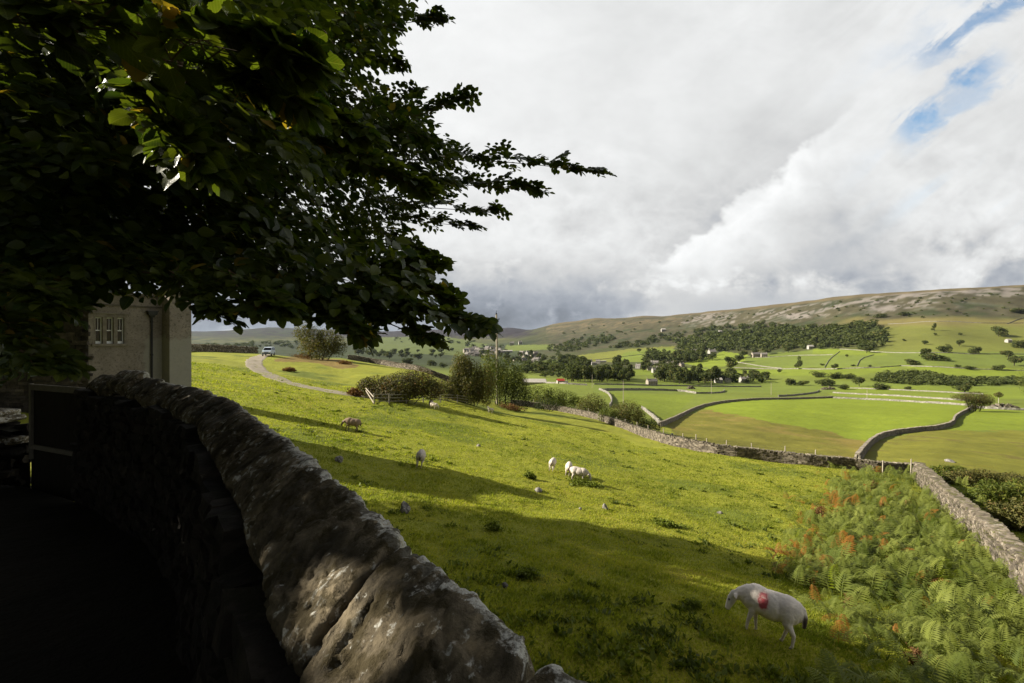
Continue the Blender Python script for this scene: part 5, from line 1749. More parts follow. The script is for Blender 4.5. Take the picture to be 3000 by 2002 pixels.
SOLO = [
    (2925, 986, 48, 36, 'wide clump tree high on the open hillside', 1), (2990, 1021, 34, 28, 'round tree on the hillside by the edge of the view', 1),
    (2763, 1034, 42, 28, 'broad round tree alone in the middle of the hillside', 1), (2810, 1015, 27, 20, 'paler small tree just above the broad hillside tree', 0),
    (2858, 1037, 33, 24, 'round tree east of the broad hillside tree', 1), (2709, 1010, 18, 15, 'tiny tree on the hillside west of the broad tree', 0),
    (2708, 1046, 32, 26, 'upper one of the pair of touching trees below the hillside', 0), (2730, 1058, 44, 28, 'lower darker one of the pair of touching trees below the hillside', 1),
    (2768, 1059, 30, 18, 'low pale bush beside the touching pair of trees', 1), (2954, 1052, 38, 26, 'upper tree of the pair by the edge under the hillside', 0),
    (2971, 1072, 42, 32, 'lower tree of the pair by the edge under the hillside', 0), (2923, 1086, 32, 20, 'dark bush on the far wall near the edge', 1),
    (2668, 1069, 46, 20, 'long flat thicket on the far wall above the scrub', 1), (2807, 1077, 18, 10, 'tiny dark bush on the bright strip wall', 1),
    (2834, 1083, 36, 13, 'long low dark bush on the bright strip wall', 1), (2340, 1083, 28, 38, 'isolated tall round tree on the wall below the olive slope', 2),
    (2444, 1083, 22, 20, 'small round tree on the wall east of the isolated tall tree', 0), (2539, 1035, 32, 22, 'tree at the lower corner of the hillside wood', 0),
    (2309, 1033, 30, 22, 'tree just under the wood beside the white barn', 0), (2245, 1040, 30, 22, 'tree over the hill farm', 0), (2212, 1040, 26, 20, 'tree at the west end of the hill farm', 0),
    (2738, 972, 18, 24, 'lone thin tree on the upper pasture', 2), (2740, 985, 10, 10, 'tiny bush under the lone thin tree on the upper pasture', 0),
    (2577, 932, 30, 16, 'dark bush on the rough slope under the scree', 1), (2646, 925, 40, 14, 'scrubby dark thicket under the scree', 1), (2990, 920, 50, 20, 'dark thicket high under the ridge at the edge', 1),
    (2282, 1094, 14, 14, 'little tree on the meadow by the river belt', 0), (2318, 1130, 38, 26, 'dark round bush nearest the lane poles', 1), (2353, 1130, 34, 18, 'flat bush joined to the dark round bush', 1),
    (2409, 1132, 64, 26, 'widest flat thicket above the ruined barn', 1), (2445, 1110, 48, 24, 'upper thicket behind the widest flat one', 1), (2400, 1106, 40, 22, 'dark thicket on the knoll', 1), (2480, 1112, 46, 20, 'low thicket east of the knoll', 1),
    (2477, 1142, 38, 18, 'low dark bush beside the ruined barn', 1), (2517, 1133, 38, 30, 'tall dark bush near the ruined barn', 0), (2577, 1142, 58, 24, 'wide pale bush in the meadow past the ruined barn', 1),
    (2662, 1142, 26, 13, 'single russet bush alone in the far meadow', 1), (2825, 1150, 48, 30, 'pale tree showing above the windswept thorn', 1),
    (2141, 1084, 44, 44, 'big tree at the hamlet field corner', 0), (2165, 1062, 34, 26, 'tree behind the big one at the hamlet field corner', 0), (2178, 1050, 30, 22, 'upper tree on the slope over the hamlet field', 0),
    (1873, 1034, 16, 12, 'small tree alone in the sunlit field above the village', 0), (2480, 1048, 10, 10, 'tiny bush on the olive slope', 0), (2410, 1072, 12, 8, 'small dark bush on the slanting wall', 1),
    (2550, 1076, 12, 8, 'small bush where the slope wall ends', 1), (2498, 1074, 14, 7, 'flat dark bush on the wall below the slope', 1), (2648, 1000, 12, 8, 'tiny bush on the upper pasture', 1), (2815, 983, 12, 9, 'dark speck of bush high on the pasture', 1),
    (2600, 965, 14, 9, 'small bush by the wood on the upper pasture', 1), (1195, 1072, 40, 26, 'round pale tree behind the upper field wall', 0), (1262, 1072, 36, 20, 'russet tree behind the upper field wall', 1), (1140, 1052, 40, 26, 'tree behind the start of the upper field wall', 0),
    (1225, 1055, 34, 22, 'dark tree down the slope behind the upper field wall', 0), (1090, 1046, 34, 24, 'pale tree where the upper field wall begins', 0), (1300, 1078, 30, 18, 'dark bush behind the upper field wall near the willow', 1),
    (1050, 1040, 36, 24, 'olive tree at the end of the rough grass', 0),
]
for (x, b_, w, h, lab, k) in SOLO:
    ym = 220 if b_ > 1095 or x < 1400 else 380
    if x < 1400: ym = 130
    field_tree(x, b_, w, h, lab, k, ym, 2600)


def belt(poly, n, w, h, label, group, kind=(0, 0, 2), ymin=300, ymax=2500, seed=1):
    rg = np.random.default_rng(seed)
    P = np.array(poly, float)
    lo, hi = P.min(0), P.max(0)
    k = 0
    while k < n:
        a, b_ = rg.uniform(lo, hi)
        if not poly_in(P, np.array([a]), np.array([b_]))[0]: continue
        s = rg.uniform(0.7, 1.25)
        field_tree(a, b_, w * s, h * s, label, kind[rg.integers(0, len(kind))], ymin, ymax, group)
        k += 1


belt([(1640, 1106), (1850, 1108), (1850, 1122), (1640, 1120)], 50, 32, 40, 'tall riverside tree in the belt before the village', 'riverside belt before the village', seed=41)
belt([(1500, 1085), (1670, 1088), (1680, 1104), (1560, 1104)], 26, 28, 28, 'dark tree in the belt behind the long barn', 'belt behind the long barn', seed=42)
belt([(1925, 1112), (2100, 1112), (2105, 1126), (1925, 1126)], 40, 34, 40, 'dark riverside tree between the stone house and the meadow', 'riverside belt past the stone house', seed=43)
belt([(2090, 1102), (2230, 1106), (2260, 1120), (2110, 1118)], 22, 30, 24, 'dark tree in the belt above the lane meadow', 'belt above the lane meadow', seed=44)
belt([(1890, 1050), (2060, 1052), (2060, 1068), (1890, 1066)], 24, 28, 30, 'tree in the dense clump over the village', 'clump over the village', seed=45)
belt([(1800, 1066), (1845, 1068), (1845, 1080), (1800, 1080)], 6, 26, 28, 'tree in the small clump west of the village', 'small clump west of the village', seed=46)
belt([(1860, 1065), (1980, 1072), (1985, 1092), (1870, 1092)], 14, 22, 22, 'garden tree among the village roofs', 'garden trees of the village', seed=47)
belt([(1600, 1050), (1730, 1058), (1770, 1082), (1640, 1080)], 22, 24, 24, 'tree in the belt around the white cottages', 'belt around the white cottages', seed=48)
belt([(1360, 1040), (1600, 1046), (1600, 1066), (1420, 1060)], 24, 22, 18, 'tree among the roofs of the far village', 'trees of the far village', seed=49)
belt([(2060, 1040), (2110, 1040), (2105, 1060), (2000, 1060)], 8, 26, 24, 'tree on the slope beside the upper cottages', 'trees by the upper cottages', seed=50)
belt([(1000, 1034), (1330, 1028), (1360, 1052), (1040, 1050)], 26, 20, 14, 'small tree on the shaded western slope', 'trees of the western slope', seed=51, ymin=400)


def wood(name, polys, spacing, w, h, label, seed, ymin=350, ymax=6000, mat=None, n_clump=70):
    """woodland that reads as one mass: a few hundred rough crowns in one mesh"""
    rg = np.random.default_rng(seed)
    VV, FF, VA = [], [], []
    off = 0
    for poly in polys:
        P = np.array(poly, float); lo, hi = P.min(0), P.max(0)
        area = (hi - lo).prod()
        for _ in range(int(area / spacing)):
            a, b_ = rg.uniform(lo, hi)
            if not poly_in(P, np.array([a]), np.array([b_]))[0]: continue
            X, Y = gp_fast(a, b_, ymin, ymax)
            s = rg.uniform(0.65, 1.3)
            W_ = w * s / F_PX * Y; H_ = h * s / F_PX * Y
            L = [(0, 0, .55, .42, .42, .42), (rg.uniform(-.25, .25), rg.uniform(-.25, .25), rg.uniform(.5, .75), .3, .3, .28), (rg.uniform(-.3, .3), rg.uniform(-.3, .3), rg.uniform(.3, .6), .3, .3, .28)]
            V, F, va = crown_arrays(L, n_clump, 0.26, rg, inner=0.55)
            V = V * np.array([W_, W_, H_]) + np.array([X, Y, gz(X, Y) - 0.05 * H_])
            VV.append(V); FF.append(F + off); off += len(V)
            VA.append(np.clip(va * 0.7 + rg.uniform(-0.1, 0.3), 0, 1))
    o = mesh_np(name, np.vstack(VV), np.vstack(FF), mat or M['lf_far'], var=np.concatenate(VA))
    return tag(o, label, 'woodland', None, 'stuff')


wood('woodland', [[(2100, 990), (2220, 972), (2400, 966), (2560, 955), (2592, 985), (2590, 1016), (2540, 1030), (2480, 1022), (2300, 1024), (2200, 1030), (2090, 1028)], [(1960, 1008), (2110, 990), (2110, 1032), (2000, 1026)]],
     60, 24, 18, 'broad dark hanging wood across the middle of the long hillside', 61)
wood('woodland', [[(1900, 988), (2050, 966), (2230, 952), (2350, 962), (2320, 972), (2120, 980), (1960, 1004), (1890, 1010)]], 70, 16, 10, 'thin strip of scrub wood above the hanging wood', 62)
wood('woodland', [[(1600, 1022), (1680, 1000), (1760, 985), (1810, 990), (1770, 1008), (1690, 1030), (1630, 1040)], [(1780, 1022), (1850, 1004), (1930, 996), (1930, 1006), (1850, 1022)]], 45, 14, 10, 'dark wood on the nose of the long hill', 63)
wood('scrub_thicket', [[(2552, 1118), (2600, 1100), (2680, 1096), (2760, 1106), (2830, 1116), (3060, 1118), (3060, 1132), (2800, 1132), (2680, 1130)]], 34, 20, 15, 'dark scrub thicket on the bank across the far meadow', 64, 200, 900)
wood('woodland', [[(600, 1014), (760, 1006), (900, 1002), (1000, 1012), (1000, 1022), (600, 1024)]], 60, 14, 9, 'blue dark plantation below the heather fells behind the van', 65, 900)
wood('woodland', [[(556, 992), (590, 990), (604, 1002), (600, 1010), (556, 1010)]], 16, 14, 12, 'dark copse on the skyline next to the house corner', 66, 120, 500)
wood('woodland', [[(1480, 1052), (1640, 1040), (1700, 1056), (1560, 1076), (1480, 1076)], [(1340, 1010), (1460, 1014), (1500, 1040), (1440, 1036), (1350, 1024)]], 110, 15, 10, 'scattered dark tree cover around the far village', 67, 500)
wood('woodland', [[(1060, 992), (1330, 996), (1440, 1002), (1400, 1010), (1200, 1004), (1070, 1002)]], 110, 12, 6, 'broken tree lines on the shaded western slope', 68, 900)

wood('woodland', [[(1560, 1092), (1700, 1094), (1860, 1104), (1850, 1116), (1640, 1112), (1560, 1106)], [(1925, 1106), (2110, 1106), (2250, 1116), (2240, 1124), (2100, 1122), (1925, 1124)], [(1500, 1082), (1700, 1074), (1700, 1090), (1520, 1096)], [(1880, 1050), (2060, 1046), (2060, 1064), (1890, 1066)]], 120, 28, 24, 'continuous dark undergrowth of the riverside tree belts', 69, 330)

wood('scrub_thicket', [[(1900, 944), (2150, 915), (2500, 880), (3060, 855), (3060, 925), (2600, 940), (2300, 950), (1950, 962)], [(1620, 962), (1900, 944), (1880, 990), (1640, 992)]], 700, 9, 5.5, 'specks of thorn scrub over the rough slope below the scree', 70, 700, 3500)

# ------------------------------------------------------------------ villages, barns and ruins
M['limewash'] = plain('limewashed_wall', (0.35, 0.33, 0.295), 0.9, 0.1, 0.6, 0.2)
M['stonehouse'] = plain('house_stone', (0.30, 0.26, 0.21), 0.9, 0.1, 0.8, 0.4)
M['stoneslate'] = plain('stone_slate_roof', (0.20, 0.18, 0.165), 0.85, 0.15, 0.7, 0.4)
M['paleroof'] = plain('pale_sheet_roof', (0.40, 0.37, 0.33), 0.7, 0.2, 0.5, 0.3)
M['redroof'] = plain('red_painted_roof', (0.36, 0.045, 0.03), 0.6, 0.25, 0.8, 0.3)
M['dark_open'] = plain('dark_opening', (0.02, 0.02, 0.022), 0.3, 0.4)


def house_mesh(name, L, Wd, H, roofh, wall, roof, chim=2, wins=True, link=False):
    b = MB(); idx = []

    def add(fn, mi):
        q0 = sum(len(x) for x in b.f4); t0 = sum(len(x) for x in b.f3)
        fn()
        idx.append((sum(len(x) for x in b.f4) - q0, sum(len(x) for x in b.f3) - t0, mi))
    add(lambda: b.box((0, 0, H / 2 - 1), (L, Wd, H + 2)), 0)
    g = Wd / 2
    add(lambda: b.add([(-L / 2, -g, H), (-L / 2, g, H), (-L / 2, 0, H + roofh * .97), (L / 2, -g, H), (L / 2, g, H), (L / 2, 0, H + roofh * .97)], tris=[(0, 2, 1), (3, 4, 5)]), 0)
    e = 0.35
    add(lambda: b.add([(-L / 2 - .2, -g - e, H - e * roofh / g), (L / 2 + .2, -g - e, H - e * roofh / g), (L / 2 + .2, 0, H + roofh), (-L / 2 - .2, 0, H + roofh), (-L / 2 - .2, g + e, H - e * roofh / g), (L / 2 + .2, g + e, H - e * roofh / g),
                       (-L / 2 - .2, -g - e, H - e * roofh / g - .15), (L / 2 + .2, -g - e, H - e * roofh / g - .15)], quads=[(0, 1, 2, 3), (3, 2, 5, 4), (6, 7, 1, 0)]), 1)
    for k in range(chim):
        add(lambda: b.box(((-1) ** k * (L / 2 - .5), 0, H + roofh + .3), (.8, .7, 1.5)), 0)
    if wins:
        n = max(2, int(L / 3))
        for i in range(n):
            x = -L / 2 + (i + .5) * L / n
            for z in ([1.3, H - 1.2] if H > 4 else [H * .5]):
                add(lambda: b.box((x, -g - .01, z), (.9, .06, 1.1)), 2)
    q = [m_ for (a, t_, m_) in idx for _ in range(a)]
    t = [m_ for (a, t_, m_) in idx for _ in range(t_)]
    fl = [np.vstack(b.f4), np.vstack(b.f3)]
    return mesh_np(name, np.vstack(b.v), fl, [wall, roof, M['dark_open']], mat_idx=np.array(q + t), link=link)


HPROTO = [house_mesh('cottage', 9, 6, 5, 2.6, M['stonehouse'], M['stoneslate']), house_mesh('cottage', 13, 6.5, 5, 2.8, M['stonehouse'], M['stoneslate'], 2),
          house_mesh('cottage', 8, 6, 5, 2.6, M['limewash'], M['stoneslate']), house_mesh('cottage', 11, 7, 5.2, 2.8, M['limewash'], M['stoneslate'], 2),
          house_mesh('field_barn', 9, 6, 4.4, 2.4, M['limewash'], M['paleroof'], 0), house_mesh('farm_shed', 26, 10, 5, 1.8, M['limewash'], M['limewash'], 0)]


def cottage(pxc, base, wpx, proto, label, rot=0.0, ymin=300, group=None, name='cottage', cat='house'):
    X, Y = gp_fast(pxc, base, ymin, 5000)
    o = bpy.data.objects.new(name, HPROTO[proto]); COL.objects.link(o)
    Lm = {0: 9, 1: 13, 2: 8, 3: 11, 4: 9, 5: 26}[proto]
    s = wpx / F_PX * Y / Lm
    o.location = (X, Y, gz(X, Y)); o.scale = (s, s, s); o.rotation_euler = (0, 0, rot)
    return tag(o, label, cat, group)


VR = np.random.default_rng(88)
for k in range(52):
    cottage(VR.uniform(1362, 1468), VR.uniform(1024, 1046), VR.uniform(9, 15), VR.integers(0, 2), 'small slate roofed house in the crowded far village', VR.uniform(-.8, .8), 600, 'houses of the far village')
for k in range(16):
    cottage(VR.uniform(1510, 1590), VR.uniform(1040, 1062), VR.uniform(10, 17), VR.integers(0, 3), 'house at the valley end of the far village', VR.uniform(-.8, .8), 500, 'lower houses of the far village')
cottage(1484, 1034, 34, 5, 'long white shed roof beside the telegraph pole at the far village', 0.1, 700, name='farm_shed', cat='shed')
for k, (x, b_, w, p) in enumerate([(1726, 1068, 15, 2), (1740, 1070, 14, 3), (1752, 1066, 12, 2)]):
    cottage(x, b_, w, p, ['white cottage at the west end of the trio in the belt', 'middle white cottage of the trio in the belt', 'last white cottage of the trio, nearest the bright shed'][k], 0.3 - 0.3 * k, 400)
cottage(1766, 1062, 20, 5, 'bright white shed above the trio of cottages', 0.2, 400, name='farm_shed', cat='shed')
for k in range(17):
    cottage(VR.uniform(1838, 1998), VR.uniform(1068, 1094), VR.uniform(12, 19), VR.integers(0, 4), 'stone or white cottage of the near village under the hill', VR.uniform(-.7, .7), 380, 'cottages of the near village')
cottage(2010, 1042, 22, 1, 'long pale house above the clump of village trees', 0.2, 450)
cottage(2036, 1038, 18, 3, 'white fronted house beside the long pale one', -0.2, 450)
cottage(2086, 1042, 20, 2, 'white cottage in trees below the hanging wood', 0.1, 450)
cottage(1909, 1128, 30, 1, 'stone farmhouse with two chimneys at the edge of the riverside trees', 0.25, 330)
cottage(2104, 1122, 20, 4, 'pale barn half hidden by the riverside trees', 0.0, 330, name='field_barn', cat='barn')
cottage(2132, 1122, 15, 2, 'white cottage beside the half hidden barn', 0.1, 330)
cottage(2180, 1121, 24, 3, 'long white house in the trees by the lane poles', 0.05, 330)
cottage(1943, 972, 12, 4, 'lone white house high on the dark hill nose', 0.0, 800)
cottage(2214, 1048, 24, 1, 'hill farmhouse in the trees under the wood', 0.1, 450)
cottage(2238, 1048, 16, 0, 'smaller farm building beside the hill farmhouse', -0.2, 450)
cottage(2374, 1022, 15, 4, 'white field barn against the lower edge of the hanging wood', 0.0, 500, name='field_barn', cat='barn')
cottage(2168, 975, 12, 4, 'pale building in the upper strip of scrub wood', 0.0, 700)
cottage(2110, 974, 10, 4, 'smaller pale building in the upper strip of scrub wood', 0.2, 700)
cottage(2954, 1004, 14, 4, 'small field barn alone on the open hillside', 0.1, 450, name='field_barn', cat='barn')
cottage(1500, 1012, 12, 2, 'white house on the slope above the far village', 0, 1200)
cottage(1524, 1010, 10, 2, 'second white house on the slope above the far village, nearer the hill', 0.2, 1200)
# the long barn and the red-roofed shed behind the hedge bank
X, Y, Z = gp(1566, 1126, 200)
lb = empty('long_barn', (X, Y, Z - 1.5), R(-6), 'long barn with a pale grey roof rising behind the hedge bank', 'barn')
Lb = 70 / F_PX * Y
MB().box((0, 0, 1.2), (Lb, 7, 4.4)).build('wall', M['stonehouse'], lb)
MB().add([(-Lb / 2 - .3, -4, 3.3), (Lb / 2 + .3, -4, 3.3), (Lb / 2 - .8, 0, 6.0), (-Lb / 2 + .3, 0, 6.0), (-Lb / 2 - .3, 4, 3.3), (Lb / 2 + .3, 4, 3.3)], tris=[(1, 5, 2), (0, 3, 4)], quads=[(0, 1, 2, 3), (3, 2, 5, 4)]).build('roof', M['paleroof'], lb)
X, Y, Z = gp(1642, 1124, 200)
rs = empty('farm_shed', (X, Y, Z - 0.5), R(10), 'small farm shed with a red roof beside the long barn', 'shed')
MB().box((0, 0, 1.4), (5.4, 4, 3.0)).box((4.2, 0.5, 0.9), (3.2, 3.4, 2.2)).build('wall', M['limewash'], rs)
MB().add([(-3, -2.4, 2.7), (3, -2.4, 2.7), (3, 0, 4.3), (-3, 0, 4.3), (-3, 2.4, 2.7), (3, 2.4, 2.7)], quads=[(0, 1, 2, 3), (3, 2, 5, 4)]).build('roof', M['redroof'], rs)
MB().box((4.2, 0.5, 2.08), (3.4, 3.6, 0.15)).build('lean_to_roof', M['paleroof'], rs)


def rubble(pxc, base, wpx, hpx, label, seed, ymin, name='rubble_heap', cat='ruin'):
    rg = np.random.default_rng(seed)
    X, Y = gp_fast(pxc, base, ymin, 2000)
    W_ = wpx / F_PX * Y; H_ = hpx / F_PX * Y
    n = 170
    C = np.stack([rg.uniform(-W_ / 2, W_ / 2, n), rg.uniform(-1.6, 1.6, n), np.zeros(n)], 1)
    C[:, 2] = rg.random(n) * H_ * (1 - (2 * np.abs(C[:, 0]) / W_) ** 3) * (1 - (C[:, 1] / 2.0) ** 2)
    th = rg.uniform(0, 6.28, n)
    T = np.stack([np.cos(th), np.sin(th)], 1)
    V, Q, var = stones(C, T, np.stack([-T[:, 1], T[:, 0]], 1), np.stack([rg.uniform(.25, .6, n), rg.uniform(.2, .4, n), rg.uniform(.15, .4, n)], 1), rg, False, 0.4)
    o = mesh_np(name, V, Q, M['wall_far'], var=var)
    o.location = (X, Y, gz(X, Y))
    return tag(o, label, cat)


rubble(2937, 1194, 74, 10, 'pinkish heap of tumbled stone beside the thin pale tree', 71, 100)
rubble(2427, 1142, 42, 9, 'low ruined barn of tumbled pale stone in the far meadow', 72, 200, 'ruined_barn')
rubble(2024, 1140, 22, 9, 'short pile of pale stone at the end of the lane wall', 73, 150)
# ------------------------------------------------------------------ sheep
def ellipsoid(mb, c, r, seg=14, rings=9):
    th = np.linspace(0, np.pi, rings + 1)[1:-1]
    ph = np.linspace(0, 2 * np.pi, seg, endpoint=False)
    v = [(0, 0, 1)] + [(math.sin(a) * math.cos(b), math.sin(a) * math.sin(b), math.cos(a)) for a in th for b in ph] + [(0, 0, -1)]
    v = np.array(v) * np.array(r) + np.array(c)
    q = [[1 + i * seg + j, 1 + (i + 1) * seg + j, 1 + (i + 1) * seg + (j + 1) % seg, 1 + i * seg + (j + 1) % seg] for i in range(len(th) - 1) for j in range(seg)]
    t = [[0, 1 + j, 1 + (j + 1) % seg] for j in range(seg)] + [[len(v) - 1, 1 + (len(th) - 1) * seg + (j + 1) % seg, 1 + (len(th) - 1) * seg + j] for j in range(seg)]
    mb.add(v, tris=t, quads=q)


def chain(mb, pts, rad, squash=1.0):
    """closely spaced balls along a path: they fuse into one tapered limb when the body is remeshed"""
    for (a, b, ra, rb) in zip(pts[:-1], pts[1:], rad[:-1], rad[1:]):
        a = np.array(a, float); b = np.array(b, float)
        n = max(2, int(np.linalg.norm(b - a) / (0.35 * min(ra, rb))) + 1)
        for t_ in np.linspace(0, 1, n):
            r = ra + (rb - ra) * t_
            ellipsoid(mb, a + (b - a) * t_, (r, r * squash, r), 10, 7)


def sheep_solid(pose='graze', stride=(0.0, 0.0, 0.0, 0.0), fleece=1.0):
    mb = MB()
    f = fleece
    for c, r in (((0.23, 0, .60), (.24, .185 * f, .225 * f)), ((0.0, 0, .585), (.34, .215 * f, .220 * f)), ((-.26, 0, .61), (.25, .195 * f, .215 * f)), ((.20, 0, .70), (.22, .13 * f, .13 * f)),
                 ((-.16, 0, .71), (.30, .13 * f, .12 * f)), ((-.40, 0, .63), (.13, .13 * f, .16 * f)), ((.38, 0, .60), (.13, .13 * f, .17 * f))):
        ellipsoid(mb, c, r, 20, 14)
    if pose == 'graze':
        chain(mb, [(.34, 0, .64), (.47, .0, .60), (.585, .01, .52)], [.150 * f, .105 * f, .074])
        chain(mb, [(.59, .01, .535), (.625, .01, .46), (.665, .01, .32), (.68, .01, .265)], [.084, .084, .062, .050], 0.80)
        ears = ((.60, .44), (.57, .40))
        for s in (-1, 1): chain(mb, [(.575, .055 * s, .55), (.55, .135 * s, .555), (.53, .20 * s, .525)], [.026, .036, .016], 0.7)
    else:
        chain(mb, [(.38, 0, .68), (.50, 0, .80), (.58, 0, .93)], [.145 * f, .11 * f, .085])
        chain(mb, [(.58, 0, .93), (.65, 0, .93), (.76, 0, .87), (.80, 0, .85)], [.085, .078, .052, .042], 0.85)
        for s in (-1, 1): chain(mb, [(.57, .06 * s, .97), (.545, .13 * s, .975), (.53, .165 * s, .95)], [.022, .026, .012], 0.8)
    for k, s in ((0, 1), (1, -1)):
        o = stride[k]
        chain(mb, [(.25, .105 * s, .50), (.25 + o * .3, .11 * s, .36), (.265 + o * .7, .105 * s, .22), (.26 + o, .10 * s, .06), (.28 + o, .10 * s, .028)], [.080, .050, .033, .024, .029])
    for k, s in ((2, 1), (3, -1)):
        o = stride[k]
        chain(mb, [(-.30, .10 * s, .56), (-.27 + o * .3, .12 * s, .42), (-.36 + o * .75, .11 * s, .25), (-.335 + o, .105 * s, .07), (-.31 + o, .105 * s, .028)], [.130, .080, .034, .025, .030])
    chain(mb, [(-.49, 0, .70), (-.535, 0, .61), (-.545, .01, .50), (-.54, .01, .44)], [.050, .042, .040, .034])
    return mb


M['sheep'] = None


def sheep_mat(name):
    m, t, out = new_mat(name)
    pos = t.coord('Object')
    c = t.attr('Col', 'Color')
    n = t.noise(pos, 9.0, 5.0, 0.65)
    n2 = t.noise(pos, 55.0, 3.0, 0.7)
    f = t.add(0.78, t.add(t.mul(n, 0.26), t.mul(n2, 0.16)))
    c = t.mix(1.0, c, t.comb(f, f, f), 'MULTIPLY')
    principled(t, out, c, 0.95, 0.1, t.bump(t.add(n, n2), 0.6, 0.012))
    return m


M['sheep'] = sheep_mat('fleece')


def remeshed(solids, voxel):
    objs = []
    for s in solids:
        o = s.build('sheep', M['sheep'])
        md = o.modifiers.new('fuse', 'REMESH'); md.mode = 'VOXEL'; md.voxel_size = voxel
        sm = o.modifiers.new('smooth', 'SMOOTH'); sm.iterations = 4; sm.factor = 0.5
        objs.append(o)
    dg = bpy.context.evaluated_depsgraph_get()
    out = []
    for o in objs:
        me = bpy.data.meshes.new_from_object(o.evaluated_get(dg))
        me.name = 'sheep'
        out.append(me)
    for o in objs:
        old = o.data
        bpy.data.objects.remove(o)
        bpy.data.meshes.remove(old)
    return out


def colour_sheep(me, wool=(.54, .475, .41), face=(.55, .50, .46), leg=(.44, .38, .31), tail=(.10, .075, .06), mark=None, pose='graze'):
    n = len(me.vertices)
    co = np.empty(n * 3, np.float32); me.vertices.foreach_get('co', co); P = co.reshape(-1, 3)
    nn_ = np.empty(n * 3, np.float32); me.vertices.foreach_get('normal', nn_); nn_ = nn_.reshape(-1, 3)
    fl_ = sstep(P[:, 2], .30, .42) * (1 - sstep(P[:, 0], .50, .60))
    wl_ = fbm(P[:, 0] / .045 + P[:, 1] / .06, P[:, 2] / .045 - P[:, 1] / .05, 23, 3)
    P = P + nn_ * (fl_ * (0.006 * wl_ + 0.003))[:, None]
    me.vertices.foreach_set('co', P.astype(np.float32).ravel()); me.update()
    c = np.tile(np.array(wool), (n, 1)) * (1 + 0.14 * fl_ * wl_)[:, None]
    def mixc(m_, col_):
        c[:] = c * (1 - m_[:, None]) + np.array(col_) * m_[:, None]
    mixc(sstep(-P[:, 2], -.34, -.22) * (np.abs(P[:, 0]) < .52), leg)
    mixc(sstep(-P[:, 2], -.055, -.035) * (P[:, 0] < .5), (.07, .06, .05))
    mixc(sstep(P[:, 0], .53, .60), face)
    if pose == 'graze':
        mixc(sstep(P[:, 0], .58, .63) * sstep(-P[:, 2], -.25, -.21), (.16, .13, .12))
        for s in (-1, 1):
            d = np.linalg.norm(P - np.array([.672, .064 * s + .01, .425]), axis=1)
            mixc(sstep(-d, -.030, -.016), (.015, .012, .01))
    else:
        mixc(sstep(P[:, 0], .77, .82), (.16, .13, .12))
        for s in (-1, 1):
            d = np.linalg.norm(P - np.array([.665, .062 * s, .955]), axis=1)
            mixc(sstep(-d, -.030, -.016), (.015, .012, .01))
    mixc(sstep(-P[:, 0], .50, .535) * sstep(-P[:, 2], -.66, -.56) * (np.abs(P[:, 1]) < .08), tail)
    mixc(sstep(-P[:, 2], -.44, -.36) * (np.abs(P[:, 0]) < .3) * 0.4, (.38, .33, .27))
    if mark:
        dx_ = (P[:, 0] - .09) / .10; dz_ = (P[:, 2] - .665) / .15
        rr_ = np.hypot(dx_, dz_) + 0.25 * fbm(P[:, 0] * 30, P[:, 2] * 30, 3, 3)
        drip = np.exp(-((P[:, 0] - .085) / .045) ** 2) * sstep(P[:, 2], .48, .62) * (P[:, 2] < .70)
        mk = np.clip(np.clip(1.15 - rr_, 0, 1) * 0.55 + np.exp(-((rr_ - .72) / .20) ** 2) * 0.60 + drip * 0.6, 0, 0.92) * (P[:, 1] > 0.02) * (rr_ < 1.7)
        mixc(mk, mark)
    c4 = np.ones((n, 4), np.float32); c4[:, :3] = c
    a = me.attributes.new('Col', 'FLOAT_COLOR', 'POINT'); a.data.foreach_set('color', c4.ravel())
    me.polygons.foreach_set('use_smooth', np.ones(len(me.polygons), bool))
    if not me.materials: me.materials.append(M['sheep'])
    return me


near_me, graze_me, graze2_me, stand_me = remeshed([sheep_solid('graze', (0.06, -0.07, -0.07, 0.10), 1.13), sheep_solid('graze', (0, 0, 0, 0), 1.06), sheep_solid('graze', (0.08, -0.07, -0.06, 0.08), 1.12), sheep_solid('stand', (0, .04, 0, -.05), 1.06)], 0.0125)
brown_me = graze2_me.copy()
colour_sheep(near_me, wool=(.88, .79, .70), face=(.74, .68, .62), leg=(.72, .63, .53), mark=(.50, .050, .075))
colour_sheep(graze_me); colour_sheep(graze2_me, wool=(.62, .54, .44)); colour_sheep(stand_me, pose='stand')
colour_sheep(brown_me, wool=(.26, .19, .135), face=(.24, .19, .15), leg=(.2, .15, .11))


def ground_rot(x, y, rz, k=0.9):
    e = 0.35
    nx = -(gz(x + e, y) - gz(x - e, y)) / (2 * e) * k; ny = -(gz(x, y + e) - gz(x, y - e)) / (2 * e) * k
    n = Vector((nx, ny, 1)).normalized()
    f = Vector((math.cos(rz), math.sin(rz), 0))
    f = (f - n * f.dot(n)).normalized()
    s = n.cross(f)
    return Matrix((f, s, n)).transposed().to_euler()


def put_sheep(pxy, me, rz, scale, label, ymin=6.0, group='grazing sheep'):
    b = gp(pxy[0], pxy[1], ymin)
    o = bpy.data.objects.new('sheep', me); COL.objects.link(o)
    o.location = (b[0], b[1], b[2] - 0.02)
    o.rotation_euler = ground_rot(b[0], b[1], rz)
    o.scale = (scale,) * 3
    return tag(o, label, 'sheep', group)


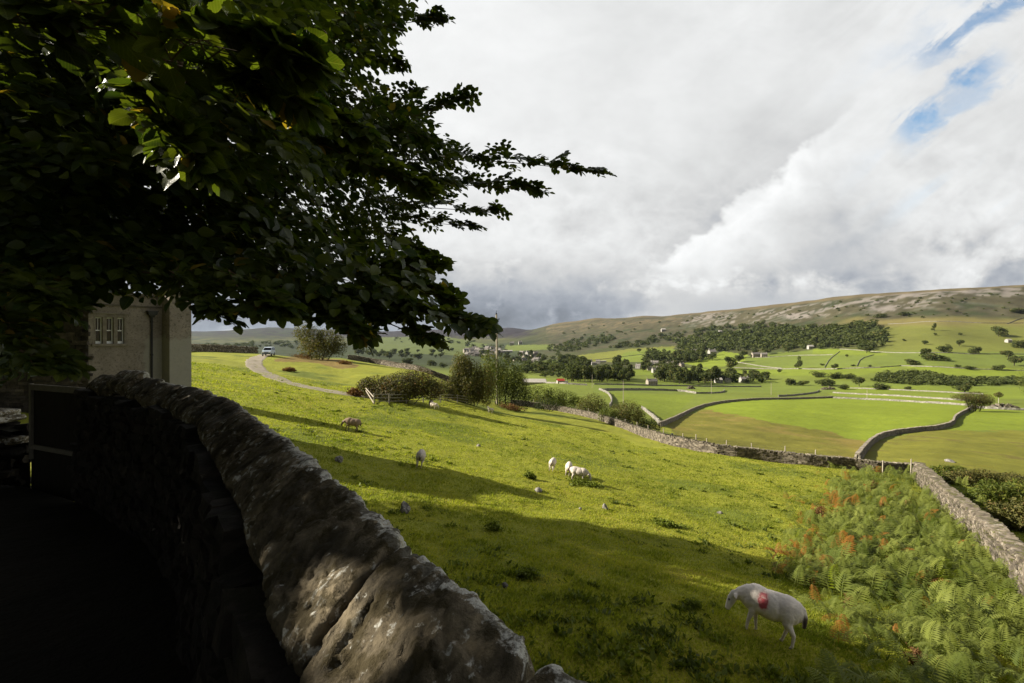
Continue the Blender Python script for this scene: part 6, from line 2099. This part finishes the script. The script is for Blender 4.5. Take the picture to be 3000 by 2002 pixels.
put_sheep((2245, 1862), near_me, R(143), 1.08, 'shorn white sheep with a red paint mark on its flank, grazing in the tree shade')
put_sheep((1228, 1369), graze_me, R(97), 1.03, 'white sheep seen from behind on the edge of the house shadow', 12)
put_sheep((1616, 1380), graze_me, R(75), 0.92, 'white sheep seen from behind, farthest back of the huddle of three', 12)
put_sheep((1662, 1392), graze2_me, R(80), 0.92, 'white sheep seen from behind, half hidden in the middle of the huddle of three', 12)
put_sheep((1693, 1410), graze_me, R(-14), 1.0, 'white sheep grazing side on among weeds, in front of the huddle of three', 12)
put_sheep((1028, 1262), brown_me, R(184), 0.98, 'brown sheep grazing alone by the thin strip of shadow', 14)
put_sheep((1262, 1192), graze_me, R(120), 0.88, 'white sheep behind another just below the wooden rails', 20)
put_sheep((1269, 1201), graze2_me, R(-20), 0.92, 'white sheep in front of another just below the wooden rails', 20)
put_sheep((1435, 1211), stand_me, R(205), 0.80, 'small white sheep standing alone below the willow bush', 30)
put_sheep((1961, 1298), stand_me, R(170), 0.85, 'pale sheep standing against the middle of the field wall', 30)

# ------------------------------------------------------------------ van on the track
M['van_paint'] = plain('pale_blue_paint', (0.50, 0.58, 0.66), 0.28, 0.5, 1.0, 0.05)
M['tyre'] = plain('tyre_rubber', (0.02, 0.02, 0.02), 0.9, 0.2)
M['lamp'] = plain('headlamp_lens', (0.75, 0.75, 0.72), 0.15, 0.6, 1.0, 0.05)
M['rim'] = plain('wheel_rim', (0.45, 0.45, 0.46), 0.35, 0.5, 1.0, 0.1, metal=0.6)
vb = gp(787, 1044, 60)
van = empty('parked_van', (vb[0], vb[1], vb[2] + 0.03), R(-73), 'pale blue van parked at the top bend of the farm track', 'van')
prof = [(-2.1, .35), (-2.15, .9), (-2.05, 1.65), (-1.7, 1.83), (.25, 1.83), (.65, 1.74), (1.35, 1.12), (2.0, .98), (2.17, .72), (2.15, .35)]
hw_ = [.84, .90, .80, .70, .70, .72, .84, .80, .84, .84]
b = MB(); n = len(prof)
v = [(x, -w, z) for (x, z), w in zip(prof, hw_)] + [(x, w, z) for (x, z), w in zip(prof, hw_)]
qd = [[i, (i + 1) % n, n + (i + 1) % n, n + i] for i in range(n)]
tr3 = [[0, i + 1, i] for i in range(1, n - 1)] + [[n, n + i, n + i + 1] for i in range(1, n - 1)]
b.add(v, tris=tr3, quads=qd)
bo = b.build('body', M['van_paint'], van)
bv = bo.modifiers.new('edge', 'BEVEL'); bv.width = 0.06; bv.segments = 2; bv.limit_method = 'ANGLE'
MB().add([(.72, -.60, 1.68), (1.28, -.72, 1.18), (1.28, .72, 1.18), (.72, .60, 1.68), (.745, -.60, 1.70), (1.305, -.72, 1.20), (1.305, .72, 1.20), (.745, .60, 1.70)], quads=MB.BQ).build('windscreen', M['glass'], van)
for s in (-1, 1):
    for (xa, xb) in ((-1.85, -.75), (-.65, .55)):
        MB().add([(xa, s * .845, 1.18), (xb, s * .845, 1.18), (xb - .1, s * .765, 1.66), (xa + .05, s * .765, 1.66), (xa, s * .865, 1.18), (xb, s * .865, 1.18), (xb - .1, s * .785, 1.66), (xa + .05, s * .785, 1.66)],
                 quads=MB.BQ).build('side_window', M['glass'], van)
    MB().box((2.12, s * .62, .80), (.12, .34, .18)).build('headlight', M['lamp'], van)
    MB().box((.95, s * .93, 1.22), (.1, .2, .14)).build('mirror', M['van_paint'], van)
    for x in (-1.35, 1.35):
        th = np.linspace(0, 2 * np.pi, 18, endpoint=False)
        def wheel(r, y0, y1):
            v0 = [(x + r * math.cos(a), y0, .33 + r * math.sin(a)) for a in th]; v1 = [(x + r * math.cos(a), y1, .33 + r * math.sin(a)) for a in th]
            return MB().add(v0 + v1, tris=[[0, i, i + 1] for i in range(1, 17)] + [[18, 18 + i + 1, 18 + i] for i in range(1, 17)], quads=[[i, (i + 1) % 18, 18 + (i + 1) % 18, 18 + i] for i in range(18)])
        w_ = wheel(.33, s * .70, s * .90).build('wheel', M['tyre'], van)
        wheel(.21, s * .88, s * .91).build('rim', M['rim'], w_)
MB().box((2.16, 0, .52), (.1, 1.5, .16)).build('bumper', M['tyre'], van)
MB().box((2.15, 0, .80), (.08, .8, .12)).build('grille', M['tyre'], van)

# ------------------------------------------------------------------ poles, rails, posts
M['pole'] = plain('pale_pole_wood', (0.38, 0.33, 0.26), 0.9, 0.1, 3.0, 0.4, 0.4)
pY = gp(1470, 1192, 58)[1] + 4.0
pX = (1456 - CX) / F_PX * pY
pz = gz(pX, pY)
ptop = (CY - 922) / F_PX * pY
pole = empty('telegraph_pole', (pX, pY, pz), 0, 'tall pale telegraph pole rising behind the willow bush', 'pole')
MB().tube([(0.05, 0, -.3), (0.02, 0, (ptop - pz) * .5), (-.10, 0, ptop - pz)], [.24, .21, .16], 10).build('post', M['pole'], pole)
MB().tube([(-.10, 0, ptop - pz - .9), (-.13, 0, ptop - pz + .75)], [.07, .05], 6).box((-.12, 0, ptop - pz + .1), (.26, .2, .35)).build('finial', M['iron'], pole)
h_ = (CY - 937) / F_PX * pY - pz
MB().box((.12, -.1, h_), (.5, .12, .10)).box((.38, -.1, h_ + .1), (.16, .16, .26)).box((.30, -.1, h_ - .35), (.12, .12, .2)).build('bracket', M['iron'], pole)
for k in range(5):
    MB().tube([(-.25 if k % 2 else .0, 0, h_ - 1.2 - .5 * k), (.0 if k % 2 else .25, 0, h_ - 1.2 - .5 * k)], .018, 5).build('step', M['iron'], pole)
for (x, t0, b0, ym, lab) in ((1826, 1116, 1185, 90, 'thin pole in the green field above the bushes, nearest of the lane poles'), (1735, 1098, 1136, 200, 'thin pole by the riverside trees west of the farmhouse'), (2084, 1112, 1154, 180, 'thin pole beside the short dark wall end'),
                             (2259, 1122, 1158, 180, 'thin pole in the rough field under the flat bush'), (2540, 1140, 1168, 180, 'faint thin pole in the bright green strips')):
    X, Y, Z = gp(x, b0, ym)
    e = empty('power_pole', (X, Y, Z), 0, lab, 'pole', 'thin poles along the dale')
    H_ = (b0 - t0) / F_PX * Y
    MB().tube([(0, 0, -.3), (0, 0, H_)], [.13, .09], 6).build('post', M['pole'], e)
    MB().box((0, 0, H_ - .3), (1.3, .1, .1)).build('crossarm', M['pole'], e)

fp = np.array([gp(a, b_, 30)[:2] for a, b_ in [(1096, 1184), (1140, 1184), (1190, 1183), (1240, 1181), (1290, 1180), (1340, 1181), (1390, 1188)]])
rf = empty('rail_fence', (fp[0][0], fp[0][1], gz(*fp[0])), 0, 'dark wooden rail fence along the foot of the russet bushes', 'fence')
for i, (x, y) in enumerate(fp):
    z = gz(x, y)
    hang(MB().tube([(x, y, z - .3), (x, y, z + 1.15)], .07, 6).build('post', M['old_wood'], rf), rf)
for h_ in (.35, .70, 1.05):
    for a_, b_ in zip(fp[:-1], fp[1:]):
        za, zb_ = gz(*a_) + h_, gz(*b_) + h_
        hang(MB().tube([(a_[0], a_[1] - .09, za), (b_[0], b_[1] - .09, zb_)], .045, 5).build('rail', M['old_wood'], rf), rf)
# pale brace rails at its end, by the track
e0 = np.array([fp[0][0], fp[0][1], gz(*fp[0])])
g0 = np.array(gp(1072, 1163, 40)); g0[2] += 0.9
for k, dz in enumerate((0.15, 0.75)):
    hang(MB().tube([e0 + [0, -.1, dz], g0 + [0, 0, (-.1, .15)[k]]], .055, 5).build('brace', M['pole'], rf), rf)

# posts and wire behind the long pasture wall
PW = px_path(MAINW, 30, 1)
PP, ps_ = resample(PW, 0.5)
PT, PN = normals2(PP)
if PN[len(PN) // 2, 1] < 0: PN = -PN
wf = empty('wire_fence', (PP[30][0], PP[30][1], gz(*PP[30])), 0, 'thin wooden posts with wire just behind the long pasture wall', 'fence')
ppx = CX + F_PX * PP[:, 0] / PP[:, 1]
tops = []
for x in (1565, 1622, 1680, 1713, 1742, 1794, 1817, 1851, 1886, 1926, 1992, 2027, 2058, 2130, 2210, 2300, 2390):
    i = int(np.argmin(np.abs(ppx - x)))
    q_ = PP[i] + PN[i] * 0.75
    z = gz(*q_)
    hgt = RNG.uniform(1.55, 1.85)
    lean = RNG.normal(0, .05, 2)
    hang(MB().tube([(q_[0], q_[1], z - .2), (q_[0] + lean[0], q_[1] + lean[1], z + hgt)], .055, 5).build('post', M['pole'], wf), wf)
    tops.append((q_[0] + lean[0], q_[1] + lean[1], z + hgt - .12))
for dz in (0, -.25):
    w_ = MB()
    w_.tube(np.array(tops) + [0, 0, dz], .008, 3, False)
    hang(w_.build('wire', M['iron'], wf), wf)
gpst = gp(1969, 1299, 30)
e = MB().tube([(0, 0, -.2), (0.02, 0, 1.25)], [.15, .13], 7).build('gate_post', M['iron'])
e.location = gpst; tag(e, 'short black post against the field wall beside the pale sheep', 'post')
for (x, b_, h_, lab) in ((2585, 1396, 1.6, 'thin post in the bracken by the end of the crooked wall'), (2668, 1398, 1.8, 'thin post at the far end of the thick pale wall')):
    g = gp(x, b_, 30)
    e = MB().tube([(0, 0, -.2), (0.05, 0, h_)], [.06, .05], 5).build('fence_post', M['pole'])
    e.location = g; tag(e, lab, 'post')


# ------------------------------------------------------------------ loose stones in the pasture
def rock(pxy, w, h, label, seed, mat='rock', ymin=8):
    rg = np.random.default_rng(seed)
    b = gp(pxy[0], pxy[1], ymin)
    th = np.linspace(0, np.pi, 11); ph = np.linspace(0, 2 * np.pi, 18, endpoint=False)
    T, Pn = np.meshgrid(th, ph, indexing='ij')
    d = np.stack([np.sin(T) * np.cos(Pn), np.sin(T) * np.sin(Pn), np.cos(T)], -1).reshape(-1, 3)
    r = 1 + 0.35 * fbm(d[:, 0] * 1.6 + seed, d[:, 1] * 1.6 + d[:, 2] * 1.3, seed, 3)
    for _ in range(5):                                  # broken faces
        n_ = rg.normal(0, 1, 3); n_ /= np.linalg.norm(n_)
        k = d @ n_
        r = np.minimum(r, rg.uniform(.65, .85) / np.maximum(k, 0.25))
    W_ = w / F_PX * b[1]; H_ = h / F_PX * b[1]
    V = d * r[:, None] * np.array([W_ * .5, W_ * .45, H_ * .75]) + [0, 0, H_ * .25]
    n_ = 18
    Q = [[i * n_ + j, (i + 1) * n_ + j, (i + 1) * n_ + (j + 1) % n_, i * n_ + (j + 1) % n_] for i in range(10) for j in range(n_)]
    o = mesh_np('field_stone', V, np.array(Q), M[mat], var=np.full(len(V), rg.uniform(.4, .8)))
    o.location = b; o.rotation_euler = (rg.uniform(-.3, .3), rg.uniform(-.3, .3), rg.uniform(0, 6))
    return tag(o, label, 'stone')


rock((1187, 1500), 34, 30, 'upright dark grey stone in the house shadow', 81)
rock((991, 1352), 26, 15, 'flat whitish stone nearest the top of the coped wall', 82)
rock((1577, 1440), 26, 11, 'flat pale stone on the sunny side of the house shadow edge', 83)
rock((1774, 1491), 18, 15, 'small white stone just past the tip of the house shadow', 84)
rock((1700, 1492), 10, 7, 'tiny white stone inside the tip of the house shadow', 85)
rock((1402, 1309), 14, 7, 'small pale stone in open grass between the sheep and the wall', 86)
rock((1480, 1720), 22, 16, 'brown stone in the weeds close below the coped wall', 87)
rock((2110, 1504), 16, 9, 'pale stone in the sunlit grass short of the bracken', 88)
rock((2782, 1352), 26, 8, 'reddish flat stone on the bank behind the thick pale wall', 89, ymin=45)
# ------------------------------------------------------------------ grass, weeds and bracken
gr_ = np.random.default_rng(77)
M['grass'] = leaf_mat('grass_blade', (0.105, 0.136, 0.013), (0.355, 0.350, 0.050), (0.38, 0.31, 0.09), 0.7, 0.12, 0.45, 0.93)
NB = 430000
u = gr_.uniform(-0.95, 1.22, NB)
Yb = np.exp(gr_.uniform(math.log(5.2), math.log(62), NB))
Xb = u * Yb
sd = side_dist(Xb, Yb)
pxb = CX + F_PX * u
ok = (sd < -0.25)
ok &= ~((Yb > 40) & (Xb > 14 + 0 * Yb) & (Yb > 50))
# keep the blades on the near side of the field wall
mwx = PW[:, 0] / PW[:, 1]
o_ = np.argsort(mwx)
ylim = np.interp(u, mwx[o_], PW[o_, 1], left=80, right=46)
ok &= Yb < ylim - 0.4
rwd = side_dist(Xb, Yb, np.array(RW))
ok &= np.abs(rwd) > 0.5
Xb, Yb, u = Xb[ok], Yb[ok], u[ok]
Zb = terrain(Xb, Yb)
tuft = np.clip(0.5 + 0.9 * fbm(Xb / 0.55, Yb / 0.55, 5, 3) + 0.5 * fbm(Xb / 3.0, Yb / 3.0, 6, 2), 0.05, 1.6)
dist = np.hypot(Xb, Yb)
hgt = (0.025 + 0.060 * tuft * gr_.uniform(0.5, 1.2, len(Xb))) * (1 + 0.004 * dist)
wid = 0.006 + 0.00075 * dist
th = gr_.uniform(0, 6.28, len(Xb))
lean = gr_.normal(0, 0.6, (len(Xb), 2)) + np.array([0.35, 0.05])
P0 = np.stack([Xb - np.cos(th) * wid, Yb - np.sin(th) * wid, Zb - 0.01], 1)
P1 = np.stack([Xb + np.cos(th) * wid, Yb + np.sin(th) * wid, Zb - 0.01], 1)
P2 = np.stack([Xb + lean[:, 0] * hgt, Yb + lean[:, 1] * hgt, Zb + hgt], 1)
V = np.stack([P0, P1, P2], 1).reshape(-1, 3)
gvar = np.clip(0.42 + 0.30 * gr_.normal(0, 1, len(Xb)) * 0.7 + 0.40 * fbm(Xb / 5.0, Yb / 5.0, 8, 4) - 0.30 * (tuft - 0.5) + 0.45 * fbm(Xb / 0.9, Yb / 0.6, 19, 3), 0, 1)
grass = mesh_np('grass', V, np.arange(len(V)).reshape(-1, 3), M['grass'], var=gvar.repeat(3))
tag(grass, 'short yellow green pasture grass grazed by the sheep', 'grass', kind='stuff')

M['weed'] = leaf_mat('weed_leaf', (0.055, 0.075, 0.010), (0.160, 0.190, 0.024), None, 0.6, 0.2, 0.25)
M['dock'] = leaf_mat('dead_dock', (0.09, 0.045, 0.022), (0.19, 0.10, 0.045), None, 0.8, 0.1, 0.15)


def weeds(pxy, wpx, hpx, n, size, label, seed, mat='weed', cat='plant', name='weed_clump', ymin=7, group=None):
    """a ragged patch of stems and leaves, thinning outwards"""
    rg = np.random.default_rng(seed)
    b = gp(pxy[0], pxy[1], ymin)
    W_ = wpx / F_PX * b[1] * 0.5; H_ = hpx / F_PX * b[1] * (1.0 if mat == 'dock' else 0.62)
    n = int(n * 1.3)
    ns_ = max(16, n // 14)
    sc_ = np.clip(rg.normal(0, 0.30, (ns_, 2)), -.65, .65) * [W_, W_ * 0.75]
    hs = H_ * rg.uniform(0.25, 1.0, ns_) * np.exp(-0.5 * (np.hypot(sc_[:, 0], sc_[:, 1]) / W_) ** 2)
    k = rg.integers(0, ns_, n)
    t_ = rg.random(n) ** 0.8
    P = np.stack([sc_[k, 0] + rg.normal(0, .06 + .1 * W_ * 0.3, n), sc_[k, 1] + rg.normal(0, .06 + .1 * W_ * 0.3, n), hs[k] * t_], 1)
    az = rg.uniform(0, 6.28, n)
    up_ = rg.uniform(-0.2, 1.2, n) if mat != 'dock' else rg.uniform(0.6, 2.5, n)
    d = np.stack([np.cos(az), np.sin(az), up_], 1); d /= np.linalg.norm(d, axis=1)[:, None]
    s_ = np.cross(d, rg.normal(0, 1, (n, 3))); s_ /= np.linalg.norm(s_, axis=1)[:, None]
    ln = size * rg.uniform(0.5, 1.5, n)
    w = ln * (0.22 if mat == 'dock' else 0.30)
    V = np.stack([P, P + d * (ln * .5)[:, None] + s_ * w[:, None], P + d * ln[:, None] - [0, 0, 0.02], P + d * (ln * .5)[:, None] - s_ * w[:, None]], 1).reshape(-1, 3)
    F = (np.array([(0, 1, 2), (0, 2, 3)])[None] + (np.arange(n) * 4)[:, None, None]).reshape(-1, 3)
    g = terrain(b[0] + V[:, 0], b[1] + V[:, 1]) - b[2]
    V[:, 2] = np.abs(V[:, 2]) + g
    var = np.clip(0.3 + 0.5 * t_ + 0.2 * rg.normal(0, 1, n), 0, 1).repeat(4)
    o = mesh_np(name, V, F, M[mat], var=var)
    o.location = b
    return tag(o, label, cat, group)


WEEDS = [
    ((1554, 1402), 44, 34, 500, .10, 'dark bushy thistle clump beside the huddle of sheep'), ((1715, 1418), 140, 24, 1500, .10, 'wide patch of nettles under the side on sheep'),
    ((1952, 1540), 100, 26, 1400, .09, 'rushy dark patch on the sunlit slope near the bracken'), ((1448, 1556), 46, 44, 500, .08, 'tall thin weeds on the lit stripe between the shadows'),
    ((1545, 1690), 80, 40, 1000, .07, 'lush dark weed patch in the middle of the tree shade'), ((2028, 1775), 22, 34, 700, .06, 'upright dark weed beside the head of the marked sheep'),
    ((2320, 1345), 110, 20, 900, .13, 'weeds along the foot of the field wall'), ((2200, 1332), 80, 16, 600, .13, 'darker weeds along the foot of the field wall nearer the sheep'),
    ((2440, 1372), 70, 26, 900, .13, 'tall weeds against the field wall beside the bracken'),
]
for k, (p, w, h, n, s, lab) in enumerate(WEEDS):
    weeds(p, w, h, n, s, lab, 500 + k)
# the many small tussocks, thistles and docks that stud the pasture
tg = np.random.default_rng(600)
TP, TV = [], []
nt_ = 0
while nt_ < 900:
    Y = math.exp(tg.uniform(math.log(6), math.log(58))); X = tg.uniform(-0.6, 0.85) * Y
    if side_dist(np.array([X]), np.array([Y]))[0] > -0.6: continue
    d_ = fbm(np.array([X / 4.0]), np.array([Y / 4.0]), 66, 3)[0] + (0.18 if Y < 15 else 0)
    if d_ < 0.02 or math.hypot(X - 5.0, Y - 8.8) < 1.3: continue
    uu = X / Y
    if Y > np.interp(uu, mwx[o_], PW[o_, 1], left=80, right=46) - 1: continue
    n = int(tg.uniform(12, 46)); r_ = tg.uniform(.04, .20); h_ = tg.uniform(.03, .13)
    P = np.stack([X + tg.normal(0, r_, n), Y + tg.normal(0, r_, n)], 1)
    z = terrain(P[:, 0], P[:, 1], True)
    az = tg.uniform(0, 6.28, n); upv = tg.uniform(.1, 1.6, n)
    d = np.stack([np.cos(az), np.sin(az), upv], 1); d /= np.linalg.norm(d, axis=1)[:, None]
    s_ = np.cross(d, tg.normal(0, 1, (n, 3))); s_ /= np.linalg.norm(s_, axis=1)[:, None]
    ln = (h_ * tg.uniform(.6, 1.5, n)) * (1 + .01 * Y); w = ln * tg.uniform(.12, .3)
    Pb = np.column_stack([P, z])
    TP.append(np.stack([Pb, Pb + d * (ln * .5)[:, None] + s_ * w[:, None], Pb + d * ln[:, None], Pb + d * (ln * .5)[:, None] - s_ * w[:, None]], 1).reshape(-1, 3))
    TV.append(np.clip(tg.uniform(0.1, 0.9) + tg.normal(0, .15, n), 0, 1).repeat(4))
    nt_ += 1
V = np.vstack(TP); nq = len(V) // 4
F = (np.array([(0, 1, 2), (0, 2, 3)])[None] + (np.arange(nq) * 4)[:, None, None]).reshape(-1, 3)
tag(mesh_np('tussocks', V, F, M['weed'], var=np.concatenate(TV)), 'small dark tussocks and thistles scattered through the pasture', 'weeds', kind='stuff')
for k, (p, w, h, lab) in enumerate((((2400, 1530), 30, 60, 'tall rusty dock stems at the near corner of the bracken'), ((2690, 1960), 20, 60, 'rusty upright dock in the bracken at the bottom of the view'), ((2490, 1800), 24, 60, 'dark rusty dock beside the rump of the marked sheep'),
                                    ((2660, 1500), 26, 36, 'rusty fern clump below the thick pale wall'), ((2560, 1440), 28, 34, 'rusty clump near the top of the bracken'))):
    weeds(p, w, h, 700, .07 if p[1] > 1700 else .09, lab, 560 + k, 'dock', 'plant', 'dock_clump')
# rough brown grass by the van and along the wall tops
for k, (p, w, h, lab) in enumerate((((900, 1052), 150, 16, 'tawny rough grass between the van and the olive tree'), ((1010, 1068), 60, 10, 'tawny grass tussock at the corner of the upper field'), ((846, 1090), 50, 12, 'reddish weeds on the inside of the track bend'),
                                    ((1500, 1203), 110, 22, 'buff dead grass at the foot of the bush clump'), ((1040, 1160), 60, 22, 'reddish weeds at the end of the russet bush'))):
    weeds(p, w, h, 900, .22, lab, 580 + k, 'dock', 'plant', 'rough_grass_clump', ymin=45)

# ---- bracken
M['bracken'] = leaf_mat('bracken_frond', (0.070, 0.098, 0.014), (0.240, 0.262, 0.055), (0.26, 0.115, 0.020), 0.6, 0.2, 0.45, 0.88)
rg = np.random.default_rng(900)


def frond(rg):
    n = 13
    T, F_ = [], []
    V = []
    L = 1.0
    for i in range(n):
        t = 0.14 + 0.86 * i / (n - 1)
        x = L * (t - 0.10 * t * t); z = 0.52 * L * math.sin(t * 2.0) * 0.9
        for s in (-1, 1):
            ln = (0.40 * (1 - t) ** 0.75 + 0.03) * rg.uniform(0.85, 1.1)
            w = 0.078 * (1.15 - t * 0.6)
            fx = 0.32 * ln
            k = len(V)
            V += [(x - w * .5, 0, z), (x + fx * .5 + w * .4, s * ln * .5, z - .02), (x + fx, s * ln, z - .10 * ln - .02), (x + fx * .5 - w * .6, s * ln * .5, z - .025)]
            F_ += [(k, k + 1, k + 2), (k, k + 2, k + 3)]
    k = len(V)
    for t in (0, .35, .7, 1.0):
        x = L * (t - 0.10 * t * t); z = 0.52 * L * math.sin(t * 2.0) * 0.9
        V += [(x, -.012 * (1 - t) - .002, z), (x, .012 * (1 - t) + .002, z)]
    for i in range(3):
        a = k + 2 * i
        F_ += [(a, a + 1, a + 3), (a, a + 3, a + 2)]
    return np.array(V), np.array(F_)


FR = [frond(np.random.default_rng(910 + k)) for k in range(5)]
BR_POLY = [(2300, 1600), (2330, 1480), (2400, 1440), (2500, 1400), (2560, 1380), (2680, 1385), (2740, 1420), (2820, 1520), (2900, 1640), (3060, 1760), (3200, 1800), (3200, 2100), (2420, 2100), (2440, 1980), (2420, 1880), (2380, 1760), (2320, 1680)]
NF = 0
VV, FF, VA = [], [], []
off = 0
want = 4600
NS = gp(2255, 1866, 6)
while NF < want:
    Y = math.exp(rg.uniform(math.log(6.0), math.log(47)))
    X = rg.uniform(0.5, 1.3) * Y
    z = gz(X, Y)
    a, b_ = CX + F_PX * X / Y, CY - F_PX * z / Y
    if not poly_in(BR_POLY, np.array([a + 45 * rg.normal()]), np.array([b_ + 30 * rg.normal()]))[0]: continue
    if abs(side_dist(np.array([X]), np.array([Y]), np.array(RW))[0]) < 0.45: continue
    if b_ > 1740 and a < 2640 and rg.random() < 0.72: continue
    if math.hypot(X - NS[0], Y - NS[1]) < 1.25: continue
    dens = fbm(np.array([X / 2.2]), np.array([Y / 2.2]), 41, 3)[0]
    if dens < (0.20 if b_ > 1740 or a < 2430 else -0.2) and rg.random() < 0.88: continue
    V, F = FR[rg.integers(0, 5)]
    s = rg.uniform(0.32, 1.05) * (0.58 if Y < 10.5 else (0.58 + 0.14 * (min(Y, 13.5) - 10.5))) * (0.75 if a < 2420 else 1.0)
    az = rg.uniform(0, 6.28)
    az = az if rg.random() < 0.55 else rg.normal(0.5, 0.6)
    tl = rg.normal(0.10, 0.38)
    rx_ = V[:, 0] * math.cos(tl) - V[:, 2] * math.sin(tl); rz_ = V[:, 0] * math.sin(tl) + V[:, 2] * math.cos(tl)
    W_ = np.stack([X + s * (rx_ * math.cos(az) - V[:, 1] * math.sin(az)), Y + s * (rx_ * math.sin(az) + V[:, 1] * math.cos(az)), z + rg.uniform(0.0, 0.30) + s * rz_], 1)
    VV.append(W_); FF.append(F + off); off += len(V)
    rust = fbm(np.array([X / 1.6]), np.array([Y / 1.6]), 47, 3)[0]
    v0 = float(np.clip(0.45 + 0.18 * rg.normal() + 0.35 * dens, 0, 0.86))
    if rust > (0.16 if a < 2480 else 0.36) and rg.random() < (0.30 if a < 2480 else 0.12) or rg.random() < 0.015: v0 = 1.0
    VA.append(np.clip(v0 + rg.normal(0, .05, len(V)) * (v0 < 1), 0, 0.87 if v0 < 1 else 1.0))
    NF += 1
br = mesh_np('bracken', np.vstack(VV), np.vstack(FF), M['bracken'], var=np.concatenate(VA))
tag(br, 'bank of green bracken with a few rusting fronds below the thick pale wall', 'bracken', kind='stuff')

# ------------------------------------------------------------------ the air of the dale
zlo = float(GZ.min()) - 1.0
zhi = float(GZ.max()) + 25.0
hzb = MB().box((0, 0, (zlo + zhi) / 2), (24400, 24400, zhi - zlo))
m, t, out = new_mat('valley_air')
vp = t.n.new('ShaderNodeVolumePrincipled')
vp.inputs['Color'].default_value = (0.70, 0.82, 1.0, 1)
vp.inputs['Density'].default_value = 0.000016
vp.inputs['Anisotropy'].default_value = 0.1
t.l.new(vp.outputs[0], out.inputs['Volume'])
hz = hzb.build('haze', m)
tag(hz, 'thin blue air between the wall and the far fells', 'haze', kind='stuff')
